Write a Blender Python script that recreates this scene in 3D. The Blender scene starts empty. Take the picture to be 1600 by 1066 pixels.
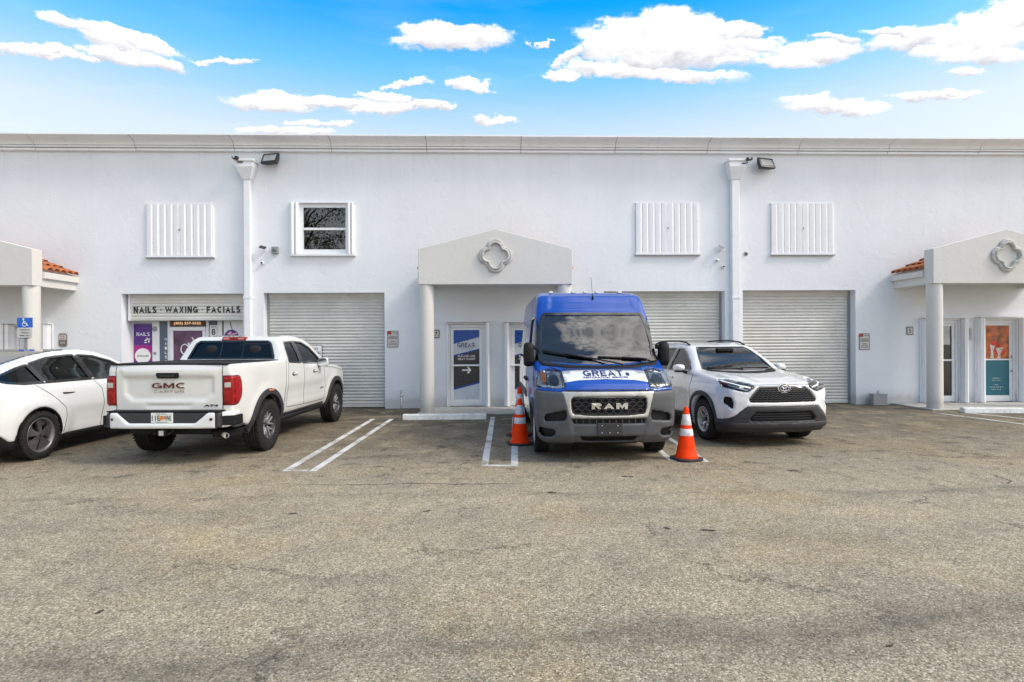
import bpy, bmesh, math, random
import numpy as np
from mathutils import Vector, Matrix
from mathutils.geometry import delaunay_2d_cdt
random.seed(7); RNG = np.random.default_rng(7)
S = bpy.context.scene
COL = S.collection
PI = math.pi
# ------------------------------------------------------------------ camera
CAMH = 1.72; FPX = 900.0
TH = math.radians(1.72); RO = 0.0052
cF = Vector((math.sin(TH), math.cos(TH), 0)); cR0 = Vector((math.cos(TH), -math.sin(TH), 0)); cU0 = Vector((0, 0, 1))
cR = cR0*math.cos(RO) - cU0*math.sin(RO); cU = cR0*math.sin(RO) + cU0*math.cos(RO)
cam = bpy.data.cameras.new('camera'); camo = bpy.data.objects.new('camera', cam); COL.objects.link(camo)
M3 = Matrix((cR, cU, -cF)).transposed().to_4x4(); M3.translation = Vector((0, 0, CAMH)); camo.matrix_world = M3
cam.sensor_width = 36; cam.lens = FPX/1600*36; cam.clip_end = 3000; cam.clip_start = 0.05
S.camera = camo
# ------------------------------------------------------------------ exposure
S.view_settings.view_transform = 'Standard'; S.view_settings.look = 'None'
S.view_settings.exposure = 0.88; S.view_settings.gamma = 1.0
S.view_settings.use_curve_mapping = False
S.cycles.max_bounces = 8; S.cycles.transparent_max_bounces = 12
S.cycles.sample_clamp_indirect = 4
# ------------------------------------------------------------------ sun
SUN_DIR = Vector((0.95, -0.34, 0.95)).normalized()      # towards the sun
sl = bpy.data.lights.new('sun', 'SUN'); sl.energy = 1.2; sl.angle = math.radians(13); sl.color = (1.0, 0.93, 0.84)
so = bpy.data.objects.new('sun', sl); COL.objects.link(so); so.rotation_euler = SUN_DIR.to_track_quat('Z', 'Y').to_euler(); so.location = (10, -5, 20)
# ------------------------------------------------------------------ helpers: nodes
def newmat(name):
    m = bpy.data.materials.new(name); m.use_nodes = True; nt = m.node_tree
    for n in list(nt.nodes): nt.nodes.remove(n)
    out = nt.nodes.new('ShaderNodeOutputMaterial'); return m, nt, out
def N(nt, typ, **kw):
    n = nt.nodes.new(typ)
    for k, v in kw.items():
        if k.startswith('i_'):
            key = k[2:]; key = int(key) if key.isdigit() else key.replace('_', ' ')
            n.inputs[key].default_value = v
        else: setattr(n, k, v)
    return n
def L(nt, a, ao, b, bi): nt.links.new(a.outputs[ao], b.inputs[bi])
def Mth(nt, op, a=None, b=None, clamp=False):
    n = nt.nodes.new('ShaderNodeMath'); n.operation = op; n.use_clamp = clamp
    for i, v in enumerate((a, b)):
        if v is None: continue
        if isinstance(v, (int, float)): n.inputs[i].default_value = v
        else: nt.links.new(v, n.inputs[i])
    return n.outputs[0]
def ramp(nt, fac, stops):
    n = nt.nodes.new('ShaderNodeValToRGB'); cr = n.color_ramp
    while len(cr.elements) > 1: cr.elements.remove(cr.elements[-1])
    for i, (p, c) in enumerate(stops):
        e = cr.elements[0] if i == 0 else cr.elements.new(p)
        e.position = p; e.color = (c[0], c[1], c[2], 1) if not isinstance(c, (int, float)) else (c, c, c, 1)
    nt.links.new(fac, n.inputs[0]); return n.outputs[0]
def mixc(nt, fac, a, b, mode='MIX'):
    n = nt.nodes.new('ShaderNodeMix'); n.data_type = 'RGBA'; n.blend_type = mode
    for i, v in ((0, fac), (6, a), (7, b)):
        if isinstance(v, (int, float)): n.inputs[i].default_value = v
        elif isinstance(v, tuple): n.inputs[i].default_value = (*v[:3], 1)
        else: nt.links.new(v, n.inputs[i])
    return n.outputs[2]
def pbr(name, col, rough=.5, metal=0, coat=0, var=.06, scale=6, bump=0, bscale=60, spec=.5, rvar=.08, emit=None):
    m, nt, out = newmat(name)
    b = N(nt, 'ShaderNodeBsdfPrincipled'); L(nt, b, 0, out, 0)
    tc = N(nt, 'ShaderNodeTexCoord'); nz = N(nt, 'ShaderNodeTexNoise', i_Scale=scale, i_Detail=5.0, i_Roughness=.6); L(nt, tc, 'Object', nz, 'Vector')
    lo = tuple(max(0, c*(1-var)) for c in col); hi = tuple(min(1, c*(1+var)) for c in col)
    nt.links.new(ramp(nt, nz.outputs[0], [(.3, lo), (.7, hi)]), b.inputs['Base Color'])
    nt.links.new(ramp(nt, nz.outputs[0], [(.3, max(0.02, rough-rvar)), (.7, min(1, rough+rvar))]), b.inputs['Roughness'])
    b.inputs['Metallic'].default_value = metal; b.inputs['Specular IOR Level'].default_value = spec
    if coat: b.inputs['Coat Weight'].default_value = coat; b.inputs['Coat Roughness'].default_value = .03
    if bump:
        n2 = N(nt, 'ShaderNodeTexNoise', i_Scale=bscale, i_Detail=4.0); L(nt, tc, 'Object', n2, 'Vector')
        bp = N(nt, 'ShaderNodeBump', i_Strength=bump, i_Distance=.01); L(nt, n2, 0, bp, 'Height'); L(nt, bp, 0, b, 'Normal')
    if emit: b.inputs['Emission Color'].default_value = (*emit[:3], 1); b.inputs['Emission Strength'].default_value = emit[3]
    return m
def glass(name, tint, refl=1.0, rough=0.0, ior=1.5):
    m, nt, out = newmat(name)
    t = N(nt, 'ShaderNodeBsdfTransparent'); t.inputs[0].default_value = (*tint, 1)
    g = N(nt, 'ShaderNodeBsdfGlossy'); g.inputs['Roughness'].default_value = rough; g.inputs[0].default_value = (refl, refl, refl, 1)
    fr = N(nt, 'ShaderNodeFresnel', i_IOR=ior)
    tc = N(nt, 'ShaderNodeTexCoord'); nz = N(nt, 'ShaderNodeTexNoise', i_Scale=3.0); L(nt, tc, 'Object', nz, 'Vector')
    bp = N(nt, 'ShaderNodeBump', i_Strength=.02, i_Distance=.02); L(nt, nz, 0, bp, 'Height'); L(nt, bp, 0, g, 'Normal')
    mx = N(nt, 'ShaderNodeMixShader'); L(nt, fr, 0, mx, 0); L(nt, t, 0, mx, 1); L(nt, g, 0, mx, 2); L(nt, mx, 0, out, 0)
    return m
# ------------------------------------------------------------------ helpers: pixel rays on real planes
WY = 14.9
def ray(px, py): return cF + cR*((px-800)/FPX) - cU*((py-533)/FPX)
def P(px, py, dy=0.0):
    r = ray(px, py); t = (WY-dy)/r.y; return (r.x*t, CAMH + r.z*t)
def PX(px, dy=0.0, py=533): return P(px, py, dy)[0]
def PZ(py, px=800, dy=0.0): return P(px, py, dy)[1]
def G(px, py, z=0.0):
    r = ray(px, py); t = (z-CAMH)/r.z; return Vector((r.x*t, r.y*t, z))
# ------------------------------------------------------------------ helpers: meshes
class MB:
    def __init__(s): s.v = []; s.f = []; s.sm = []
    def add(s, vs, fs, smooth=False):
        o = len(s.v); s.v += [tuple(map(float, v)) for v in vs]; s.f += [tuple(i+o for i in f) for f in fs]; s.sm += [smooth]*len(fs)
    def box(s, x0, x1, y0, y1, z0, z1, M=None):
        vs = [Vector((x, y, z)) for x in (x0, x1) for y in (y0, y1) for z in (z0, z1)]
        if M is not None: vs = [M @ v for v in vs]
        s.add(vs, [(0,1,3,2),(4,6,7,5),(0,4,5,1),(2,3,7,6),(0,2,6,4),(1,5,7,3)])
    def prism(s, poly, axis, a, b, smooth=False):
        # poly in the two other axes, extruded a..b along axis
        def mk(p, t): return {'x': (t, p[0], p[1]), 'y': (p[0], t, p[1]), 'z': (p[0], p[1], t)}[axis]
        n = len(poly); vs = [mk(p, a) for p in poly]+[mk(p, b) for p in poly]
        ar = sum(poly[i][0]*poly[(i+1) % n][1]-poly[(i+1) % n][0]*poly[i][1] for i in range(n))
        fl = (ar > 0) ^ (axis == 'y') ^ (a > b)
        f = [tuple(range(n))[::-1], tuple(range(n, 2*n))] if fl else [tuple(range(n)), tuple(range(n, 2*n))[::-1]]
        s.add(vs, f)
        sf = [((i, (i+1) % n, n+(i+1) % n, n+i) if fl else (i, n+i, n+(i+1) % n, (i+1) % n)) for i in range(n)]
        s.add(vs, sf, smooth)
    def tube(s, pts, r, n=10, caps=True, closed=False):
        pts = [Vector(p) for p in pts]; rs = r if isinstance(r, (list, tuple)) else [r]*len(pts)
        m = len(pts); vs = []; prev = None
        for i, p in enumerate(pts):
            if closed: t = pts[(i+1) % m]-pts[i-1]
            else: t = pts[min(i+1, m-1)]-pts[max(i-1, 0)]
            t.normalize()
            if prev is None:
                u = t.orthogonal().normalized()
            else:
                u = (prev - t*prev.dot(t)).normalized()
            prev = u; w = t.cross(u)
            vs += [p+(u*math.cos(2*PI*k/n)+w*math.sin(2*PI*k/n))*rs[i] for k in range(n)]
        fs = []
        for i in range(m if closed else m-1):
            j = (i+1) % m
            fs += [(i*n+k, i*n+(k+1) % n, j*n+(k+1) % n, j*n+k) for k in range(n)]
        s.add(vs, fs, True)
        if caps and not closed: s.add(vs[:n], [tuple(range(n))[::-1]]); s.add(vs[-n:], [tuple(range(n))])
    def lathe(s, prof, n=32, M=None, smooth=True):
        # prof: (r, h) list; axis z
        vs = []
        for r, h in prof:
            for k in range(n):
                v = Vector((r*math.cos(2*PI*k/n), r*math.sin(2*PI*k/n), h)); vs.append(M @ v if M is not None else v)
        fs = [(i*n+k, i*n+(k+1) % n, (i+1)*n+(k+1) % n, (i+1)*n+k) for i in range(len(prof)-1) for k in range(n)]
        s.add(vs, fs, smooth)
    def sweep(s, path, prof, closed=True, up=Vector((0, -1, 0)), smooth=True):
        # path 3D pts, prof list of (side, up) offsets
        m = len(path); k = len(prof); vs = []
        for i, p in enumerate(path):
            a = path[(i+1) % m] if (closed or i+1 < m) else path[i]; b = path[i-1] if (closed or i > 0) else path[i]
            t = (Vector(a)-Vector(b)).normalized(); sd = t.cross(up).normalized()
            vs += [Vector(p)+sd*q[0]+up*q[1] for q in prof]
        fs = []
        for i in range(m if closed else m-1):
            j = (i+1) % m
            fs += [(i*k+q, j*k+q, j*k+(q+1) % k, i*k+(q+1) % k) for q in range(k)]
        s.add(vs, fs, smooth)
    def build(s, name, mat, parent=None, bevel=0, fixn=True):
        me = bpy.data.meshes.new(name); me.from_pydata(s.v, [], s.f); 
        me.polygons.foreach_set('use_smooth', s.sm); me.materials.append(mat)
        if fixn:
            bm = bmesh.new(); bm.from_mesh(me); bmesh.ops.remove_doubles(bm, verts=bm.verts, dist=1e-5); bmesh.ops.recalc_face_normals(bm, faces=bm.faces); bm.to_mesh(me); bm.free()
        me.update()
        return link(name, me, parent, bevel)
def link(name, me, parent=None, bevel=0):
    o = bpy.data.objects.new(name, me); COL.objects.link(o)
    if parent is not None: o.parent = parent
    if bevel:
        b = o.modifiers.new('bevel', 'BEVEL'); b.width = bevel; b.segments = 2; b.limit_method = 'ANGLE'; b.angle_limit = math.radians(40); b.harden_normals = False
    return o
def tag(o, label=None, cat=None, group=None, kind=None):
    if label: o['label'] = label
    if cat: o['category'] = cat
    if group: o['group'] = group
    if kind: o['kind'] = kind
    return o
def empty(name, loc, rz=0, label=None, cat=None, group=None):
    o = bpy.data.objects.new(name, None); COL.objects.link(o); o.location = loc; o.rotation_euler = (0, 0, rz); o.empty_display_size = .2
    return tag(o, label, cat, group)
def bx(name, mat, parent, *a, bevel=0):
    m = MB(); m.box(*a); return m.build(name, mat, parent, bevel)
_tc = {}
def text_geo(txt, size, bold=0.0, depth=0.0, sx=1.0, spacing=1.0, res=3):
    """verts, faces of a text in local (x right, y up, z toward viewer), centred"""
    cu = bpy.data.curves.new('t', 'FONT'); cu.body = txt; cu.size = size; cu.offset = bold*size; cu.extrude = depth
    cu.align_x = 'CENTER'; cu.align_y = 'CENTER'; cu.space_character = spacing; cu.resolution_u = res
    o = bpy.data.objects.new('t', cu); COL.objects.link(o)
    dg = bpy.context.evaluated_depsgraph_get(); me = bpy.data.meshes.new_from_object(o.evaluated_get(dg))
    vs = [(v.co.x*sx, v.co.y, v.co.z) for v in me.vertices]; fs = [tuple(p.vertices) for p in me.polygons]
    bpy.data.objects.remove(o); bpy.data.curves.remove(cu); bpy.data.meshes.remove(me)
    if vs:
        cx = (max(v[0] for v in vs)+min(v[0] for v in vs))/2; cy = (max(v[1] for v in vs)+min(v[1] for v in vs))/2
        vs = [(x-cx, y-cy, z) for x, y, z in vs]
    return vs, fs
def fit_text(txt, w, h, bold=0.0, depth=0.0, spacing=1.0):
    vs, fs = text_geo(txt, 1.0, bold, depth, spacing=spacing)
    ww = max(v[0] for v in vs)-min(v[0] for v in vs); hh = max(v[1] for v in vs)-min(v[1] for v in vs)
    return [(x*w/ww, y*h/hh, z) for x, y, z in vs], fs
GL = {}
def _arc(cx, cy, rx, ry, a0, a1, n=12): return [(cx+rx*math.cos(math.radians(a0+(a1-a0)*k/n)), cy+ry*math.sin(math.radians(a0+(a1-a0)*k/n))) for k in range(n+1)]
def glyph(ch, t):
    h = t/2; i = 1-h
    g = {'A': (.95, [[(h*.9, 0), (.475, 1-h*.2), (.95-h*.9, 0)], [(.24, .32), (.71, .32)]]),
     'C': (.88, [_arc(.47, .5, .47-h, .5-h, 48, 312)]), 'G': (.95, [_arc(.48, .5, .48-h, .5-h, 48, 322)+[(.95-h, .16), (.95-h, .45)], [(.52, .45), (.95, .45)]]),
     'O': (.98, [_arc(.49, .5, .49-h, .5-h, 0, 360, 20)]), 'E': (.72, [[(.72, i), (h, i), (h, h), (.72, h)], [(t, .51), (.66, .51)]]), 'F': (.68, [[(.68, i), (h, i), (h, 0)], [(t, .49), (.60, .49)]]),
     'I': (t, [[(h, 0), (h, 1)]]), 'L': (.66, [[(h, 1), (h, h), (.66, h)]]), 'T': (.80, [[(0, i), (.80, i)], [(.40, 1-t), (.40, 0)]]),
     'N': (.84, [[(h, 0), (h, 1)], [(.84-h, 0), (.84-h, 1)], [(h*1.6, 1-h*.7), (.84-h*1.6, h*.7)]]),
     'M': (1.02, [[(h, 0), (h, 1)], [(1.02-h, 0), (1.02-h, 1)], [(h*1.5, 1-h*.7), (.51, .22), (1.02-h*1.5, 1-h*.7)]]),
     'R': (.86, [[(h, 0), (h, i), (.50, i)]+_arc(.54, .72, .32-h, .28-h, 90, -90, 8)[1:]+[(t, .44+h)], [(.48, .44), (.86-h*1.1, 0)]]),
     'S': (.80, [_arc(.40, .745, .37-h, .255-h*.75, 20, 270, 10)+_arc(.40, .255, .40-h, .255-h*.75, 90, -160, 10)[1:]]),
     'W': (1.30, [[(h*.9, 1), (.34, h*.4), (.65, .86), (.96, h*.4), (1.30-h*.9, 1)]]), 'X': (.88, [[(h, 0), (.88-h, 1)], [(h, 1), (.88-h, 0)]]),
     'Y': (.88, [[(h*.8, 1), (.44, .42), (.88-h*.8, 1)], [(.44, .42), (.44, 0)]]), 'P': (.78, [[(h, 0), (h, i), (.46, i)]+_arc(.48, .70, .30-h, .30-h, 90, -90, 8)[1:]+[(t, .40+h)]]),
     'U': (.84, [[(h, 1), (h, .35)]+_arc(.42, .36, .42-h, .36-h, 180, 360, 10)+[(.84-h, 1)]]), 'D': (.86, [[(h, h), (h, i), (.40, i)]+_arc(.44, .5, .42-h, .5-h, 90, -90, 10)+[(h, h)]]),
     '·': (.2, [[(.03, .5), (.17, .5)]]), ' ': (.30, [])}
    return g.get(ch, (.5, []))
def block_geo(txt, w_, h_, t=.2, gap=.16):
    """heavy sans letters from mitred strokes; centred, flat"""
    x = 0; V_ = []; F_ = []; lay = 0
    for ch in txt:
        gw, sts = glyph(ch, t)
        for si, st in enumerate(sts):
            n = len(st); L_, R_ = [], []
            for i in range(n):
                p = Vector(st[i]); a = (p-Vector(st[i-1])).normalized() if i else None; b = (Vector(st[i+1])-p).normalized() if i < n-1 else None
                a = a or b; b = b or a; m = Vector((-(a+b).y, (a+b).x))
                m = m.normalized() if m.length > 1e-4 else Vector((-a.y, a.x)); k = 1/max(.45, m.dot(Vector((-a.y, a.x))))
                L_.append(p+m*t/2*k); R_.append(p-m*t/2*k)
            o = len(V_); V_ += [(q.x+x, min(1, max(0, q.y)), si*1.0) for q in L_]+[(q.x+x, min(1, max(0, q.y)), si*1.0) for q in R_]
            F_ += [(o+i, o+n+i, o+n+i+1, o+i+1) for i in range(n-1)]
        x += gw+gap
    x -= gap
    return [((a/x-.5)*w_, (b-.5)*h_, c*.0004) for a, b, c in V_], F_
def wall_block(mb, txt, cx, cz, y, w_, h_, t=.2, gap=.16):
    vs, fs = block_geo(txt, w_, h_, t, gap); mb.add([(cx+a, y-c, cz+b) for a, b, c in vs], fs)
def wall_text(mb, txt, cx, cz, y, w, h, bold=0.01, spacing=1.0):
    """lettering facing -y, centred at (cx, cz) on plane y"""
    vs, fs = fit_text(txt, w, h, bold, 0, spacing)
    mb.add([(cx+a, y, cz+b) for a, b, c in vs], fs)
# ------------------------------------------------------------------ world: sky and clouds
w = bpy.data.worlds.new('World'); S.world = w; w.use_nodes = True
nt = w.node_tree
for n in list(nt.nodes): nt.nodes.remove(n)
wo = N(nt, 'ShaderNodeOutputWorld'); bg = N(nt, 'ShaderNodeBackground'); L(nt, bg, 0, wo, 0)
sky = N(nt, 'ShaderNodeTexSky'); sky.sky_type = 'NISHITA'; sky.sun_disc = False
sky.sun_elevation = math.asin(SUN_DIR.z); sky.sun_rotation = math.atan2(SUN_DIR.x, SUN_DIR.y)
sky.air_density = 1.0; sky.dust_density = .6; sky.ozone_density = 2.0
tc = N(nt, 'ShaderNodeTexCoord'); sep = N(nt, 'ShaderNodeSeparateXYZ'); L(nt, tc, 'Generated', sep, 0)
X, Y, Z = sep.outputs
yy = Mth(nt, 'MAXIMUM', Y, 0.15)
U = Mth(nt, 'DIVIDE', X, yy); V = Mth(nt, 'DIVIDE', Z, yy)
# warp
nzv = N(nt, 'ShaderNodeTexNoise', i_Scale=15.0, i_Detail=9.0, i_Roughness=.68); nzv.noise_dimensions = '3D'
mp = N(nt, 'ShaderNodeMapping'); mp.inputs['Scale'].default_value = (1, 1, 1.9); L(nt, tc, 'Generated', mp, 0); L(nt, mp, 0, nzv, 'Vector')
sc = N(nt, 'ShaderNodeSeparateColor'); L(nt, nzv, 'Color', sc, 0)
Uw = Mth(nt, 'ADD', U, Mth(nt, 'MULTIPLY', Mth(nt, 'SUBTRACT', sc.outputs[0], .5), .13))
Vw = Mth(nt, 'ADD', V, Mth(nt, 'MULTIPLY', Mth(nt, 'SUBTRACT', sc.outputs[1], .5), .055))
# clouds: (px, py, half width, half height, tilt)
CL = [(100,32,32,10,.25),(150,46,50,10,.3),(215,68,60,11,.25),(175,66,50,10,.3),(205,92,70,10,.18),(62,80,50,8,.1),(110,90,30,5,.1),
      (705,50,70,12,.05),(712,62,88,14,-.02),
      (430,160,68,11,.05),(520,162,75,7,.05),(608,153,40,6,.05),(605,170,55,8,-.05),(670,166,30,5,0),(735,132,36,7,.1),(640,134,30,4,-.2),(775,189,32,6,.05),(440,206,60,5,0),(495,194,50,4,0),
      (1030,52,95,26,-.05),(1060,74,125,26,.05),(985,76,70,28,.1),(1010,112,120,10,.08),(880,116,26,8,-.1),(1150,50,45,10,-.1),(1140,70,50,9,0),(1190,70,40,9,0),(1265,84,62,14,-.1),(1235,94,50,9,0),(1140,94,30,6,0),(1300,60,30,5,.1),
      (1460,58,105,16,-.12),(1540,58,90,28,-.15),(1590,26,60,26,-.4),(1530,86,90,12,0),(1400,52,50,6,.1),
      (1310,166,80,11,.07),(1275,160,40,9,.0),(1440,150,50,6,0),(1500,146,30,4,0),(1510,112,22,5,0),(885,88,20,7,-.5),(850,64,10,4,0),(345,96,45,4,0)]
mask = None; rel = None
for (px, py, a, b, tl) in CL:
    r = ray(px, py); u0 = r.x/r.y; v0 = r.z/r.y; a_ = a/FPX*1.12; b_ = b/FPX*1.25
    du = Mth(nt, 'SUBTRACT', Uw, u0); dv = Mth(nt, 'ADD', Mth(nt, 'SUBTRACT', Vw, v0), Mth(nt, 'MULTIPLY', du, tl))
    e = Mth(nt, 'ADD', Mth(nt, 'POWER', Mth(nt, 'ABSOLUTE', Mth(nt, 'DIVIDE', du, a_)), 2.0), Mth(nt, 'POWER', Mth(nt, 'ABSOLUTE', Mth(nt, 'DIVIDE', dv, b_)), 2.0))
    d = Mth(nt, 'SUBTRACT', 1.0, e)
    rl = Mth(nt, 'DIVIDE', dv, b_)
    if mask is None: mask = d; rel = rl
    else:
        gt = Mth(nt, 'GREATER_THAN', d, mask); rel = Mth(nt, 'ADD', Mth(nt, 'MULTIPLY', rel, Mth(nt, 'SUBTRACT', 1.0, gt)), Mth(nt, 'MULTIPLY', rl, gt)); mask = Mth(nt, 'MAXIMUM', mask, d)
dens = Mth(nt, 'MAXIMUM', mask, -1.0)
n5 = N(nt, 'ShaderNodeTexNoise', i_Scale=34.0, i_Detail=10.0, i_Roughness=.66); mp5 = N(nt, 'ShaderNodeMapping'); mp5.inputs['Scale'].default_value = (1, 1, 2.0); L(nt, tc, 'Generated', mp5, 0); L(nt, mp5, 0, n5, 'Vector')
dens = Mth(nt, 'ADD', dens, Mth(nt, 'MULTIPLY', Mth(nt, 'SUBTRACT', n5.outputs[0], .49), 2.5))
m_front = ramp(nt, Mth(nt, 'ADD', Mth(nt, 'MULTIPLY', dens, .5), .5), [(.26, 0.0), (.42, .20), (.56, .78), (.76, 1.0)])
front_ok = ramp(nt, Y, [(.25, 0.0), (.45, 1.0)])
# thin streaks everywhere + banks elsewhere in the dome
mp2 = N(nt, 'ShaderNodeMapping'); mp2.inputs['Scale'].default_value = (1.2, 1.2, 3.2); mp2.inputs['Location'].default_value = (3.1, 1.4, .3); L(nt, tc, 'Generated', mp2, 0)
n3 = N(nt, 'ShaderNodeTexNoise', i_Scale=4.2, i_Detail=10.0, i_Roughness=.66); L(nt, mp2, 0, n3, 'Vector')
m_back = ramp(nt, Mth(nt, 'ADD', n3.outputs[0], Mth(nt, 'MULTIPLY', Mth(nt, 'SUBTRACT', X, .10), .8)), [(.43, 0.0), (.50, .5), (.60, 1.0)])
mp3 = N(nt, 'ShaderNodeMapping'); mp3.inputs['Scale'].default_value = (1, 1, 6.0); mp3.inputs['Rotation'].default_value = (0, .12, 0); L(nt, tc, 'Generated', mp3, 0)
n4 = N(nt, 'ShaderNodeTexNoise', i_Scale=3.0, i_Detail=5.0, i_Roughness=.55); L(nt, mp3, 0, n4, 'Vector')
m_thin = Mth(nt, 'MULTIPLY', ramp(nt, n4.outputs[0], [(.48, 0.0), (.78, 1.0)]), .08)
inv = Mth(nt, 'SUBTRACT', 1.0, front_ok)
m_all = Mth(nt, 'MAXIMUM', Mth(nt, 'MULTIPLY', m_front, front_ok), Mth(nt, 'MAXIMUM', m_thin, Mth(nt, 'MULTIPLY', m_back, inv)))
# colour of clear sky: Nishita graded with elevation
el = Mth(nt, 'ARCSINE', Z)
tint = ramp(nt, Mth(nt, 'DIVIDE', el, PI/2), [(0.0, (2.4, 1.7, 1.25)), (.205, (2.45, 1.80, 1.28)), (.225, (2.1, 1.80, 1.42)), (.25, (1.45, 1.72, 1.55)), (.28, (.85, 1.58, 1.72)), (.33, (.0, 1.12, 1.9)), (.40, (.5, 1.2, 1.6)), (.55, (.9, 1.1, 1.25)), (1.0, (1.0, 1.1, 1.15))])
skyc = mixc(nt, 1.0, sky.outputs[0], tint, 'MULTIPLY')
haze_ramp = ramp(nt, Mth(nt, 'DIVIDE', el, PI/2), [(0.0, (5.4, 5.5, 5.7)), (.205, (4.0, 4.75, 5.5)), (.235, (2.7, 4.2, 5.5)), (.275, (1.0, 3.5, 5.6)), (.335, (.0, 2.3, 5.8)), (.42, (1.3, 2.6, 4.3)), (1.0, (1.5, 2.3, 3.6))])
skyc = mixc(nt, .65, skyc, haze_ramp)
# cloud colour: bright tops, soft lilac grey bases
shade = ramp(nt, Mth(nt, 'ADD', Mth(nt, 'MULTIPLY', rel, -.35), Mth(nt, 'MULTIPLY', n5.outputs[0], 1.0)), [(.42, (7.2, 7.1, 7.1)), (.62, (5.3, 5.25, 5.4)), (.86, (3.9, 3.9, 4.25))])
shade2 = mixc(nt, inv, shade, ramp(nt, n3.outputs[0], [(.36, (6.5, 6.4, 6.5)), (.58, (14.0, 13.6, 13.2))]))  # unseen clouds behind the camera, brightened as added fill for the facade
allc = mixc(nt, m_all, skyc, shade2)
nt.links.new(allc, bg.inputs[0]); bg.inputs[1].default_value = 0.10
# ================================================================== materials of the setting
def stucco_mat(name, col, stain=.08):
    m, nt, out = newmat(name); b = N(nt, 'ShaderNodeBsdfPrincipled'); L(nt, b, 0, out, 0)
    tc = N(nt, 'ShaderNodeTexCoord')
    n1 = N(nt, 'ShaderNodeTexNoise', i_Scale=.55, i_Detail=7.0, i_Roughness=.62); L(nt, tc, 'Object', n1, 'Vector')
    mp = N(nt, 'ShaderNodeMapping'); mp.inputs['Scale'].default_value = (5, 1, .35); L(nt, tc, 'Object', mp, 0)
    n2 = N(nt, 'ShaderNodeTexNoise', i_Scale=1.0, i_Detail=6.0, i_Roughness=.7); L(nt, mp, 0, n2, 'Vector')
    c1 = ramp(nt, n1.outputs[0], [(.3, tuple(c*(1-stain) for c in col)), (.62, col)])
    c2 = mixc(nt, ramp(nt, n2.outputs[0], [(.52, 0.0), (.84, .14)]), c1, tuple(c*f for c, f in zip(col, (.80, .80, .78))))
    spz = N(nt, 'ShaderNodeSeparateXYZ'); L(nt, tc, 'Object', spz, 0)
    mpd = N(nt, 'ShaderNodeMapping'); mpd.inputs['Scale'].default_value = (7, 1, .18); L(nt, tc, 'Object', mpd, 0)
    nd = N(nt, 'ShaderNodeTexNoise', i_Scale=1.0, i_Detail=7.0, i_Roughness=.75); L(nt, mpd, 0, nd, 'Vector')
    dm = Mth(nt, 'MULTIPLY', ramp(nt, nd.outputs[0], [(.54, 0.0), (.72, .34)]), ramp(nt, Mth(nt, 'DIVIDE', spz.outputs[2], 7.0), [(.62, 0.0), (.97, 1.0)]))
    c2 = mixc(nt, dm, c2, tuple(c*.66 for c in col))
    # grime close to the ground
    sp = N(nt, 'ShaderNodeSeparateXYZ'); L(nt, tc, 'Object', sp, 0)
    n5 = N(nt, 'ShaderNodeTexNoise', i_Scale=4.0, i_Detail=6.0, i_Roughness=.7); L(nt, tc, 'Object', n5, 'Vector')
    hh = Mth(nt, 'ADD', sp.outputs[2], Mth(nt, 'MULTIPLY', n5.outputs[0], -.35))
    g = ramp(nt, hh, [(.0, .55), (.12, .18), (.30, 0.0)])
    c3 = mixc(nt, g, c2, (.36, .35, .32))
    nt.links.new(c3, b.inputs['Base Color']); b.inputs['Roughness'].default_value = .85; b.inputs['Specular IOR Level'].default_value = .3
    v = N(nt, 'ShaderNodeTexNoise', i_Scale=9.0, i_Detail=8.0, i_Roughness=.72); L(nt, tc, 'Object', v, 'Vector')
    v2 = N(nt, 'ShaderNodeTexNoise', i_Scale=1.7, i_Detail=5.0, i_Roughness=.6); L(nt, tc, 'Object', v2, 'Vector')
    sm = Mth(nt, 'ADD', v.outputs[0], Mth(nt, 'MULTIPLY', ramp(nt, v2.outputs[0], [(.56, 0.0), (.60, 1.0)]), .28))
    bp = N(nt, 'ShaderNodeBump', i_Strength=.26, i_Distance=.025); nt.links.new(sm, bp.inputs['Height']); L(nt, bp, 0, b, 'Normal')
    return m
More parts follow.
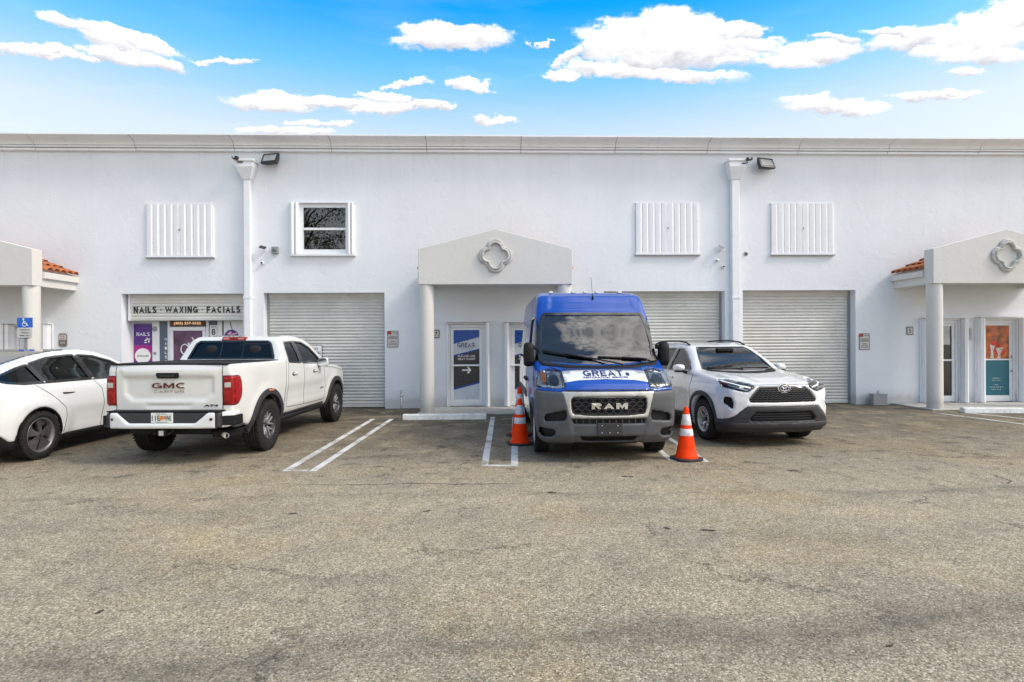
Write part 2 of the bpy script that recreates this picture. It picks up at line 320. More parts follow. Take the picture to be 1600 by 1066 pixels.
def asphalt_mat():
    m, nt, out = newmat('asphalt'); b = N(nt, 'ShaderNodeBsdfPrincipled'); L(nt, b, 0, out, 0)
    tc = N(nt, 'ShaderNodeTexCoord'); pos = tc.outputs['Object']
    def noise(s, d=5.0, r=.6, src=pos):
        n = N(nt, 'ShaderNodeTexNoise', i_Scale=s, i_Detail=d, i_Roughness=r); nt.links.new(src, n.inputs['Vector']); return n.outputs[0]
    vo = N(nt, 'ShaderNodeTexVoronoi', i_Scale=88.0); nt.links.new(pos, vo.inputs['Vector'])
    vs = N(nt, 'ShaderNodeSeparateColor'); L(nt, vo, 'Color', vs, 0)
    grain = ramp(nt, vs.outputs[0], [(.0, (.21, .175, .125)), (.25, (.33, .285, .215)), (.55, (.41, .36, .28)), (.86, (.52, .465, .375)), (1.0, (.70, .64, .54))])
    gap = ramp(nt, vo.outputs['Distance'], [(.30, 0.0), (.80, .50)])
    c = mixc(nt, gap, grain, (.13, .108, .078))
    fine = noise(230.0, 3.0, .7)
    c = mixc(nt, 1.0, c, ramp(nt, fine, [(.3, (.80, .80, .80)), (.7, (1.20, 1.20, 1.20))]), 'MULTIPLY')
    pv = N(nt, 'ShaderNodeTexVoronoi', i_Scale=34.0); nt.links.new(pos, pv.inputs['Vector'])
    c = mixc(nt, ramp(nt, pv.outputs['Distance'], [(.12, .85), (.26, 0.0)]), c, (.05, .042, .032))
    # broad weathering
    sp = N(nt, 'ShaderNodeSeparateXYZ'); nt.links.new(pos, sp.inputs[0])
    mp = N(nt, 'ShaderNodeMapping'); mp.inputs['Scale'].default_value = (.30, .85, 1); nt.links.new(pos, mp.inputs[0])
    big = noise(.9, 6.0, .62, mp.outputs[0]); mid = noise(1.7, 8.0, .70); blot = noise(.50, 6.0, .65); sml = noise(6.0, 7.0, .72)
    c = mixc(nt, 1.0, c, ramp(nt, big, [(.30, (.80, .79, .76)), (.48, (1.0, .98, .93)), (.68, (1.14, 1.10, 1.02))]), 'MULTIPLY')
    c = mixc(nt, 1.0, c, ramp(nt, mid, [(.32, (.84, .83, .82)), (.50, (1.02, 1.01, .97)), (.66, (1.10, 1.08, 1.02))]), 'MULTIPLY')
    c = mixc(nt, 1.0, c, ramp(nt, sml, [(.32, (.84, .84, .84)), (.62, (1.08, 1.08, 1.08))]), 'MULTIPLY')
    # warm worn ochre patches
    c = mixc(nt, ramp(nt, blot, [(.50, 0.0), (.68, .55)]), c, mixc(nt, 1.0, c, (1.18, 1.03, .76), 'MULTIPLY'))
    # stalls: patchy stains, with the asphalt darkening towards the building
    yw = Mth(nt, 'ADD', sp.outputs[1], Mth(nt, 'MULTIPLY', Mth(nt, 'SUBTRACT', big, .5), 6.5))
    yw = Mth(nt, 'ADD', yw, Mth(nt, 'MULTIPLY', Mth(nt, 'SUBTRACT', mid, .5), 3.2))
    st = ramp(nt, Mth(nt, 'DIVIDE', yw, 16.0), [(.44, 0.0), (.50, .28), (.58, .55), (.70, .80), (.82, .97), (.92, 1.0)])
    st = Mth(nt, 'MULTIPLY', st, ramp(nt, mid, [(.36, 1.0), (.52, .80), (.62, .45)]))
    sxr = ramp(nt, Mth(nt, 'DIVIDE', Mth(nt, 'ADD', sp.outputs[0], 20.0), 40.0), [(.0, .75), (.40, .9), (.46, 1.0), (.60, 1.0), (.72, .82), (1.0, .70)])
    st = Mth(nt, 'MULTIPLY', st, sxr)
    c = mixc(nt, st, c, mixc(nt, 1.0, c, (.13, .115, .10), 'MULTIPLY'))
    # oil drips where engines stand
    od = N(nt, 'ShaderNodeTexNoise', i_Scale=2.6, i_Detail=8.0, i_Roughness=.75); nt.links.new(pos, od.inputs['Vector'])
    om = Mth(nt, 'MULTIPLY', ramp(nt, od.outputs[0], [(.54, 0.0), (.64, .80)]), ramp(nt, Mth(nt, 'DIVIDE', sp.outputs[1], 16.0), [(.40, .08), (.50, .9), (.9, 1.0)]))
    c = mixc(nt, om, c, (.035, .030, .026))
    # hairline cracks, broken up
    wv = N(nt, 'ShaderNodeVectorMath', operation='ADD'); nt.links.new(pos, wv.inputs[0]); nq = N(nt, 'ShaderNodeTexNoise', i_Scale=1.4, i_Detail=7.0, i_Roughness=.7); nt.links.new(pos, nq.inputs['Vector'])
    nqs = N(nt, 'ShaderNodeVectorMath', operation='SCALE'); L(nt, nq, 'Color', nqs, 0); nqs.inputs['Scale'].default_value = 1.6; L(nt, nqs, 0, wv, 1)
    cv = N(nt, 'ShaderNodeTexVoronoi', i_Scale=.33); cv.feature = 'DISTANCE_TO_EDGE'; L(nt, wv, 0, cv, 'Vector')
    ck = Mth(nt, 'MULTIPLY', ramp(nt, cv.outputs['Distance'], [(.0, .75), (.004, .5), (.010, 0.0)]), ramp(nt, noise(.8, 4.0, .6), [(.48, 0.0), (.56, 1.0)]))
    c = mixc(nt, ck, c, (.05, .042, .034))
    # a dark wheel track / seam across the lane near the viewer
    ln = noise(.7, 5.0, .6); dy = Mth(nt, 'ADD', Mth(nt, 'SUBTRACT', sp.outputs[1], 3.25), Mth(nt, 'MULTIPLY', Mth(nt, 'SUBTRACT', ln, .5), 1.1))
    dy = Mth(nt, 'ADD', dy, Mth(nt, 'MULTIPLY', sp.outputs[0], -.07))
    bnd = ramp(nt, Mth(nt, 'ABSOLUTE', dy), [(.0, .62), (.10, .34), (.38, 0.0)])
    bnd = Mth(nt, 'MULTIPLY', bnd, ramp(nt, noise(1.3, 6.0, .7), [(.35, .3), (.62, 1.0)]))
    c = mixc(nt, bnd, c, (.05, .045, .042))
    dy2 = Mth(nt, 'ADD', Mth(nt, 'SUBTRACT', sp.outputs[1], 6.45), Mth(nt, 'MULTIPLY', Mth(nt, 'SUBTRACT', ln, .5), .8))
    b2 = Mth(nt, 'MULTIPLY', ramp(nt, Mth(nt, 'ABSOLUTE', dy2), [(.0, .45), (.05, .2), (.18, 0.0)]), ramp(nt, noise(.9, 5.0, .7), [(.4, 0.0), (.6, 1.0)]))
    c = mixc(nt, b2, c, (.05, .045, .042))
    # small tar spots and drips
    v2 = N(nt, 'ShaderNodeTexVoronoi', i_Scale=.55); v2.inputs['Randomness'].default_value = 1.0
    mpw = N(nt, 'ShaderNodeVectorMath', operation='ADD'); nt.links.new(pos, mpw.inputs[0])
    nw = N(nt, 'ShaderNodeTexNoise', i_Scale=5.0, i_Detail=4.0); nt.links.new(pos, nw.inputs['Vector'])
    nwm = N(nt, 'ShaderNodeVectorMath', operation='SCALE'); L(nt, nw, 'Color', nwm, 0); nwm.inputs['Scale'].default_value = .16
    L(nt, nwm, 0, mpw, 1); L(nt, mpw, 0, v2, 'Vector')
    sp2 = ramp(nt, v2.outputs['Distance'], [(.018, .85), (.045, 0.0)])
    c = mixc(nt, sp2, c, (.03, .027, .025))
    nt.links.new(c, b.inputs['Base Color'])
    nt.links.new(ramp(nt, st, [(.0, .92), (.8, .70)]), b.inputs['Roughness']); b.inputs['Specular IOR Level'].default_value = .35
    bh = Mth(nt, 'SUBTRACT', Mth(nt, 'MULTIPLY', fine, .5), vo.outputs['Distance'])
    bp = N(nt, 'ShaderNodeBump', i_Strength=.75, i_Distance=.006); nt.links.new(bh, bp.inputs['Height']); L(nt, bp, 0, b, 'Normal')
    return m
M = {}
M['stucco'] = stucco_mat('white_stucco', (.79, .815, .85))
M['portico'] = stucco_mat('portico_stucco', (.67, .655, .62), .05)
M['cornice'] = stucco_mat('cornice_plaster', (.90, .91, .93), .04)
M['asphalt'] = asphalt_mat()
M['white'] = pbr('white_painted_metal', (.80, .81, .83), .38, var=.04)
M['shutter'] = pbr('shutter_white', (.84, .84, .86), .35, var=.03)
M['roll'] = pbr('roller_steel', (.60, .595, .56), .5, var=.12, scale=1.6, metal=.15)
M['rollw'] = pbr('roller_cream', (.66, .65, .60), .45, var=.08, scale=1.6)
M['dark'] = pbr('dark_gap', (.015, .015, .016), .6)
M['black'] = pbr('black_plastic', (.025, .025, .027), .45, bump=.1)
M['grey'] = pbr('grey_metal', (.30, .31, .32), .45, metal=.3)
M['concrete'] = pbr('concrete', (.46, .44, .40), .85, var=.25, scale=5, bump=.3, bscale=40)
M['stoppaint'] = pbr('painted_concrete', (.66, .66, .64), .75, var=.2, scale=9, bump=.3, bscale=30)
M['terracotta'] = pbr('terracotta', (.42, .13, .045), .75, var=.35, scale=9, bump=.2)
M['stone'] = pbr('grey_stone', (.50, .49, .46), .8, var=.3, scale=14, bump=.4, bscale=50)
M['ink'] = pbr('black_ink', (.02, .02, .03), .5)
M['navy'] = pbr('navy_ink', (.015, .03, .12), .45)
M['whiteink'] = pbr('white_ink', (.82, .82, .82), .5)
M['blueposter'] = pbr('blue_poster', (.002, .065, .33), .3)
M['darkposter'] = pbr('charcoal_poster', (.03, .03, .036), .3)
M['paleposter'] = pbr('pale_poster', (.56, .60, .66), .3)
M['pane'] = glass('window_glass', (.12, .13, .14), 1.0, .0, 2.1)
M['roomdark'] = pbr('room_dark', (.035, .035, .04), .8)
# ================================================================== ground
gm = MB(); gm.add([(-150, -150, 0), (150, -150, 0), (150, 150, 0), (-150, 150, 0)], [(0, 1, 2, 3)])
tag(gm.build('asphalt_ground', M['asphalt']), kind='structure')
def paint_mat():
    m, nt, out = newmat('worn_line_paint'); b = N(nt, 'ShaderNodeBsdfPrincipled'); t = N(nt, 'ShaderNodeBsdfTransparent'); mx = N(nt, 'ShaderNodeMixShader')
    tc = N(nt, 'ShaderNodeTexCoord'); n1 = N(nt, 'ShaderNodeTexNoise', i_Scale=70.0, i_Detail=5.0, i_Roughness=.8); n2 = N(nt, 'ShaderNodeTexNoise', i_Scale=2.4, i_Detail=5.0)
    L(nt, tc, 'Object', n1, 'Vector'); L(nt, tc, 'Object', n2, 'Vector')
    s = Mth(nt, 'ADD', Mth(nt, 'MULTIPLY', n1.outputs[0], .7), Mth(nt, 'MULTIPLY', n2.outputs[0], .5))
    nt.links.new(ramp(nt, s, [(.47, 0.0), (.60, .88)]), mx.inputs[0])
    b.inputs['Base Color'].default_value = (.72, .71, .69, 1); b.inputs['Roughness'].default_value = .8
    L(nt, t, 0, mx, 1); L(nt, b, 0, mx, 2); L(nt, mx, 0, out, 0); return m
M['paint'] = paint_mat()
def stripe(name, pts, w=.10):
    mb = MB()
    for (a, b_) in pts:
        a = Vector(a); b_ = Vector(b_); d = (b_-a); n = Vector((-d.y, d.x, 0)).normalized()*w/2
        mb.add([a+n, b_+n, b_-n, a-n], [(0, 1, 2, 3)])
    mb.v = [(x, y, .004) for x, y, z in mb.v]
    o = mb.build(name, M['paint'], None, fixn=False); tag(o, kind='structure'); return o
def gp(px, py): return G(px, py)
stripe('parking_line', [(gp(583, 655), gp(445, 737)), (gp(612, 655), gp(488, 737)), (gp(449, 735.5)+Vector((.05, 0, 0)), gp(487, 735.5)-Vector((.05, 0, 0)))])
stripe('parking_line', [(gp(770, 652), gp(757, 729)), (gp(804, 652), gp(804, 729)), (gp(757, 728)+Vector((.05, 0, 0)), gp(804, 728)-Vector((.05, 0, 0)))])
stripe('parking_line', [(gp(1000, 656), gp(1103, 722)), (gp(970, 656), gp(1050, 720)), (gp(1052, 720), gp(1100, 720))], .09)
stripe('parking_line', [(gp(1458, 645), gp(1700, 676)), (gp(1500, 644), gp(1760, 672))], .09)
def stain(px, py, w_, h_, seed):
    rg = random.Random(seed); c_ = G(px, py); n = 22; pts = []
    for k in range(n):
        a = 2*PI*k/n; r_ = 1+.45*math.sin(2*a+seed)+.35*rg.uniform(-1, 1); pts.append((c_.x+w_*max(.25, r_)*math.cos(a), c_.y+h_*max(.25, r_)*math.sin(a), .0045))
    mb_ = MB(); mb_.add(pts, [tuple(range(n))]); tag(mb_.build('tar_stain', M['tar'], None, fixn=False), kind='structure')
M['tar'] = pbr('tar', (.045, .036, .028), .85, var=.4, scale=30)
for k_, (a_, b_, c_, d_) in enumerate(((458, 803, .030, .022), (862, 770, .035, .03), (1107, 829, .055, .02), (1043, 826, .03, .018), (155, 957, .018, .02), (668, 799, .04, .015), (1390, 1010, .02, .012), (1240, 736, .05, .03), (980, 745, .06, .03))): stain(a_, b_, c_, d_, k_+1)
def crack(pts, w_=.006):
    rg = random.Random(len(pts)); P_ = []
    for i in range(len(pts)-1):
        A_, B_ = G(*pts[i]), G(*pts[i+1])
        for t_ in range(8): q_ = A_.lerp(B_, t_/8); P_.append(q_+Vector((rg.uniform(-.02, .02), rg.uniform(-.02, .02), .0048)))
    mb_ = MB(); vs_ = []
    for i, q_ in enumerate(P_):
        ww = w_*(.4+rg.random()); d_ = (P_[min(i+1, len(P_)-1)]-P_[max(i-1, 0)]).normalized(); n_ = Vector((-d_.y, d_.x, 0)); vs_ += [q_+n_*ww, q_-n_*ww]
    mb_.add(vs_, [(2*i, 2*i+1, 2*i+3, 2*i+2) for i in range(len(P_)-1)]); tag(mb_.build('pavement_crack', M['tar'], None, fixn=False), kind='structure')
crack([(1547, 741), (1562, 746), (1580, 752), (1572, 757)], .007); crack([(430, 757), (560, 758), (640, 756), (740, 757), (860, 754)], .006)
# ================================================================== building
B = empty('commercial_building', (0, WY, 0), 0, 'long two storey white stucco warehouse building with heavy moulded cornice and roller doors', 'building')
def bl(o): o.parent = B; o.matrix_parent_inverse = Matrix.Translation((0, -WY, 0)); return o
def part(name, mb, mat, parent=None, bevel=0):
    """a part of the building; geometry is given in world coordinates (y from 0 at the camera)"""
    mb.v = [(x, y-WY, z) for x, y, z in mb.v]
    return mb.build(name, mat, parent or B, bevel)
XL, XR = -24.0, 27.0
TOPZ = PZ(238, 400)       # top of the wall under the cornice
CTOP = PZ(209, 400, .45)
# openings (x0,x1,z1,depth)
def O(px0, px1, py, d, z0=0.0, pyb=None): return (PX(px0), PX(px1), z0 if pyb is None else PZ(pyb, (px0+px1)/2), PZ(py, (px0+px1)/2), d)
OP = {'g1': O(190, 380, 459, .30), 'g2': O(412, 601, 457.5, .30), 'g3': O(944, 1133, 455, .30), 'g4': O(1161, 1337, 453.5, .30),
      'w': O(470, 545, 320, .12, pyb=394),
      'd1': O(700, 757, 507, .14), 'd2': O(796, 853, 507, .14),
      'd3': O(1440, 1498, 501, .14), 'd4': O(1532, 1588, 500, .14), 'd0': O(24, 70, 510, .14)}
mb = MB()
xs = sorted({XL, XR} | {o[0] for o in OP.values()} | {o[1] for o in OP.values()})
zs = sorted({0.0, TOPZ+.1} | {o[2] for o in OP.values()} | {o[3] for o in OP.values()})
for i in range(len(xs)-1):
    for j in range(len(zs)-1):
        cx, cz = (xs[i]+xs[i+1])/2, (zs[j]+zs[j+1])/2
        if any(o[0] < cx < o[1] and o[2] < cz < o[3] for o in OP.values()): continue
        mb.add([(xs[i], WY, zs[j]), (xs[i+1], WY, zs[j]), (xs[i+1], WY, zs[j+1]), (xs[i], WY, zs[j+1])], [(0, 1, 2, 3)])
for (x0, x1, z0, z1, d) in OP.values():
    y1 = WY+d
    mb.add([(x0, WY, z0), (x0, WY, z1), (x0, y1, z1), (x0, y1, z0)], [(0, 1, 2, 3)]); mb.add([(x1, WY, z0), (x1, y1, z0), (x1, y1, z1), (x1, WY, z1)], [(0, 1, 2, 3)])
    mb.add([(x0, WY, z1), (x1, WY, z1), (x1, y1, z1), (x0, y1, z1)], [(0, 1, 2, 3)])
    if z0 > .1: mb.add([(x0, WY, z0), (x0, y1, z0), (x1, y1, z0), (x1, WY, z0)], [(0, 1, 2, 3)])
H2 = TOPZ+.1; D2 = WY+14
mb.add([(XL, WY, 0), (XL, WY, H2), (XL, D2, H2), (XL, D2, 0)], [(0, 1, 2, 3)]); mb.add([(XR, WY, 0), (XR, D2, 0), (XR, D2, H2), (XR, WY, H2)], [(0, 1, 2, 3)])
mb.add([(XL, D2, 0), (XL, D2, H2), (XR, D2, H2), (XR, D2, 0)], [(0, 1, 2, 3)])
part('wall', mb, M['stucco'])
mb = MB(); mb.box(XL, XR, WY+.3, D2, H2-.2, H2+.0)
part('roof', mb, M['concrete'])
# back walls closing the door recesses (dark interior)
# cornice: segments with joints, crown profile
zb = TOPZ; H = CTOP-TOPZ
prof = [(0.0, zb-.0), (-.09, zb), (-.10, zb+.01*H), (-.10, zb+.17*H), (-.045, zb+.18*H), (-.045, zb+.22*H), (-.145, zb+.23*H), (-.155, zb+.25*H), (-.155, zb+.34*H), (-.07, zb+.35*H), (-.07, zb+.39*H), (-.15, zb+.395*H)]
for k in range(9):
    t = k/8; a = t*PI/2
    prof.append((-.155-.25*(1-math.cos(a)), zb+H*(.40+.46*math.sin(a)*1.0)))
prof += [(-.43, zb+.88*H), (-.45, zb+.90*H), (-.45, zb+1.0*H), (0.0, zb+1.0*H), ]
jx = [PX(p, .3) for p in (-260, -105, 47, 206, 362, 516, 667, 816, 965, 1111, 1255, 1397, 1541, 1690, 1840)]
jx = [XL]+jx+[XR]
for i in range(len(jx)-1):
    mb = MB(); a, b_ = jx[i]+.007, jx[i+1]-.007; k = len(prof)
    dz = random.uniform(-.004, .004)
    vs = [(a, WY+p[0], p[1]+dz) for p in prof]+[(b_, WY+p[0], p[1]+dz) for p in prof]
    mb.add(vs, [(q, q+1, k+q+1, k+q) for q in range(k-1)], False); mb.add(vs, [tuple(range(k)), tuple(range(k, 2*k))[::-1]])
    part('cornice', mb, M['cornice'])
mb = MB(); mb.box(XL, XR, WY-.02, WY+.25, zb, CTOP-.02); part('parapet', mb, M['cornice'])
for q in jx[1:-1]:
    mb = MB(); mb.prism([(WY+p[0]*.93, zb+(p[1]-zb)*.985+.003) for p in prof], 'x', q-.0068, q+.0068); part('joint_sealant', mb, pbr('sealant', (.20, .20, .20), .8))
# ------------------------------------------------------------------ roller doors
def roller(x0, x1, z0, z1, y, mat, pitch=.083, name='roller_door'):
    mb = MB(); n = int((z1-z0)/pitch); pr = []
    for i in range(n+1):
        zt = z1-i*pitch
        for (dz, dy) in ((0, .0), (-.010, -.012), (-.026, -.020), (-.050, -.020), (-.066, -.012), (-.074, .0)):
            if zt+dz > z0: pr.append((zt+dz, y+dy))
    pr.append((z0, y)); k = len(pr)
    vs = [(x0, p[1], p[0]) for p in pr]+[(x1, p[1], p[0]) for p in pr]
    mb.add(vs, [(q, q+1, k+q+1, k+q) for q in range(k-1)], True)
    o = part(name, mb, mat)
    for a_, b_ in ((x0, x0+.05), (x1-.05, x1)):
        g = MB(); g.box(a_, b_, y-.05, y+.02, z0, z1); part('guide_rail', g, M['white'] if mat is M['rollw'] else M['grey'], o)
    g = MB(); g.box(x0+.051, x1-.051, y-.035, y+.02, z0+.002, z0+.075); part('bottom_bar', g, M['roll'], o, .006)
    return o
for key in ('g2', 'g3', 'g4'):
    x0, x1, z0, z1, d = OP[key]; r_ = roller(x0, x1, .012, z1, WY+d-.02, M['roll'])
    hb = MB(); hb.box(x0, x1, WY+d-.06, WY+d-.045, z1-.10, z1); part('door_hood', hb, M['roll'], r_)
# jamb trims beside doors (raised frame seen at left/right)
# ------------------------------------------------------------------ nail shop front
x0, x1, z0, z1, d = OP['g1']; zs0 = PZ(501, 285, -.2)
r1 = roller(x0+.06, x1, zs0, z1, WY+d-.08, M['rollw'])
lt = MB(); cxn, czn = (PX(209, -.2)+PX(376, -.2))/2, PZ(484, 290, -.2)
wall_block(lt, 'NAILS · WAXING · FACIALS', cxn, czn, WY+d-.105, PX(376, -.2)-PX(209, -.2), .170, .25, .20)
part('lettering', lt, M['ink'], r1)
YS = WY+.45
def SX(px): return PX(px, -.45)
def SZ(py): return PZ(py, 285, -.45)
sf = MB(); sf.box(x0, x1+.02, YS+.06, YS+.10, 0, z1+.2)
for (a, b_) in ((x0, SX(197.5)), (SX(208.5)-.05, SX(208.5)), (SX(238), SX(249)), (SX(262), SX(266)), (SX(322), SX(326)), (SX(340), SX(348)), (SX(349.5), x1)):
    sf.box(a, b_, YS, YS+.059, 0, z1-.2)
sf.box(SX(249)+.002, SX(262)-.002, YS+.01, YS+.059, SZ(640), SZ(500)+.3)
front = part('storefront', sf, M['white'])
sid = MB(); sid.box(x0-.01, x0, WY+d, YS+.1, 0, z1); sid.box(x1, x1+.01, WY+d, YS+.1, 0, z1); sid.box(x0, x1, WY+d, YS+.1, z1, z1+.02); part('lobby_wall', sid, M['stucco'])
mq = {}
mq['purple'] = pbr('purple_poster', (.09, .02, .22), .35); mq['magenta'] = pbr('magenta_poster', (.38, .01, .22), .35)
mq['slate'] = pbr('slate_panel', (.09, .12, .17), .35); mq['brown'] = pbr('brown_sign', (.10, .035, .02), .4); mq['gold'] = pbr('gold_letters', (.75, .5, .28), .4, emit=(1, .6, .3, .5))
mq['plum'] = pbr('plum_poster', (.13, .06, .12), .4, var=.6, scale=2.5)
def flat(name, mat, px0, px1, py0, py1, y, parent, th=.006):
    q = MB(); q.box(SX(px0), SX(px1), y-th, y, SZ(py1), SZ(py0)); return part(name, q, mat, parent)
flat('poster', mq['purple'], 209.5, 237, 506, 539, YS-.001, front); flat('poster', mq['magenta'], 209.5, 237, 539.2, 563, YS-.001, front); 
flat('poster', mq['purple'], 209.5, 237, 563.2, 620, YS-.001, front)
q = MB(); wall_block(q, 'NAILS', SX(224), SZ(522), YS-.009, SX(234)-SX(213.5), .095, .17); part('lettering', q, M['whiteink'], front)
q = MB(); q.prism([(SX(223.5)+.20*math.cos(2*PI*k/32), SZ(556)+.20*math.sin(2*PI*k/32)) for k in range(32)], 'y', YS-.016, YS-.008); part('round_sticker', q, M['whiteink'], front)
q = MB(); wall_text(q, 'SKINCARE', SX(223.5), SZ(556), YS-.018, .30, .05, .01); part('lettering', q, M['ink'], front)
q = MB()
for (ax, az, rr, el) in ((229, 531, .055, .5), (233, 533, .05, 1.5), (231, 529, .04, 2.4), (228, 535, .04, .1), (234, 530, .035, 1.0)):
    q.add([(SX(ax)+rr*math.cos(t)*math.cos(el)-rr*.35*math.sin(t)*math.sin(el), YS-.0095, SZ(az)+rr*math.cos(t)*math.sin(el)+rr*.35*math.sin(t)*math.cos(el)) for t in [2*PI*k/16 for k in range(16)]], [tuple(range(16))])
part('flower_decal', q, M['whiteink'], front)
flat('panel', mq['slate'], 249.5, 261.5, 502, 640, YS+.008, front)
q = MB(); 
for k, ch in enumerate('NAILSPA'): wall_text(q, ch, SX(259), SZ(530+k*7), YS+.0, .05, .07, .01)
part('lettering', q, M['whiteink'], front)
flat('shop_sign', mq['brown'], 266.5, 321, 501.5, 510, YS-.0, front, .03)
q = MB(); wall_text(q, '(305) 557-5522', SX(294), SZ(505.8), YS-.033, SX(315)-SX(273), .085, .01); part('lettering', q, mq['gold'], front)
dr = MB(); ax0, ax1 = SX(266.5), SX(321.5)
dr.box(ax0, ax1, YS-.03, YS+.03, SZ(517), SZ(511)); dr.box(ax0, SX(271), YS-.03, YS+.03, 0, SZ(517)-.001); dr.box(SX(317), ax1, YS-.03, YS+.03, 0, SZ(517)-.001)
part('door_frame', dr, M['white'], front, .006)
flat('door_poster', mq['plum'], 271.2, 316.8, 517.3, 632, YS+.005, front)
# swirl artwork on the door
q = MB()
sw = [(SX(300)+.16*math.sin(t*1.3)*(.4+.1*t), YS-.008, SZ(545)+.30-.13*t) for t in np.linspace(0, 5, 24)]; q.tube(sw, [.012+.012*math.sin(k/23*PI) for k in range(24)], 6)
sw = [(SX(289)+.10*math.cos(t), YS-.008, SZ(546)+.13*math.sin(t)) for t in np.linspace(.5, 5.6, 20)]; q.tube(sw, .014, 6)
sw = [(SX(293)+.07*math.cos(t)+.03*t, YS-.008, SZ(548)+.20*math.sin(t*.7)) for t in np.linspace(0, 6, 24)]; q.tube(sw, .010, 6)
part('swirl_decal', q, M['whiteink'], front)
flat('notice', mq['slate'], 326.5, 339.5, 502, 508, YS+.03, front); flat('number_sign', M['whiteink'], 327.5, 338.5, 509, 526, YS+.03, front); flat('notice', mq['slate'], 326.5, 339.5, 527, 560, YS+.03, front)
q = MB(); wall_text(q, '8', SX(333), SZ(519), YS+.022, .10, .17, .02); wall_text(q, 'SUITE', SX(333), SZ(511.3), YS+.022, .13, .035, .01); part('lettering', q, M['ink'], front)
q = MB(); q.prism([(SX(362)+.19*math.cos(2*PI*k/32), SZ(527)+.19*math.sin(2*PI*k/32)) for k in range(32)], 'y', YS-.008, YS-.001); part('round_sticker', q, mq['purple'], front)
q = MB()
for (dx, dz, rr) in ((-.05, .05, .05), (.06, .04, .04), (.0, .0, .03), (-.02, .09, .03), (.12, .06, .03)):
    q.prism([(SX(362)+dx+rr*math.cos(2*PI*k/12), SZ(525)+dz+rr*.7*math.sin(2*PI*k/12)) for k in range(12)], 'y', YS-.012, YS-.009)
part('flower_decal', q, pbr('pink_decal', (.75, .45, .6), .4), front)
q = MB(); q.tube([(SX(362)+.02, YS-.01, SZ(516)), (SX(361), YS-.01, SZ(508)), (SX(359.5), YS-.01, SZ(503))], .006, 5); q.tube([(SX(348.7), YS-.012, SZ(502)), (SX(348.7), YS-.012, 0.1)], .012, 5); part('trim', q, M['ink'], front)
q = MB(); q.prism([(SX(242)+.07*math.cos(2*PI*k/20), SZ(514)+.07*math.sin(2*PI*k/20)) for k in range(20)], 'y', YS-.006, YS-.001); q.prism([(SX(242)+.04*math.cos(2*PI*k/20), SZ(552)+.04*math.sin(2*PI*k/20)) for k in range(20)], 'y', YS-.006, YS-.001); part('round_sticker', q, M['grey'], front)
# ------------------------------------------------------------------ accordion shutters
def accordion(xa, xb, za, zb, y, n, name='storm_shutter', label=None):
    mb = MB(); p = (xb-xa)/n; pts = []
    for i in range(n):
        x = xa+i*p
        pts += [(x, -.012), (x+p*.05, -.050), (x+p*.40, -.060), (x+p*.72, -.066), (x+p*.80, -.050), (x+p*.985, -.046)]
    pts.append((xb, 0)); k = len(pts)
    vs = [(a, y+b, za+.04) for a, b in pts]+[(a, y+b, zb-.02) for a, b in pts]
    mb.add(vs, [(q, q+1, k+q+1, k+q) for q in range(k-1)], False)
    o = part(name, mb, M['shutter'])
    t = MB(); t.box(xa-.02, xb+.02, y-.075, y-.002, za-.012, za+.036); part('bottom_rail', t, M['grey'] if False else M['white'], o, .004)
    t = MB(); t.box(xa-.02, xb+.02, y-.03, y-.002, zb-.019, zb+.012); part('top_rail', t, M['white'], o, .004)
    t = MB(); t.box(xa-.022, xb+.022, y-.08, y-.003, za-.03, za-.013); part('sill', t, M['grey'], o)
    xm = (xa+xb)/2
    t = MB(); t.box(xm-.007, xm+.007, y-.072, y-.063, za+.05, zb-.04); part('meeting_rail', t, M['white'], o)
    t = MB(); t.box(xm-.016, xm+.016, y-.085, y-.0725, (za+zb)/2-.02, (za+zb)/2+.03); part('lock', t, M['grey'], o)
    return o
for (a, b_, c, e, n_) in ((231.5, 335.5, 319, 402, 10), (994, 1092.5, 317.5, 398, 10), (1205, 1302.5, 318, 398, 10)):
    accordion(PX(a), PX(b_), PZ(e, (a+b_)/2), PZ(c, (a+b_)/2), WY, n_)
# upper window with folded shutters
xa, xb, za, zb_, d = OP['w']
m_ = MB(); fw = .07
for q in ((xa, xa+fw, za, zb_), (xb-fw, xb, za, zb_)): m_.box(q[0], q[1], WY+.02, WY+.09, q[2], q[3])
m_.box(xa+fw, xb-fw, WY+.02, WY+.09, zb_-fw, zb_); m_.box(xa+fw, xb-fw, WY+.02, WY+.09, za, za+fw)
zm = PZ(357.5, 507); m_.box(xa+fw, xb-fw, WY+.025, WY+.085, zm-.03, zm+.03)
win = part('window', m_, M['white'], bevel=.006)
m_ = MB(); m_.box(xa+fw-.01, xb-fw+.01, WY+.055, WY+.06, zm+.03, zb_-fw+.01); part('pane', m_, M['pane'], win)
m_ = MB(); m_.box(xa+fw-.01, xb-fw+.01, WY+.065, WY+.07, za+fw-.01, zm-.03); part('pane', m_, M['pane'], win)
m_ = MB(); m_.box(xa, xb, WY+.115, WY+.125, za, zb_); part('dark_backing', m_, M['roomdark'], win)  # dark sheet stands in for the unlit room behind the panes
for (s0, s1) in ((456, 470), (545, 556)):
    m_ = MB(); X0, X1 = PX(s0), PX(s1)
    nn = 2 if s1-s0 > 12 else 2
    for k in range(nn):
        a = X0+(X1-X0)*k/nn; b_ = X0+(X1-X0)*(k+1)/nn-.012
        m_.prism([(a, WY-.001), (a, WY-.09), ((a+b_)/2, WY-.12), (b_, WY-.09), (b_, WY-.001)], 'z', za-.06, zb_+.03)
    part('folded_shutter', m_, M['shutter'], win)
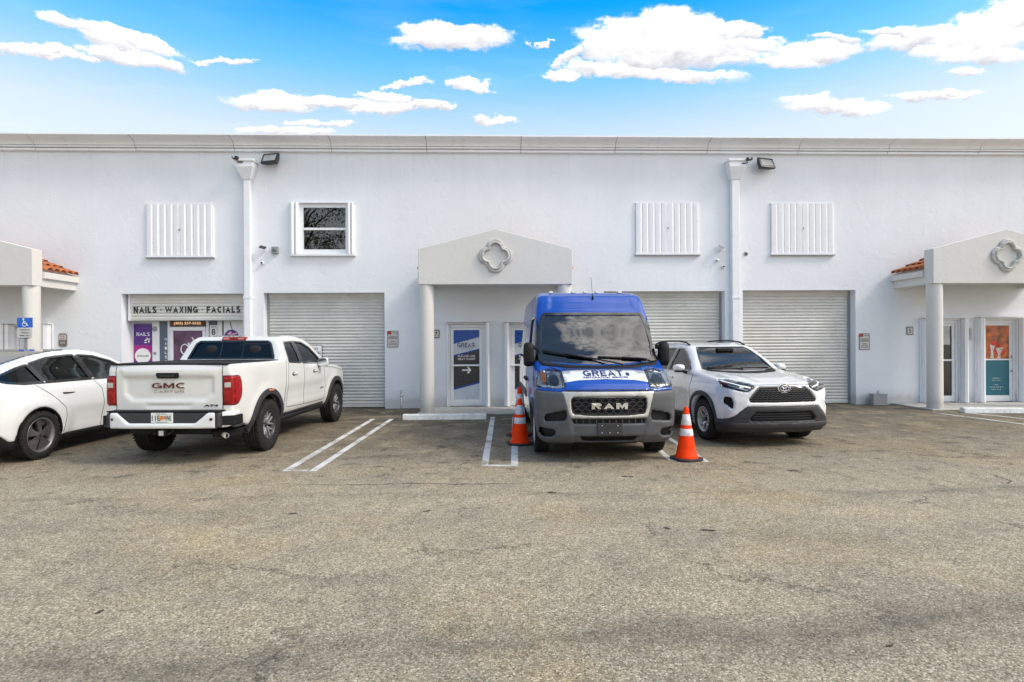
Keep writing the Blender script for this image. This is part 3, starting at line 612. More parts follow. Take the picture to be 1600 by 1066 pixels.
m_ = MB(); m_.box(PX(455), PX(557), WY-.10, WY-.0015, za-.11, za-.062); m_.box(PX(455), PX(557), WY-.06, WY-.0015, zb_+.032, zb_+.055); part('shutter_rail', m_, M['white'], win, .004)
# ------------------------------------------------------------------ downspouts
def downspout(pxc, pxw, flip):
    xc = PX(pxc, .1); hw = (PX(pxc+pxw/2, .1)-PX(pxc-pxw/2, .1))/2
    zt = PZ(250, pxc, .2); z1 = PZ(262, pxc, .2); z2 = PZ(280, pxc, .2); W = .22
    m_ = MB(); m_.box(xc-hw, xc+hw, WY-.16, WY-.003, 0.02, z2+.02)
    d_ = part('downspout', m_, M['white'], bevel=.012)
    m_ = MB(); m_.box(xc-W, xc+W, WY-.30, WY-.003, z1, zt-.06); m_.box(xc-W-.03, xc+W+.03, WY-.33, WY-.003, zt-.059, zt)
    vs = [(xc-W, WY-.3, z1-.002), (xc+W, WY-.3, z1-.002), (xc+W, WY-.003, z1-.002), (xc-W, WY-.003, z1-.002), (xc-hw-.02, WY-.18, z2), (xc+hw+.02, WY-.18, z2), (xc+hw+.02, WY-.003, z2), (xc-hw-.02, WY-.003, z2)]
    m_.add(vs, [(0, 1, 5, 4), (1, 2, 6, 5), (2, 3, 7, 6), (3, 0, 4, 7), (4, 5, 6, 7), (3, 2, 1, 0)])
    part('rain_head', m_, M['white'], d_, .008)
    m_ = MB(); zc = PZ(465, pxc, .1); m_.box(xc-hw-.012, xc+hw+.012, WY-.172, WY-.003, zc-.03, zc+.03); part('strap', m_, M['white'], d_)
downspout(388, 10, 1); downspout(1149.5, 12, -1)
# ------------------------------------------------------------------ porticos
DY = 1.42; YP = WY-DY
def px_(p): return PX(p, DY)
pw = (PX(895, DY)-PX(654, DY))/2
z_pk = PZ(358, 776, DY); z_sh = PZ(388.5, 700, DY); z_bt = PZ(444.5, 776, DY)
M['ceil'] = stucco_mat('portico_ceiling', (.74, .71, .62), .05)
def quat_path(R):
    pts = []; c = R*.50; r = R*.46
    for q in range(4):
        a0 = q*PI/2
        ctr = (c*math.cos(a0), c*math.sin(a0))
        for k in range(13):
            a = a0-math.radians(88)+math.radians(176)*k/12
            pts.append((ctr[0]+r*math.cos(a), ctr[1]+r*math.sin(a)))
        a = a0+PI/4; pts.append((R*.70*math.cos(a)-.0*R, R*.70*math.sin(a)))
    return pts
def portico(cx, lab):
    x0, x1 = cx-pw, cx+pw; sh = 0.0
    m_ = MB(); m_.prism([(x0, z_bt), (x1, z_bt), (x1, z_sh), (cx, z_pk), (x0, z_sh)], 'y', YP, YP+.30)
    o = part('portico', m_, M['portico'], bevel=.012)
    if lab: o['label'] = lab
    # side beams / soffit behind the pediment
    zE = PZ(431, 118); zF = PZ(458, 113)
    for (a, b_) in ((x0+.02, x0+.22), (x1-.22, x1-.02)):
        m_ = MB(); m_.box(a, b_, YP+.302, WY-.002, z_bt+.0, zE-.02)
        part('side_beam', m_, M['portico'], o, .008)
    m_ = MB(); m_.box(x0+.222, x1-.222, YP+.302, WY-.002, z_bt+.12, z_bt+.2); part('ceiling', m_, M['ceil'], o)
    for s, xe in ((-1, x0), (1, x1)):
        m_ = MB()
        m_.box(min(xe, xe-s*.03), max(xe, xe-s*.03), YP+.303, WY-.002, zE-.17, zE-.05) if False else m_.box(min(xe+s*.05, xe-s*.02), max(xe+s*.05, xe-s*.02), YP+.303, WY-.002, zE-.19, zE-.045)
        part('fascia', m_, M['portico'], o, .008)
    # roof deck (two slopes) with barrel tiles
    m_ = MB(); rz = z_pk-.22; ez = zE-.04
    m_.prism([(x0-.02, ez), (x1+.02, ez), (cx, rz)], 'y', YP+.302, WY-.002); part('gable', m_, M['portico'], o)
    m_ = MB()
    nrow = 5
    for s in (-1, 1):
        xe = cx+s*(pw+.055); dx = (cx-xe); dzr = rz-ez+.02; Ls = math.hypot(dx, dzr); yy0 = YP+.34; sp_ = (WY-.03-yy0)/nrow
        for r_i in range(nrow):
            yc = yy0+sp_*(r_i+.5)
            for c_i in range(5):
                t0, t1 = c_i/5, (c_i+1)/5
                A = Vector((xe+dx*t0, yc, ez+.03+dzr*t0+.018)); Bv = Vector((xe+dx*t1, yc, ez+.03+dzr*t1-.004))
                nn = 8; vs = []
                for (pt, rr) in ((A, .095), (Bv, .080)):
                    up = Vector((-dzr*(1 if dx > 0 else -1), 0, abs(dx))).normalized()
                    for thk in (0, .014):
                        for k in range(nn+1):
                            a = PI*k/nn; vs.append(pt+Vector((0, 1, 0))*(rr-thk)*math.cos(a)+up*(rr-thk)*math.sin(a)*.85)
                K = nn+1
                fs = [(k, k+1, 2*K+k+1, 2*K+k) for k in range(nn)]+[(K+k, 3*K+k, 3*K+k+1, K+k+1) for k in range(nn)]+[(k, K+k, K+k+1, k+1) for k in range(nn)]+[(2*K+k, 2*K+k+1, 3*K+k+1, 3*K+k) for k in range(nn)]
                m_.add(vs, fs, True)
    part('tile_roof', m_, M['terracotta'], o)
    # columns
    for s in (-1, 1):
        m_ = MB(); R = .17; xc = cx+s*(pw-R-.0)
        m_.lathe([(R, 0.004), (R, z_bt-.001)], 28, Matrix.Translation((xc, YP+.19, 0)))
        part('column', m_, M['portico'], o)
    # quatrefoil medallion
    zc = PZ(400, 776, DY); R = .40
    m_ = MB(); up = Vector((0, -1, 0))
    for (Rq, w_, h_, base) in ((R*.93, .045, .055, 0), (R*.80, .028, .085, 0)):
        path = [(cx+a, YP-.002, zc+b) for a, b in quat_path(Rq)]
        m_.sweep(path, [(-w_, 0), (-w_*.9, h_*.7), (-w_*.3, h_), (w_*.3, h_), (w_*.9, h_*.7), (w_, 0)], True, up, False)
    part('medallion', m_, M['stone'], o)
    return o
cC = (PX(654, DY)+PX(895, DY))/2
cRt = PX(1573.5, DY); cLf = PX(51, DY)-pw
portico(cC, 'portico over the doors behind the blue van'); portico(cRt, 'portico at the right end'); portico(cLf, 'portico at the left end')
for c_ in (cC, cRt, cLf):
    m_ = MB(); m_.box(c_-pw-.05, c_+pw+.05, YP-.02, WY-.001, .0, .035); o = m_.build('walkway', M['concrete'], None, .01); tag(o, kind='structure')
# ------------------------------------------------------------------ entry doors
def entry(key, oa, ob, stack, style, st_px):
    x0, x1, z0, z1, d = OP[key]
    m_ = MB(); y0 = WY-.0; f = .055
    # outer trim round the opening
    A, Bx = PX(oa), PX(ob)
    m_.box(A, x0, WY-.05, WY-.002, .035, z1+.06); m_.box(x1, Bx, WY-.035, WY-.002, .035, z1+.06); m_.box(x0, x1, WY-.05, WY-.002, z1, z1+.06)
    m_.box(x0, x0+f, WY+.03, WY+.13, .035, z1); m_.box(x1-f, x1, WY+.03, WY+.13, .035, z1); m_.box(x0+f, x1-f, WY+.03, WY+.13, z1-f*1.5, z1)
    o = part('entry_door', m_, M['white'], bevel=.006)
    lx0, lx1, lz0, lz1 = x0+f+.004, x1-f-.004, .045, z1-f*1.5-.004
    m_ = MB(); s = .075; yl = WY+.06
    m_.box(lx0, lx0+s, yl, yl+.045, lz0, lz1); m_.box(lx1-s, lx1, yl, yl+.045, lz0, lz1); m_.box(lx0+s, lx1-s, yl, yl+.045, lz1-s*.8, lz1); m_.box(lx0+s, lx1-s, yl, yl+.045, lz0, lz0+.16)
    part('door_leaf', m_, M['white'], o, .005)
    gx0, gx1, gz0, gz1 = lx0+s, lx1-s, lz0+.16, lz1-s*.8
    yg = yl+.02
    if style in ('great',):
        W = gx1-gx0; Hh = gz1-gz0; q = lambda u, v: (gx0+u*W, gz0+v*Hh)
        def poly(name, pts, mat, dd):
            mm = MB(); mm.add([(q(u, v)[0], yg-dd, q(u, v)[1]) for u, v in pts], [tuple(range(len(pts)))]); part(name, mm, mat, o)
        poly('window_film', [(0, 0), (1, 0), (1, 1), (0, 1)], M['paleposter'], 0)
        poly('window_film', [(0, .80), (1, .90), (1, 1), (0, 1)], M['blueposter'], .003)
        poly('window_film', [(0, .62), (1, .715), (1, .735), (0, .64)], M['blueposter'], .003)
        poly('window_film', [(0, .165), (1, .26), (1, .7149), (0, .6199)], M['darkposter'], .0035)
        poly('window_film', [(0, .14), (1, .235), (1, .2599), (0, .1649)], M['blueposter'], .003)
        t = MB(); wall_block(t, 'GREAT', q(.48, .785)[0], q(.5, .785)[1], yg-.006, W*.66, .11, .19)
        wall_text(t, 'RESTORATION', q(.5, .745)[0], q(.5, .745)[1], yg-.006, W*.55, .018, .0); wall_text(t, 'SERVICES', q(.5, .72)[0], q(.5, .722)[1], yg-.006, W*.4, .014, .0)
        t.prism([(q(.79, 0)[0]+.022*math.cos(2*PI*k/12), q(0, .775)[1]+.022*math.sin(2*PI*k/12)) for k in range(12)], 'y', yg-.006, yg-.0055)
        part('lettering', t, M['navy'], o)
        t = MB(); wall_block(t, 'PLEASE USE', q(.5, .62)[0], q(.5, .627)[1], yg-.007, W*.66, .052, .17); wall_block(t, 'NEXT DOOR', q(.5, .585)[0], q(.5, .585)[1], yg-.007, W*.66, .052, .17)
        ax, az = q(.5, .425); L_ = W*.17
        t.add([(ax-L_, yg-.007, az-.019), (ax+L_*.75, yg-.007, az-.019), (ax+L_*.75, yg-.007, az+.019), (ax-L_, yg-.007, az+.019)], [(0, 1, 2, 3)])
        for s_ in (-1, 1):
            t.add([(ax+L_+.01, yg-.0075, az), (ax+L_-.045, yg-.0075, az), (ax+L_*.25-.02, yg-.0075, az+s_*.075), (ax+L_*.25+.02, yg-.0075, az+s_*.095)], [(0, 1, 2, 3) if s_ > 0 else (3, 2, 1, 0)])
        mbx = t; mbx.v = [(x, y-WY, z) for x, y, z in mbx.v]; mbx.build('lettering', M['whiteink'], o, fixn=False)
    elif style == 'drink':
        W = gx1-gx0; zm_ = PZ(562, 1555)
        mm = MB(); mm.box(gx0, gx1, yg-.004, yg, zm_+.02, gz1); pic = pbr('orange_food_print', (.42, .10, .02), .35, var=.9, scale=4.5); part('poster', mm, pic, o)
        mm = MB(); mm.box(gx0, gx1, yg-.004, yg, gz0, zm_-.02); part('poster', mm, pbr('teal_poster', (.01, .13, .18), .35), o)
        mm = MB(); cx_ = (gx0+gx1)/2
        for (dx, dz, rr) in ((-.03, .42, .10), (.10, .36, .08), (-.12, .28, .09), (.05, .24, .11), (.16, .20, .09)):
            mm.prism([(cx_+dx+rr*math.cos(2*PI*k/14), zm_+dz+rr*.8*math.sin(2*PI*k/14)) for k in range(14)], 'y', yg-.008, yg-.005)
        part('fruit_print', mm, pbr('red_fruit', (.55, .03, .01), .35, var=.5, scale=16), o)
        mm = MB(); mm.prism([(cx_-.17, zm_+.40), (cx_-.03, zm_+.36), (cx_-.09, zm_+.22), (cx_-.07, zm_+.04), (cx_-.16, zm_+.04), (cx_-.15, zm_+.22)], 'y', yg-.012, yg-.009)
        mm.prism([(cx_-.02, zm_+.30), (cx_+.19, zm_+.33), (cx_+.11, zm_+.14), (cx_+.12, zm_+.03), (cx_+.02, zm_+.03), (cx_+.05, zm_+.14)], 'y', yg-.012, yg-.009)
        part('glass_print', mm, pbr('pale_glass_print', (.62, .5, .45), .3, var=.35, scale=20), o)
        mm = MB()
        for k, (w_, t_) in enumerate(((.22, 'MENU'), (.24, 'JUICE BAR'), (.10, 'OPEN'), (.36, 'MON-FRI 8-5'), (.26, 'SAT 9-2'))):
            wall_text(mm, t_, cx_, zm_-.50-k*.062-(0.05 if k > 1 else 0), yg-.006, w_, .022, .0)
        part('lettering', mm, M['whiteink'], o)
        mm = MB(); mm.box(gx0, gx1, yl, yl+.045, zm_-.0195, zm_+.0195); part('mid_rail', mm, M['white'], o)
    else:
        mm = MB(); mm.box(gx0, gx1, yg, yg+.006, gz0, gz1); part('pane', mm, M['pane'], o)
        mm = MB(); mm.box(x0, x1, WY+.129, WY+.139, 0.03, z1); part('backing', mm, M['roomdark'], o)
    # push bar and lock
    mm = MB(); zb2 = PZ(571, 730) if style == 'great' else PZ(563, 1470)
    if style != 'drink': mm.box(lx0-.01, lx1-.03, yl-.05, yl-.02, zb2-.022, zb2+.022); mm.box(lx0+.01, lx0+.05, yl-.02, yl, zb2-.02, zb2+.02); mm.box(lx1-.08, lx1-.05, yl-.02, yl, zb2-.02, zb2+.02)
    hx = lx0+.035 if stack > 0 else lx1-.035
    mm.lathe([(.0, 0), (.022, .0), (.022, .03), (.0, .03)], 12, Matrix.Translation((hx, yl, zb2-.30)) @ Matrix.Rotation(PI/2, 4, 'X')); mm.box(hx-.012, hx+.012, yl-.02, yl, zb2+.04, zb2+.12)
    part('handle', mm, M['white'] if style != 'drink' else M['grey'], o, .004)
    if style == 'great' or style == 'dark':
        pass
    # folded storm shutter stacks
    for (s0, s1) in st_px:
        a, b_ = PX(s0), PX(s1); mm = MB()
        mm.prism([(a, WY-.052), (a+.01, WY-.17), ((a+b_)/2, WY-.20), (b_-.01, WY-.17), (b_, WY-.052)], 'z', .05, z1+.04); part('folded_shutter', mm, M['shutter'], o)
    mm = MB(); mm.box(A-.01, Bx+.01, WY-.21, WY-.051, z1+.061, z1+.085); part('shutter_track', mm, M['white'], o)
    return o
entry('d1', 698, 766, 1, 'great', [(759, 765)]); entry('d2', 787, 855, -1, 'great', [(789, 795.5)])
entry('d3', 1436, 1508, 1, 'dark', [(1438, 1446), (1499, 1506)]); entry('d4', 1522, 1599, -1, 'drink', [(1524, 1532), (1589, 1597)])
entry('d0', 4, 84, 1, 'dark', [(6, 14), (15, 22), (72, 82)])
# ================================================================== things on the wall
def signplate(name, px0, px1, py0, py1, label, cat, mat, dy=.0, th=.012, group=None, r=.02):
    x0, z0 = P(px0, py1, dy); x1, z1 = P(px1, py0, dy)
    o = empty(name, ((x0+x1)/2, WY-dy, (z0+z1)/2), 0, label, cat, group)
    w_, h_ = (x1-x0)/2, (z1-z0)/2
    pts = []
    for (sx, sz, a0) in ((1, 1, 0), (-1, 1, PI/2), (-1, -1, PI), (1, -1, 3*PI/2)):
        for k in range(4):
            a = a0+k*PI/6; pts.append((sx*(w_-r)+r*math.cos(a), sz*(h_-r)+r*math.sin(a)))
    m_ = MB(); m_.prism(pts, 'y', -th, -.001); m_.build('plate', mat, o)
    return o, w_, h_, -th
def stext(o, items, y, mat, name='lettering'):
    m_ = MB()
    for (t, cx, cz, w_, h_) in items: wall_text(m_, t, cx, cz, y-.0015, w_, h_, .015)
    return m_.build(name, mat, o, fixn=False)
M['signgrey'] = pbr('sign_white', (.60, .58, .56), .5); M['signred'] = pbr('sign_red', (.35, .03, .02), .5); M['signblue'] = pbr('sign_blue', (.01, .12, .55), .4); M['signdark'] = pbr('sign_taupe', (.17, .15, .14), .5)
def parking_sign(px0, px1, py0, py1, label):
    o, w_, h_, y = signplate('parking_sign', px0, px1, py0, py1, label, 'sign', M['signdark'], .0, .014, 'parking rule signs on the wall', .03)
    b = MB(); b.box(-w_+.018, w_-.018, y-.004, y-.0005, -h_+.018, h_-.095); b.box(-.03, w_-.018, y-.004, y-.0005, h_-.09, h_-.018); b.build('sign_face', M['signgrey'], o)
    b = MB(); b.box(-w_+.018, -.034, y-.004, y-.0005, h_-.09, h_-.018); b.build('tow_symbol', M['signred'], o)
    stext(o, [('PARKING', w_*.42, h_-.055, w_*.9, .035), ('THIS SPACE', 0, h_*.30, w_*1.5, .04), ('RESERVED', 0, 0.02, w_*1.5, .045), ('TENANTS', 0, -h_*.27, w_*1.0, .032), ('UNAUTHORIZED', 0, -h_*.48, w_*1.45, .03), ('WILL BE TOWED', 0, -h_*.68, w_*1.5, .03)], y-.004, M['ink'])
parking_sign(605, 622.5, 517, 543, 'small dark framed parking sign on the wall left of the middle portico')
parking_sign(1342, 1358.5, 521, 547, 'small white parking sign on the wall between the last roller door and right portico')
# the lower two-piece sign by the nail shop
o, w_, h_, y = signplate('tow_sign', 92, 105, 521, 542, 'small brown tow-away sign on the wall between the left portico and nail shop', 'sign', M['signdark'], r=.05)
b = MB(); b.box(-w_*.8, w_*.8, y-.004, y-.0005, .0, h_*.8); b.build('sign_face', M['signgrey'], o); stext(o, [('TOW', 0, h_*.55, w_*1.1, .05), ('AWAY', 0, h_*.2, w_*1.2, .05)], y-.004, M['signred']); stext(o, [('ZONE', 0, -h_*.4, w_*1.1, .05)], y, M['signgrey'])
def number(px0, px1, py0, py1, txt, label, dy=0):
    o, w_, h_, y = signplate('number_plate', px0, px1, py0, py1, label, 'sign', M['signdark'], dy, .015, 'unit number plates', .008)
    b = MB(); b.box(-w_*.72, w_*.72, y-.003, y-.0005, -h_*.75, h_*.75); b.build('sign_face', M['signgrey'], o)
    stext(o, [(txt, 0, 0, w_*.75, h_*1.0)], y-.003, M['ink'])
number(676, 687, 515.5, 528.5, '7', 'square number 7 plate beside the door under the middle portico')
number(1416, 1426.5, 510.5, 523.5, '5', 'square number 5 plate left of the right portico')
number(1597, 1607, 509, 522, '4', 'brown number plate cut by the right edge of the photo')
o, w_, h_, y = signplate('door_notice', 1509, 1518.5, 512, 532.5, 'narrow grey notice of opening rules between the two doors under the right portico', 'sign', M['signgrey'], r=.01)
stext(o, [('NOTICE', 0, h_*.7, w_*1.4, .035), ('NO SMOKING', 0, h_*.42, w_*1.5, .03), ('NO SOLICITING', 0, h_*.14, w_*1.6, .03), ('PLEASE KEEP', 0, -h_*.14, w_*1.5, .03), ('DOOR CLOSED', 0, -h_*.42, w_*1.5, .03), ('THANK YOU', 0, -h_*.7, w_*1.4, .03)], y, M['ink'])
# NO PARKING on the second roller door
o, w_, h_, y = signplate('no_parking_sign', 483, 503.5, 539.5, 566, 'white NO PARKING sign on the roller door seen above the pickup', 'sign', M['ink'], -.24, .014, r=.01)
b = MB(); b.box(-w_+.012, w_-.012, y-.003, y-.0005, -h_+.012, h_-.012); b.build('sign_face', M['whiteink'], o)
stext(o, [('NO', 0, h_*.55, w_*.8, .075), ('PARKING', 0, h_*.10, w_*1.6, .075), ('ANY TIME', 0, -h_*.4, w_*1.5, .06)], y-.003, M['ink'])
# accessible parking sign on a post
gx = PX(39.5, 2.0); Yp = WY-2.0
o = empty('disabled_parking_sign', (gx, Yp, 0), 0, 'blue wheelchair parking sign on a post in front of the left portico column', 'sign')
b = MB(); b.box(-.025, .025, 0.0, .03, 0.0, PZ(497, 40, 2.0)); b.build('post', M['grey'], o)
zt, zm_, zb2 = PZ(496.5, 40, 2.0), PZ(512, 40, 2.0), PZ(528, 40, 2.0)
b = MB(); b.box(-.165, .165, -.012, -.001, zm_, zt); b.build('blue_plate', M['signblue'], o, .003)
b = MB(); b.box(-.155, .155, -.012, -.001, zb2, zm_-.006); b.build('lower_plate', M['signgrey'], o, .003)
b = MB(); zc = (zt+zm_)/2
b.prism([(-.03+.02*math.cos(2*PI*k/12), zc+.075+.02*math.sin(2*PI*k/12)) for k in range(12)], 'y', -.0145, -.0125)
for seg in (((-.028, zc+.05), (-.02, zc-.01), .010), ((-.02, zc-.01), (.035, zc-.012), .010), ((.035, zc-.012), (.055, zc-.065), .010), ((.055, zc-.065), (.075, zc-.06), .008), ((-.024, zc+.025), (.02, zc+.022), .007)):
    (ax, az), (bx_, bz), hw = seg; dd = Vector((bx_-ax, bz-az)); n_ = Vector((-dd.y, dd.x)).normalized()*hw
    b.prism([(ax+n_.x, az+n_.y), (bx_+n_.x, bz+n_.y), (bx_-n_.x, bz-n_.y), (ax-n_.x, az-n_.y)], 'y', -.0145, -.0125)
arc = [(-.005+.052*math.cos(a), zc-.035+.052*math.sin(a)) for a in np.linspace(math.radians(120), math.radians(340), 14)]
arc2 = [(-.005+.040*math.cos(a), zc-.035+.040*math.sin(a)) for a in np.linspace(math.radians(340), math.radians(120), 14)]
for k in range(13): b.add([(arc[k][0], -.0146, arc[k][1]), (arc[k+1][0], -.0146, arc[k+1][1]), (arc2[12-k][0], -.0146, arc2[12-k][1]), (arc2[13-k][0], -.0146, arc2[13-k][1])], [(0, 1, 2, 3)])
b.build('wheelchair_symbol', M['whiteink'], o)
b = MB()
for k, t in enumerate(('PARKING BY', 'DISABLED', 'PERMIT ONLY', '$255 FINE')): wall_text(b, t, 0, zm_-.05-k*.062, -.0135, .22 if k != 1 else .17, .032, .02)
b.build('lettering', M['ink'], o, fixn=False)
# flood lights under the cornice
M['lens'] = pbr('lamp_lens', (.42, .43, .42), .12, coat=1)
def floodlight(px0, px1, py0, py1, s, label):
    x0, z0 = P(px0, py1, .2); x1, z1 = P(px1, py0, .2)
    o = empty('flood_light', ((x0+x1)/2, WY, (z0+z1)/2), 0, label, 'wall lamp', 'flood lights under the cornice'); w_, h_ = (x1-x0)/2, (z1-z0)/2
    Mt = Matrix.Translation((0, -.22, 0)) @ Matrix.Rotation(math.radians(16*s), 4, 'Z') @ Matrix.Rotation(math.radians(-24), 4, 'X')
    b = MB(); ww, hh = w_*.92, h_*.95
    b.box(-ww, ww, -.012, .03, -hh, hh, Mt)
    vs = [Mt @ Vector(v) for v in ((-ww, .031, -hh), (ww, .031, -hh), (ww, .031, hh), (-ww, .031, hh), (-ww*.7, .15, -hh*.6), (ww*.7, .15, -hh*.6), (ww*.7, .15, hh*.6), (-ww*.7, .15, hh*.6))]
    b.add(vs, [(0, 1, 5, 4), (1, 2, 6, 5), (2, 3, 7, 6), (3, 0, 4, 7), (4, 5, 6, 7)]); b.build('housing', M['black'], o, .006)
    b = MB(); b.box(-ww*.78, ww*.78, -.02, -.0125, -hh*.62, hh*.62, Mt); b.build('lens', M['lens'], o, .004)
    b = MB(); b.tube([(0, -.12, .02), (0, -.05, .06), (0, -.003, .06)], .022, 8); b.lathe([(0, 0), (.06, 0), (.06, .02), (0, .02)], 16, Matrix.Translation((0, -.002, .06)) @ Matrix.Rotation(PI/2, 4, 'X')); b.build('bracket', M['black'], o)
floodlight(406.5, 437.5, 238.5, 257, -1, 'black flood light under the cornice beside the left downspout')
floodlight(1182.5, 1212, 245.5, 264.5, 1, 'black flood light under the cornice beside the right downspout')
def smallcam(px, py, s, label):
    x, z = P(px, py, .3); o = empty('security_camera', (x, WY, z), 0, label, 'camera', 'small black cameras at the downspout tops')
    b = MB(); b.box(-.07, .07, -.42, -.30, -.03, .035); b.build('body', M['black'], o, .01)
    b = MB(); b.tube([(s*.03, -.36, -.035), (s*.04, -.34, -.09), (s*.16, -.30, -.09)], .014, 6); b.build('bracket', M['black'], o)
    b = MB(); b.lathe([(0, 0), (.026, 0), (.026, .02), (0, .02)], 12, Matrix.Translation((-.02, -.421, 0)) @ Matrix.Rotation(PI/2, 4, 'X')); b.build('lens', M['lens'], o)
smallcam(369.5, 248, 1, 'tiny black camera on the top of the left downspout'); smallcam(1169, 250, -1, 'tiny black camera on the top of the right downspout')
M['solar'] = pbr('solar_cell', (.03, .03, .04), .2, coat=1); M['solarpale'] = pbr('solar_cell_pale', (.2, .21, .22), .2, coat=1)
def solar(px, py, label, s=1, mat='solar'):
    x, z = P(px, py, .1); o = empty('solar_panel', (x, WY, z), 0, label, 'solar panel', 'small solar panels for the wall cameras')
    Mt = Matrix.Translation((0, -.12, .03)) @ Matrix.Rotation(math.radians(18*s), 4, 'Y') @ Matrix.Rotation(math.radians(-42), 4, 'X')
    b = MB(); b.box(-.095, .095, -.008, .008, -.065, .065, Mt); b.build('frame', M['white'], o, .003)
    b = MB(); b.box(-.085, .085, -.0105, -.0085, -.056, .056, Mt); b.build('cell', M[mat], o)
    b = MB(); b.tube([(0, -.10, .0), (0, -.05, -.05), (0, -.002, -.05)], .014, 6); b.build('bracket', M['white'], o)
solar(411, 389, 'tilted black solar panel beside the left downspout'); solar(1126, 389, 'tilted pale solar panel beside the right downspout', 1.6, 'solarpale')
def dome(px, py, label, r=.045):
    x, z = P(px, py, .05); o = empty('camera', (x, WY, z), 0, label, 'camera', 'small white wall cameras')
    b = MB(); b.lathe([(0, 0), (r, 0), (r, .07), (r*.8, .09), (0, .09)], 16, Matrix.Translation((0, -.001, 0)) @ Matrix.Rotation(PI/2, 4, 'X')); b.build('body', M['white'], o)
    b = MB(); b.lathe([(0, 0), (r*.55, 0), (r*.5, .01), (0, .012)], 12, Matrix.Translation((0, -.092, 0)) @ Matrix.Rotation(PI/2, 4, 'X')); b.build('lens', M['dark'], o)
dome(410, 411, 'small white camera under the solar panel by the left downspout'); dome(1130, 417, 'small white camera lowest beside the right downspout')
x, z = P(1121, 406, .05); o = empty('light_sensor', (x, WY, z), 0, 'small white hooded sensor between the solar panel and camera by the right downspout', 'sensor')
b = MB(); b.lathe([(.05, 0), (.045, .03), (.02, .045), (0, .05)], 16, Matrix.Translation((0, -.05, -.02))); b.box(-.03, .03, -.05, -.001, -.02, .02); b.build('hood', M['white'], o); b = MB(); b.box(-.02, .02, -.06, -.03, -.045, -.021); b.build('sensor_eye', M['grey'], o)
x, z = P(430, 391, .05); o = empty('junction_box', (x, WY, z), 0, 'square grey junction box beside the left downspout', 'junction box')
b = MB(); b.box(-.08, .08, -.10, -.001, -.085, .085); b.build('box', M['grey'], o, .008); b = MB(); b.lathe([(0, 0), (.05, 0), (.045, .015), (0, .02)], 16, Matrix.Translation((0, -.1005, 0)) @ Matrix.Rotation(PI/2, 4, 'X')); b.build('cover', pbr('cover_grey', (.16, .17, .17), .5), o)
x, z = P(1166, 396.5, .03); o = empty('wall_vent', (x, WY, z), 0, 'small round grey vent on the wall right of the right downspout', 'vent')
b = MB(); b.lathe([(0, 0), (.055, 0), (.055, .02), (.04, .03), (0, .03)], 20, Matrix.Translation((0, -.001, 0)) @ Matrix.Rotation(PI/2, 4, 'X')); b.build('cap', M['grey'], o); b = MB(); b.lathe([(.0, 0), (.03, 0), (.0, .005)], 12, Matrix.Translation((0, -.032, 0)) @ Matrix.Rotation(PI/2, 4, 'X')); b.build('grille', M['dark'], o)
# soffit lamp under right portico
x = PX(1525, .8, 455); o = empty('ceiling_lamp', (x, WY-.8, z_bt+.12), 0, 'small dark round lamp on the ceiling of the right portico', 'lamp')
b = MB(); b.lathe([(.0, -.07), (.05, -.065), (.07, -.04), (.07, -.001), (0, 0)], 16); b.build('lamp_body', M['grey'], o)
# standpipes
def tap(px, pyb, pyt, label):
    x, z = P(px, pyt, .1); o = empty('water_tap', (x, WY-.1, 0), 0, label, 'tap', 'pipes with taps at the wall base')
    b = MB(); b.tube([(0, .02, 0), (0, .02, z)], .018, 8); b.build('pipe', M['white'], o)
    b = MB(); b.tube([(0, .02, z), (0, -.03, z), (0, -.06, z-.05)], .014, 8); b.tube([(-.035, -.03, z+.04), (.035, -.03, z+.04)], .009, 6); b.tube([(0, -.03, z), (0, -.03, z+.04)], .007, 6); b.box(-.03, .03, -.0, .098, z-.12, z-.09); b.build('faucet', M['grey'], o)
tap(627, 637, 613, 'thin white pipe with tap at the wall left of the middle portico column'); tap(1371, 630, 613, 'small tap rising behind the grey box left of the right portico')
x0, z1 = P(1363, 617, .25); x1, z0 = P(1385, 630, .25)
o = empty('utility_box', ((x0+x1)/2, WY-.25, 0), 0, 'low grey metal utility box on the ground at the wall, under the tap', 'utility box')
b = MB(); b.box(-(x1-x0)/2, (x1-x0)/2, -.05, .12, 0.002, z1); b.build('box', M['grey'], o, .01); b = MB(); b.box(-(x1-x0)/2-.01, (x1-x0)/2+.01, -.06, .13, z1+.001, z1+.02); b.build('lid', M['grey'], o, .004)
# wheel stops
def wheelstop(pa, pb, label):
    A = G(*pa); Bv = G(*pb); mid = (A+Bv)/2; Lh = (Bv-A).length/2; ang = math.atan2(Bv.y-A.y, Bv.x-A.x)
    o = empty('wheel_stop', (mid.x, mid.y, 0), ang, label, 'wheel stop', 'concrete wheel stops')
    b = MB(); b.prism([(-.10, .0), (.10, .0), (.075, .10), (.05, .125), (-.05, .125), (-.075, .10)], 'x', -Lh, Lh); b.build('block', M['stoppaint'], o, .012)
    b = MB()
    for sx in (-.6, .6): b.lathe([(0, 0), (.014, 0), (.012, .006), (0, .008)], 10, Matrix.Translation((sx*Lh, 0, .125)))
    b.build('anchor_pin', M['grey'], o)
    return o
wheelstop((630, 656), (760, 655), 'pale painted concrete wheel stop below the middle portico column')
wheelstop((1503, 645), (1650, 646), 'white concrete wheel stop below the right portico')
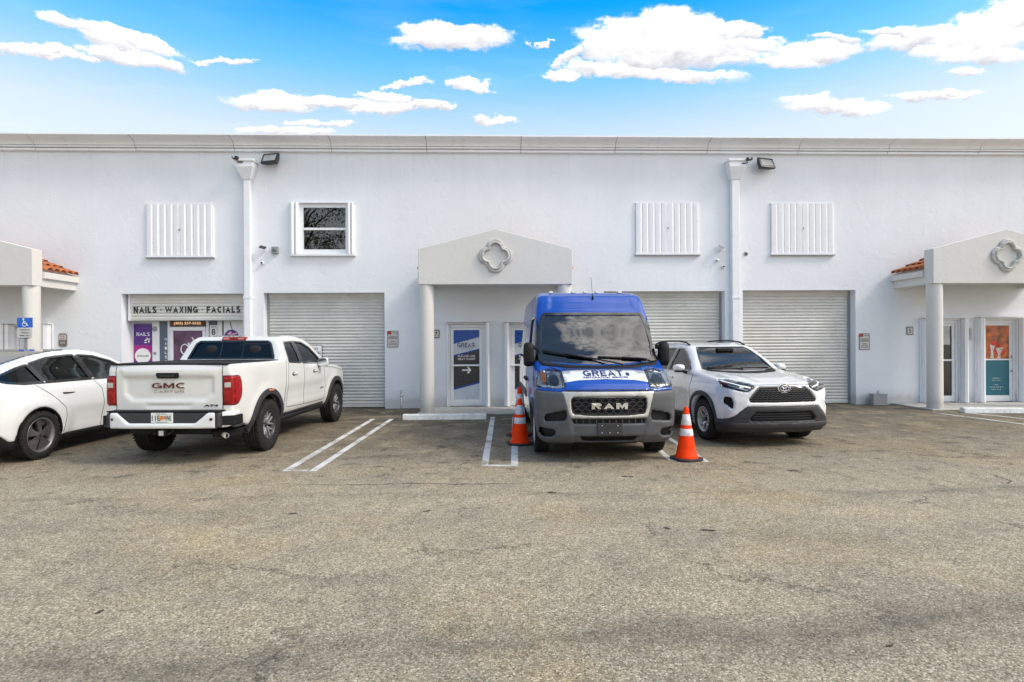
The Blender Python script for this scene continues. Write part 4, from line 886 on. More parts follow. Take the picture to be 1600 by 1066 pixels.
# ================================================================== vehicle modelling: signed distance fields meshed on a grid
def psdf(x, y, poly):
    x = np.asarray(x, np.float32); y = np.asarray(y, np.float32)
    d = np.full(np.broadcast(x, y).shape, 1e9, np.float32); sg = np.ones_like(d)
    n = len(poly)
    for i in range(n):
        ax, ay = poly[i]; bx_, by = poly[i-1]
        ex, ey = bx_-ax, by-ay; wx, wy = x-ax, y-ay
        t = np.clip((wx*ex+wy*ey)/(ex*ex+ey*ey+1e-12), 0, 1)
        d = np.minimum(d, (wx-ex*t)**2+(wy-ey*t)**2)
        c1 = y >= ay; c2 = y < by; c3 = ex*wy > ey*wx
        sg = np.where((c1 & c2 & c3) | (~c1 & ~c2 & ~c3), -sg, sg)
    return sg*np.sqrt(d)
def smax(a, b, k):
    h = np.maximum(k-np.abs(a-b), 0)/np.maximum(k, 1e-6); return np.maximum(a, b)+h*h*k*.25
def smin(a, b, k): return -smax(-a, -b, k)
def sstep(x, a, b):
    t = np.clip((x-a)/(b-a), 0, 1); return t*t*(3-2*t)
def chaikin(pts, n=2, closed=True):
    for _ in range(n):
        q = []; m = len(pts)
        for i in range(m if closed else m-1):
            a, b = pts[i], pts[(i+1) % m]
            q += [(a[0]*.75+b[0]*.25, a[1]*.75+b[1]*.25), (a[0]*.25+b[0]*.75, a[1]*.25+b[1]*.75)]
        if not closed: q = [pts[0]]+q+[pts[-1]]
        pts = q
    return pts
class Grid:
    def __init__(s, lo, hi, h):
        s.lo = np.array(lo, np.float32); s.h = h
        s.n = [int(math.ceil((hi[i]-lo[i])/h))+1 for i in range(3)]
        s.x, s.y, s.z = [(s.lo[i]+h*np.arange(s.n[i])).astype(np.float32) for i in range(3)]
        s.X = s.x[:, None, None]; s.Y = s.y[None, :, None]; s.Z = s.z[None, None, :]; s.A = np.abs(s.Y)
    def sample(s, F, p):
        q = (p-s.lo)/s.h; mx = np.array(s.n)-1.001; q = np.clip(q, 0, mx); i = q.astype(int); f = q-i
        r = 0
        for a in (0, 1):
            for b in (0, 1):
                for c in (0, 1):
                    w = (f[:, 0] if a else 1-f[:, 0])*(f[:, 1] if b else 1-f[:, 1])*(f[:, 2] if c else 1-f[:, 2])
                    r = r+w*F[i[:, 0]+a, i[:, 1]+b, i[:, 2]+c]
        return r
    def grad(s, F, p, e=None):
        e = e or s.h*.7; g = np.zeros_like(p)
        for k in range(3):
            d = np.zeros(3); d[k] = e; g[:, k] = (s.sample(F, p+d)-s.sample(F, p-d))/(2*e)
        return g
def iso(G_, F, name, mat, parent, refine=2, smooth=True, gradF=None):
    F = np.broadcast_to(F, G_.n).astype(np.float32).copy()
    F[0] = np.maximum(F[0], .01); F[-1] = np.maximum(F[-1], .01); F[:, 0] = np.maximum(F[:, 0], .01); F[:, -1] = np.maximum(F[:, -1], .01); F[:, :, 0] = np.maximum(F[:, :, 0], .01); F[:, :, -1] = np.maximum(F[:, :, -1], .01)
    F[F == 0] = 1e-6
    ins = F < 0
    cnt = np.zeros([k-1 for k in G_.n], np.int8)
    for a in (0, 1):
        for b in (0, 1):
            for c in (0, 1): cnt += ins[a:G_.n[0]-1+a, b:G_.n[1]-1+b, c:G_.n[2]-1+c]
    act = (cnt > 0) & (cnt < 8); ci = np.argwhere(act)
    if len(ci) == 0: print('EMPTY', name); return None
    idx = np.full(act.shape, -1, np.int64); idx[act] = np.arange(len(ci))
    acc = np.zeros((len(ci), 3)); num = np.zeros(len(ci))
    for ax in range(3):
        o1, o2 = [k for k in range(3) if k != ax]
        for a in (0, 1):
            for b in (0, 1):
                off0 = np.zeros(3, int); off0[o1] = a; off0[o2] = b; off1 = off0.copy(); off1[ax] = 1
                p0 = ci+off0; p1 = ci+off1
                f0 = F[p0[:, 0], p0[:, 1], p0[:, 2]]; f1 = F[p1[:, 0], p1[:, 1], p1[:, 2]]
                m = (f0 < 0) != (f1 < 0); t = np.where(m, f0/np.where(m, f0-f1, 1), 0)
                q = off0.astype(float)[None, :].repeat(len(ci), 0); q[:, ax] = t
                acc[m] += q[m]; num[m] += 1
    V = (ci+acc/num[:, None])*G_.h+G_.lo
    for _ in range(refine):
        d = G_.sample(F, V); g = G_.grad(F, V); gg = (g*g).sum(1)
        st = -(d/np.maximum(gg, .25))[:, None]*g; ln = np.linalg.norm(st, axis=1); st *= np.minimum(1, .35*G_.h/np.maximum(ln, 1e-9))[:, None]; V = V+st*.8
    quads = []
    for ax in range(3):
        o1, o2 = [(1, 2), (2, 0), (0, 1)][ax]
        sl0 = [slice(None)]*3; sl1 = [slice(None)]*3; sl0[ax] = slice(0, -1); sl1[ax] = slice(1, None)
        A_, B_ = ins[tuple(sl0)], ins[tuple(sl1)]; e = np.argwhere(A_ != B_)
        e = e[(e[:, o1] > 0) & (e[:, o2] > 0) & (e[:, o1] < G_.n[o1]-1) & (e[:, o2] < G_.n[o2]-1)]
        if len(e) == 0: continue
        d1 = np.zeros(3, int); d1[o1] = 1; d2 = np.zeros(3, int); d2[o2] = 1
        g = lambda q: idx[q[:, 0], q[:, 1], q[:, 2]]
        q = np.stack([g(e-d1-d2), g(e-d2), g(e), g(e-d1)], 1)
        fl = ~A_[e[:, 0], e[:, 1], e[:, 2]]; q[fl] = q[fl][:, ::-1]; quads.append(q)
    Q = np.concatenate(quads); Q = Q[(Q >= 0).all(1)]
    me = bpy.data.meshes.new(name); me.vertices.add(len(V)); me.vertices.foreach_set('co', V.astype(np.float32).ravel())
    me.loops.add(len(Q)*4); me.loops.foreach_set('vertex_index', Q.astype(np.int32).ravel()); me.polygons.add(len(Q))
    me.polygons.foreach_set('loop_start', np.arange(len(Q), dtype=np.int32)*4); me.polygons.foreach_set('loop_total', np.full(len(Q), 4, np.int32))
    me.update(calc_edges=True); me.validate(); me.materials.append(mat)
    if smooth:
        # real curvature edges stay crisp
        me.polygons.foreach_set('use_smooth', np.ones(len(me.polygons), bool))
    me.update(); o = link(name, me, parent)
    return o
class Shape:
    """a body field with patches, ribbons and lettering laid on its skin"""
    def __init__(s, G_, F): s.G = G_; s.F = F
    AX = {'left': (0, 2, 1, 1), 'right': (0, 2, 1, -1), 'front': (1, 2, 0, 1), 'rear': (1, 2, 0, -1), 'top': (0, 1, 2, 1)}
    def project(s, pts2, plane, start=None):
        a, b, c, sg = s.AX[plane]; p = np.zeros((len(pts2), 3)); p2 = np.array(pts2, float); p[:, a] = p2[:, 0]; p[:, b] = p2[:, 1]
        far = (s.G.lo[c]+(s.G.n[c]-1)*s.G.h) if sg > 0 else s.G.lo[c]
        p[:, c] = (far - sg*s.G.h*1.5) if start is None else start
        for _ in range(60):
            d = s.G.sample(s.F, p); p[:, c] -= sg*np.maximum(d, -s.G.h)*.75
        g = s.G.grad(s.F, p); g /= np.maximum(np.linalg.norm(g, axis=1), 1e-6)[:, None]
        return p, g
    def patch(s, name, poly, plane, off, mat, parent, thick=.0, step=.05, start=None, smooth=True, fit=0):
        P_ = []; m = len(poly)
        for i in range(m):
            A_, B_ = poly[i], poly[(i+1) % m]; k = max(1, int(math.hypot(B_[0]-A_[0], B_[1]-A_[1])/step))
            P_ += [(A_[0]+(B_[0]-A_[0])*t/k, A_[1]+(B_[1]-A_[1])*t/k) for t in range(k)]
        nb = len(P_); arr = np.array(P_); x0, y0 = arr.min(0); x1, y1 = arr.max(0)
        gx, gy = np.meshgrid(np.arange(x0+step/2, x1, step), np.arange(y0+step/2, y1, step)); gx = gx.ravel(); gy = gy.ravel()
        if len(gx):
            dd = psdf(gx, gy, P_); ok = dd < -step*.35; P_ = P_+list(zip(gx[ok].tolist(), gy[ok].tolist()))
        r = delaunay_2d_cdt([Vector(q) for q in P_], [(i, (i+1) % nb) for i in range(nb)], [list(range(nb))], 1, 1e-6)
        vv = [(v.x, v.y) for v in r[0]]; fs = [tuple(f) for f in r[2]]
        p, g = s.project(vv, plane, start); V = p+g*off
        if fit:     # curved sheet glass: one smooth polynomial surface through the projected points
            a_, b_, c_, sg_ = s.AX[plane]; good = np.abs(s.G.sample(s.F, p)) < .03
            u = p[:, a_]-p[:, a_].mean(); v_ = p[:, b_]-p[:, b_].mean(); A_ = np.stack([u**i*v_**j for i in range(fit+1) for j in range(fit+1-i)], 1)
            co = np.linalg.lstsq(A_[good], p[good][:, c_], rcond=None)[0]; p = p.copy(); p[:, c_] = A_ @ co; V = p+g*off
        # face orientation outward
        if fs:
            f = fs[0]; nrm = np.cross(V[f[1]]-V[f[0]], V[f[2]]-V[f[0]])
            if nrm.dot(g[f[0]]) < 0: fs = [q[::-1] for q in fs]
        ok = np.abs(s.G.sample(s.F, p)) < (.06 if fit else .03); fs = [f for f in fs if all(ok[i] for i in f)]
        if not fs: print('MISS', name); return None
        mb = MB(); n0 = len(V)
        if thick:
            Vb = p+g*(off-thick); ed = {}
            for f in fs:
                for i in range(3):
                    e = (f[i], f[(i+1) % 3]); 
                    if (e[1], e[0]) in ed: del ed[(e[1], e[0])]
                    else: ed[e] = 1
            mb.add(list(V)+list(Vb), fs+[tuple(i+n0 for i in q[::-1]) for q in fs]+[(b_, a_, a_+n0, b_+n0) for a_, b_ in ed], False)
            mb.sm = [smooth]*(2*len(fs))+[False]*len(ed)
        else: mb.add(list(V), fs, smooth)
        return mb.build(name, mat, parent, fixn=False)
    def ribbon(s, name, pts, plane, width, off, mat, parent, closed=False, step=.04, thick=.004, start=None):
        P_ = []; m = len(pts)
        for i in range(m if closed else m-1):
            A_, B_ = pts[i], pts[(i+1) % m]; k = max(1, int(math.hypot(B_[0]-A_[0], B_[1]-A_[1])/step))
            P_ += [(A_[0]+(B_[0]-A_[0])*t/k, A_[1]+(B_[1]-A_[1])*t/k) for t in range(k)]
        if not closed: P_.append(pts[-1])
        p, g = s.project(P_, plane, start); ok = np.abs(s.G.sample(s.F, p)) < .03
        if not ok.all(): print('MISS', name, (~ok).sum()); p = p[ok]; g = g[ok]
        n = len(p); vs = []
        for i in range(n):
            a_ = p[(i+1) % n] if (closed or i+1 < n) else p[i]; b_ = p[i-1] if (closed or i > 0) else p[i]
            t = a_-b_; t /= max(np.linalg.norm(t), 1e-9); sd = np.cross(g[i], t); sd /= max(np.linalg.norm(sd), 1e-9)
            hw = width/2
            vs += [p[i]+sd*hw+g[i]*(off-thick), p[i]+sd*hw+g[i]*off, p[i]-sd*hw+g[i]*off, p[i]-sd*hw+g[i]*(off-thick)]
        fs = []
        for i in range(n if closed else n-1):
            j = (i+1) % n; fs += [(4*i+k, 4*i+k+1, 4*j+k+1, 4*j+k) for k in range(3)]
        mb = MB(); mb.add(vs, fs, False)
        if not closed: mb.add(vs[:4], [(0, 1, 2, 3)]); mb.add(vs[-4:], [(3, 2, 1, 0)])
        mb = mb; o = mb.build(name, mat, parent, fixn=True); return o
    def text(s, name, txt, cu, cv, w_, h_, plane, off, mat, parent, bold=.02, flip=None, start=None, spacing=1.0, shear=0, thick=.004, block=0):
        """lettering laid on the skin, readable from outside"""
        vs, fs = block_geo(txt, w_, h_, block) if block else fit_text(txt, w_, h_, bold, 0.0, spacing)
        sgn = {'left': -1, 'right': 1, 'front': 1, 'rear': -1, 'top': 1}[plane]
        p2 = [(cu+sgn*(x+shear*y), cv+y) for x, y, z in vs]
        p, g = s.project(p2, plane, start); n = len(p); p = p+g*np.array([[v[2]] for v in vs])
        ed = {}
        for f in fs:
            for i in range(len(f)):
                e = (f[i], f[(i+1) % len(f)])
                if (e[1], e[0]) in ed: del ed[(e[1], e[0])]
                else: ed[e] = 1
        mb = MB(); mb.add(list(p+g*off)+list(p+g*(off-thick)), list(fs)+[(b_, a_, a_+n, b_+n) for a_, b_ in ed])
        return mb.build(name, mat, parent, fixn=False)
def body_field(G_, sil, wz, taper, kf, kr, r=.05, xmid=None, pw_=2.0, shz=None):
    """sil: side outline (x,z); wz: [(z, half width)]; taper: [(x, factor)]; kf, kr: how far nose and tail curve back at the sides"""
    fx = np.arange(G_.lo[0]-.4, G_.x[-1]+.4, G_.h/1.0).astype(np.float32)
    S2 = psdf(fx[:, None], G_.z[None, :], sil)
    W = np.interp(G_.z, [a for a, b in wz], [b for a, b in wz]).astype(np.float32)
    Tp = np.interp(G_.x, [a for a, b in taper], [b for a, b in taper]).astype(np.float32)
    k = 7; ker = np.hanning(k+2)[1:-1]; ker /= ker.sum()
    W = np.convolve(np.pad(W, k//2, 'edge'), ker, 'valid').astype(np.float32); Tp = np.convolve(np.pad(Tp, k//2, 'edge'), ker, 'valid').astype(np.float32)
    xmid = xmid if xmid is not None else (sum(p[0] for p in sil)/len(sil))
    L_ = .9
    ws = sstep(G_.x, xmid-L_, xmid+L_)
    F = np.empty(G_.n, np.float32)
    slope = np.gradient(W, G_.h); cz = 1/np.sqrt(1+slope**2)
    wgt = np.interp(G_.z, [a for a, b in shz], [b for a, b in shz]).astype(np.float32) if shz else None
    for j, y in enumerate(G_.y):
        a = abs(float(y)); jm = len(G_.y)-1-j
        if jm < j and abs(G_.y[jm]+y) < 1e-4: F[:, j] = F[:, jm]; continue
        sh = (kf*ws-kr*(1-ws))*(a**pw_)
        if wgt is None:
            q = (G_.x+sh-fx[0])/G_.h; i = np.clip(q.astype(int), 0, len(fx)-2); f = (q-i)[:, None]
            s_ = S2[i]*(1-f)+S2[i+1]*f
        else:
            q = (G_.x[:, None]+sh[:, None]*wgt[None, :]-fx[0])/G_.h; i = np.clip(q.astype(int), 0, len(fx)-2); f = q-i
            zi = np.arange(len(G_.z))[None, :]; s_ = S2[i, zi]*(1-f)+S2[i+1, zi]*f
        ds = (a-W[None, :]*Tp[:, None])*cz[None, :]
        F[:, j] = smax(s_, ds, r)
    return F
def side_field(G_, wz, taper):
    W = np.interp(G_.z, [a for a, b in wz], [b for a, b in wz]); Tp = np.interp(G_.x, [a for a, b in taper], [b for a, b in taper])
    return (G_.A-(Tp[:, None]*W[None, :])[:, None, :]).astype(np.float32)
# ------------------------------------------------------------------ wheels
def make_wheel(parent, loc, R, wd, Rr, style, side, mats, steer=0):
    """side +1: outer face towards +y"""
    hub = MB(); Mr = Matrix.Rotation(-side*PI/2, 4, 'X')
    hub.lathe([(0, -.10), (.10, -.10), (.12, -.04), (.075, -.02), (.075, .0), (0, .0)], 20, Mr)
    o = hub.build('wheel', mats['hub'], parent); o.location = loc; o.rotation_euler = (0, 0, steer)
    h = wd/2
    prof = [(Rr-.012, -h*.86), (Rr+.012, -h*.95), (Rr+.35*(R-Rr), -h*1.02), (R-.035, -h*.96), (R-.012, -h*.84), (R-.002, -h*.70)]
    for t in (-.45, -.15, .15, .45):
        prof += [(R, h*(t-.085)), (R-.010, h*(t-.07)), (R-.010, h*(t+.07)), (R, h*(t+.085))]
    prof += [(R-.002, h*.70), (R-.012, h*.84), (R-.035, h*.96), (Rr+.35*(R-Rr), h*1.02), (Rr+.012, h*.95), (Rr-.012, h*.86)]
    ty = MB(); ty.lathe(prof, 64, Mr)
    # tread blocks and shoulder lugs
    nb = 48
    for k in range(nb):
        a = 2*PI*k/nb
        for sgn in (-1, 1):
            Mk = Mr @ Matrix.Rotation(a, 4, 'Z'); ty.box(R-.03, R+.001, -.011, .011, min(sgn*h*.72, sgn*h*.93), max(sgn*h*.72, sgn*h*.93), Mk)
    ty.build('tyre', mats['tyre'], o)
    ri = MB(); zo = h*.80; 
    ri.lathe([(Rr-.012, -h*.86), (Rr-.03, -h*.7), (Rr-.05, 0), (Rr-.035, zo*.8), (Rr-.004, zo+.012), (Rr-.014, zo+.016), (Rr-.03, zo-.005), (Rr-.06, 0), (Rr-.045, -h*.7), (Rr-.02, -h*.88)], 48, Mr)
    ri.build('rim', mats['rim'], o)
    bk = MB(); bk.lathe([(0, -h*.3), (Rr-.04, -h*.3)], 32, Mr); bk.build('brake_shadow', mats['dark'], o) if False else None
    bd = MB(); bd.lathe([(0, -h*.25), (Rr*.62, -h*.25), (Rr*.62, -h*.25+.02), (0, -h*.25+.02)], 32, Mr); bd.lathe([(0, -h*.6), (Rr-.04, -h*.6)], 32, Mr); bd.build('brake_disc', mats['disc'], o)
    sp = MB()
    def spoke(a, w0, w1, z0_, z1_, th, tw=0.0, r0=.05, r1=None):
        r1 = r1 or Rr-.035
        Mk = Mr @ Matrix.Rotation(a, 4, 'Z'); vs = []
        for (rr, w_, zz, off) in ((r0, w0, z0_, 0), (r0+(r1-r0)*.55, (w0*.45+w1*.55), z0_*.5+z1_*.5+.004, tw*.4), (r1, w1, z1_, tw)):
            vs += [Mk @ Vector((rr, off-w_, zz-th)), Mk @ Vector((rr, off-w_*.75, zz)), Mk @ Vector((rr, off+w_*.75, zz)), Mk @ Vector((rr, off+w_, zz-th))]
        fs = []
        for i in (0, 1): fs += [(4*i+k, 4*i+(k+1) % 4, 4*i+4+(k+1) % 4, 4*i+4+k) for k in range(4)]
        fs += [(0, 1, 2, 3), (11, 10, 9, 8)]; sp.add(vs, fs)
    if style == 'multi':       # six pairs of spokes
        for k in range(6):
            a = 2*PI*k/6+.2
            spoke(a-.06, .020, .013, zo*.62, zo*.85, .035, -.055); spoke(a+.06, .020, .013, zo*.62, zo*.85, .035, .055)
    elif style == 'five':      # five Y spokes
        for k in range(5):
            a = 2*PI*k/5+.3
            spoke(a, .038, .020, zo*.5, zo*.70, .04, 0, .04, Rr*.6); spoke(a+.02, .020, .016, zo*.68, zo*.88, .035, .075, Rr*.42); spoke(a-.02, .020, .016, zo*.68, zo*.88, .035, -.075, Rr*.42)
    elif style == 'steel':     # plain steel wheel with holes
        sp.lathe([(.0, zo*.35), (.07, zo*.35), (.09, zo*.30), (Rr*.55, zo*.05), (Rr*.72, zo*.2), (Rr-.03, zo*.35)], 32, Mr)
    elif style == 'aero':      # dark aero cover, five swept blades
        sp.lathe([(.0, zo*.95), (.05, zo*.95), (.06, zo*.7), (.0, zo*.7)], 24, Mr)
        for k in range(5):
            a = 2*PI*k/5+.35; Mk = Mr @ Matrix.Rotation(a, 4, 'Z')
            pl = [(.045, -.03), (.12, -.072), (Rr*.62, -.135), (Rr-.04, -.115), (Rr-.025, 0), (Rr-.035, .06), (Rr*.5, .035), (.06, .02)]
            vs = [Mk @ Vector((x, y, zo*.92-.03*(y < -.05))) for x, y in pl]+[Mk @ Vector((x, y, zo*.6)) for x, y in pl]; m = len(pl)
            sp.add(vs, [tuple(range(m)), tuple(range(m, 2*m))[::-1]]+[(i, (i+1) % m, m+(i+1) % m, m+i) for i in range(m)])
    sp.build('spokes', mats['spoke'], o, .003 if style != 'steel' else 0)
    cp = MB(); cp.lathe([(0, zo*.62+.016), (.028, zo*.62+.014), (.034, zo*.62), (.034, zo*.3)], 20, Mr) if style != 'aero' else cp.lathe([(0, zo*.97), (.028, zo*.97), (.03, zo*.9)], 20, Mr)
    if style in ('multi', 'five'):
        for k in range(5): cp.lathe([(.0, zo*.60), (.010, zo*.60), (.010, zo*.45)], 8, Mr @ Matrix.Translation((.058*math.cos(2*PI*k/5), .058*math.sin(2*PI*k/5), 0)))
    cp.build('centre_cap', mats['hub'], o)
    return o
def mirror_poly(p): return [(-a, b) for a, b in p][::-1]
C_ = {}
C_['white'] = pbr('white_car_paint', (.74, .745, .74), .25, coat=1, var=.015, rvar=.02)
C_['ivory'] = pbr('pearl_white_paint', (.72, .715, .68), .25, coat=1, var=.015, rvar=.02)
C_['blue'] = pbr('blue_van_paint', (.002, .062, .36), .3, coat=.6, spec=.3, var=.03, rvar=.03)
C_['clad'] = pbr('grey_cladding', (.038, .038, .041), .55, var=.12, scale=12, bump=.05, bscale=300, spec=.35)
C_['bump'] = pbr('van_bumper_grey', (.082, .085, .092), .5, var=.12, scale=5, bump=.05, bscale=300, spec=.4)
C_['silver'] = pbr('satin_silver', (.50, .49, .46), .32, metal=.25)
C_['chrome'] = pbr('chrome', (.80, .80, .80), .12, metal=1)
C_['black'] = pbr('gloss_black', (.012, .012, .013), .12, coat=1)
C_['matte'] = pbr('matt_black', (.010, .010, .011), .65, spec=.25)
C_['gap'] = pbr('panel_gap', (.02, .02, .02), .7)
C_['tyre'] = pbr('tyre_rubber', (.020, .019, .018), .8, var=.35, scale=20, bump=.15, bscale=200, spec=.25)
C_['glass'] = glass('car_glass', (.045, .055, .05), 1.0, 0, 1.5)
C_['glassg'] = glass('green_car_glass', (.30, .44, .38), 1.0, 0, 1.6)
C_['screen'] = glass('windscreen_glass', (.22, .30, .29), 1.0, 0, 2.05)
C_['lamp'] = glass('lamp_cover', (.85, .87, .88), 1.0, 0, 1.5)
C_['lampwhite'] = pbr('lamp_reflector', (.75, .76, .76), .15, metal=.7)
C_['amber'] = pbr('amber_lens', (.75, .22, .02), .2, coat=1)
C_['red'] = pbr('red_lens', (.30, .004, .004), .25, var=.35, scale=14)
C_['redd'] = pbr('dark_red_lens', (.10, .004, .006), .2)
C_['interior'] = pbr('seat_fabric', (.022, .022, .025), .85, spec=.2)
C_['dash'] = pbr('dashboard', (.035, .035, .038), .7)
C_['alloy'] = pbr('machined_alloy', (.62, .62, .63), .28, metal=.8)
C_['darkalloy'] = pbr('dark_alloy', (.05, .05, .055), .35, metal=.5)
C_['bronze'] = pbr('aero_cover', (.11, .095, .10), .38, metal=.4)
C_['plate'] = pbr('plate_white', (.75, .76, .72), .4)
wm = lambda rim, spoke: {'hub': C_['darkalloy'], 'tyre': C_['tyre'], 'rim': rim, 'spoke': spoke, 'dark': C_['matte'], 'disc': pbr('brake_steel', (.16, .15, .15), .4, metal=.6)}
def seat(parent, x, y, z, s=1, mat=None, head=True):
    b = MB()
    def rb(x0, x1, y0, y1, z0, z1, sl=0):
        b.add([(x0, y0, z0), (x1, y0, z0), (x1, y1, z0), (x0, y1, z0), (x0-sl, y0+.03, z1), (x1-sl, y0+.03, z1), (x1-sl, y1-.03, z1), (x0-sl, y1-.03, z1)], [(3, 2, 1, 0), (4, 5, 6, 7), (0, 1, 5, 4), (1, 2, 6, 5), (2, 3, 7, 6), (3, 0, 4, 7)])
    rb(x-.25, x+.28, y-.25, y+.25, z-.14, z+.02); rb(x-.32, x-.18, y-.25, y+.25, z, z+.60, .14)
    if head: b.lathe([(0, -.10), (.08, -.095), (.125, -.05), (.13, .0), (.115, .06), (.07, .095), (0, .10)], 18, Matrix.Translation((x-.41, y, z+.72)) @ Matrix.Diagonal((.45, 1, 1, 1)))
    o = b.build('seat', mat or C_['interior'], parent, .06); o.modifiers[0].segments = 4; o.modifiers[0].angle_limit = math.radians(60); return o
# ================================================================== pickup, seen from behind (x forward, origin under the rear axle)
def build_pickup():
    # placed from the rear right tyre contact and the row of tyres along its side
    root = empty('pickup_truck', (0, 0, 0), 0, 'white crew cab pickup seen from behind, parked facing the nail shop', 'pickup truck')
    G_ = Grid((-1.30, -1.06, .20), (4.40, 1.06, 1.98), .021)
    sil = [(-1.00, .66), (-1.045, .72), (-1.055, 1.0), (-1.06, 1.33), (-1.04, 1.405), (-.98, 1.415), (.60, 1.415), (.66, 1.43), (.72, 1.56), (.80, 1.76), (.90, 1.815), (1.25, 1.845), (1.75, 1.835), (2.08, 1.78), (2.32, 1.66), (2.62, 1.44), (2.86, 1.285), (3.05, 1.255), (3.6, 1.22), (3.98, 1.16), (4.16, 1.06), (4.22, .85), (4.22, .58), (4.10, .44), (3.7, .40), (-.7, .50), (-.93, .60)]
    wz = [(.40, .84), (.50, .90), (.62, .935), (.80, .945), (1.0, .95), (1.15, .945), (1.30, .935), (1.40, .92), (1.50, .885), (1.62, .835), (1.74, .775), (1.85, .69)]
    taper = [(-1.06, .955), (-.5, 1.0), (2.9, 1.0), (3.5, .985), (3.95, .955), (4.25, .88)]
    raw = body_field(G_, sil, wz, taper, .13, .045, .05, xmid=1.8)
    X, Y, Z, A = G_.X, G_.Y, G_.Z, G_.A
    # fender swells around the wheels
    for xw in (0.0, 3.30):
        rr = np.sqrt((X-xw)**2+(Z-.42)**2); raw = raw-.022*sstep(-rr, -.72, -.52)*sstep(A, .80, .9)
    # door skin tuck between the arches
    raw = raw+.018*sstep(-np.abs(X-1.65), -1.05, -.85)*sstep(-np.abs(Z-.78), -.25, -.05)*sstep(A, .85, .92)
    sh = Shape(G_, raw); shs = Shape(G_, side_field(G_, wz, taper))
    F = raw.copy()
    WX = 3.30; WZ = .41
    for xw in (0.0, WX):
        rr = np.sqrt((X-xw)**2+((Z-WZ)*.97)**2); arch = np.maximum(rr-.505, .50-A); F = smax(F, -arch, .015)
    # tailgate pressing
    tg = psdf(G_.y[:, None], G_.z[None, :], [(-.64, 1.235), (.64, 1.235), (.64, .99), (.53, .895), (-.53, .895), (-.64, .99)])[None]
    F = F+np.where(X < -.9, .020*sstep(-tg, -.015, .035), 0)
    tl = psdf(G_.y[:, None], G_.z[None, :], [(-.36, .85), (.36, .85), (.30, .805), (-.30, .805)])[None]
    F = F+np.where(X < -.9, .012*sstep(-tl, -.01, .015), 0)
    tp = psdf(G_.y[:, None], G_.z[None, :], [(-.70, 1.36), (.70, 1.36), (.66, 1.245), (-.66, 1.245)])[None]
    F = F-np.where(X < -.9, .012*sstep(-tp, -.02, .03), 0)
    # cabin: hollow, windows cut through
    cav = np.maximum(np.maximum(raw+.065, np.maximum(.78-X, X-2.75)), .72-Z)
    F = np.maximum(F, -cav)
    wr = [(.83, 1.37), (.80, 1.46), (.88, 1.70), (.98, 1.735), (1.37, 1.745), (1.41, 1.36)]        # rear side window
    wf = [(1.47, 1.36), (1.43, 1.745), (1.75, 1.735), (2.02, 1.66), (2.46, 1.34), (2.45, 1.315)]     # front side window
    wr = [(.90, 1.375), (.94, 1.60), (1.01, 1.715), (1.36, 1.735), (1.42, 1.345)]
    wf = [(1.50, 1.34), (1.45, 1.735), (1.78, 1.72), (2.05, 1.62), (2.42, 1.36), (2.42, 1.30)]
    for w_ in (wr, wf):
        p2 = psdf(G_.x[:, None], G_.z[None, :], w_)[:, None, :]; F = np.maximum(F, -np.maximum(p2, .45-A))
    rw = [(-.745, 1.44), (-.65, 1.69), (-.59, 1.735), (.59, 1.735), (.65, 1.69), (.745, 1.44)]
    p2 = psdf(G_.y[:, None], G_.z[None, :], rw)[None]; F = np.maximum(F, -np.maximum(p2, X-1.0))
    fw = [(-.74, 1.33), (-.56, 1.70), (.56, 1.70), (.74, 1.33)]
    p2 = psdf(G_.y[:, None], G_.z[None, :], fw)[None]; F = np.maximum(F, -np.maximum(p2, 2.0-X))
    body = iso(G_, F, 'body', C_['ivory'], root)
    # glass
    for pl in ('left', 'right'):
        for w_ in (wr, wf):
            ex = [(w_[i][0]+(w_[i][0]-sum(q[0] for q in w_)/len(w_))*.05, w_[i][1]+(w_[i][1]-sum(q[1] for q in w_)/len(w_))*.08) for i in range(len(w_))]
            o = sh.patch('side_window', ex, pl, -.018, C_['glass'], root, fit=3)
            sh.ribbon('window_trim', w_, pl, .030, .003, C_['black'], o, True)
        sh.ribbon('pillar_trim', [(1.44, 1.35), (1.405, 1.735)], pl, .07, .004, C_['black'], root)
    o = sh.patch('rear_window', [(a*1.05, b) for a, b in rw], 'rear', -.016, C_['glass'], root, start=.4, fit=3)
    sh.ribbon('window_trim', rw, 'rear', .035, .004, C_['black'], o, True, start=.4)
    for yv in (-.19, .19): sh.ribbon('divider_bar', [(yv, 1.44), (yv, 1.735)], 'rear', .014, -.008, C_['black'], o, start=.4)
    o = sh.patch('windscreen', [(a*1.04, b) for a, b in fw], 'front', -.016, C_['screen'], root, fit=3)
    for yv in (.37, -.37): seat(root, 1.75, yv, .85); 
    seat(root, 1.20, .38, .85); seat(root, 1.20, -.38, .85)
    b = MB(); b.box(2.3, 2.72, -.70, .70, .95, 1.22); b.build('dashboard', C_['dash'], root, .05)
    b = MB(); b.tube([(2.18+.06*math.cos(t), .37+.18*math.sin(t), 1.20+.16*math.cos(t)) for t in np.linspace(0, 2*PI, 20)[:-1]], .015, 8, closed=True); b.build('steering_wheel', C_['matte'], root)
    # tonneau cover / bed rail: black strip right along the top of the box
    b = MB(); b.box(-1.035, .655, -.845, .845, 1.405, 1.427); b.build('bed_cover', C_['matte'], root, .010)
    # panel gaps
    sh2 = Shape(G_, F)
    sh2.ribbon('tailgate_gap', [(-.765, 1.40), (-.765, .765), (.765, .765), (.765, 1.40)], 'rear', .010, .0015, C_['gap'], root)
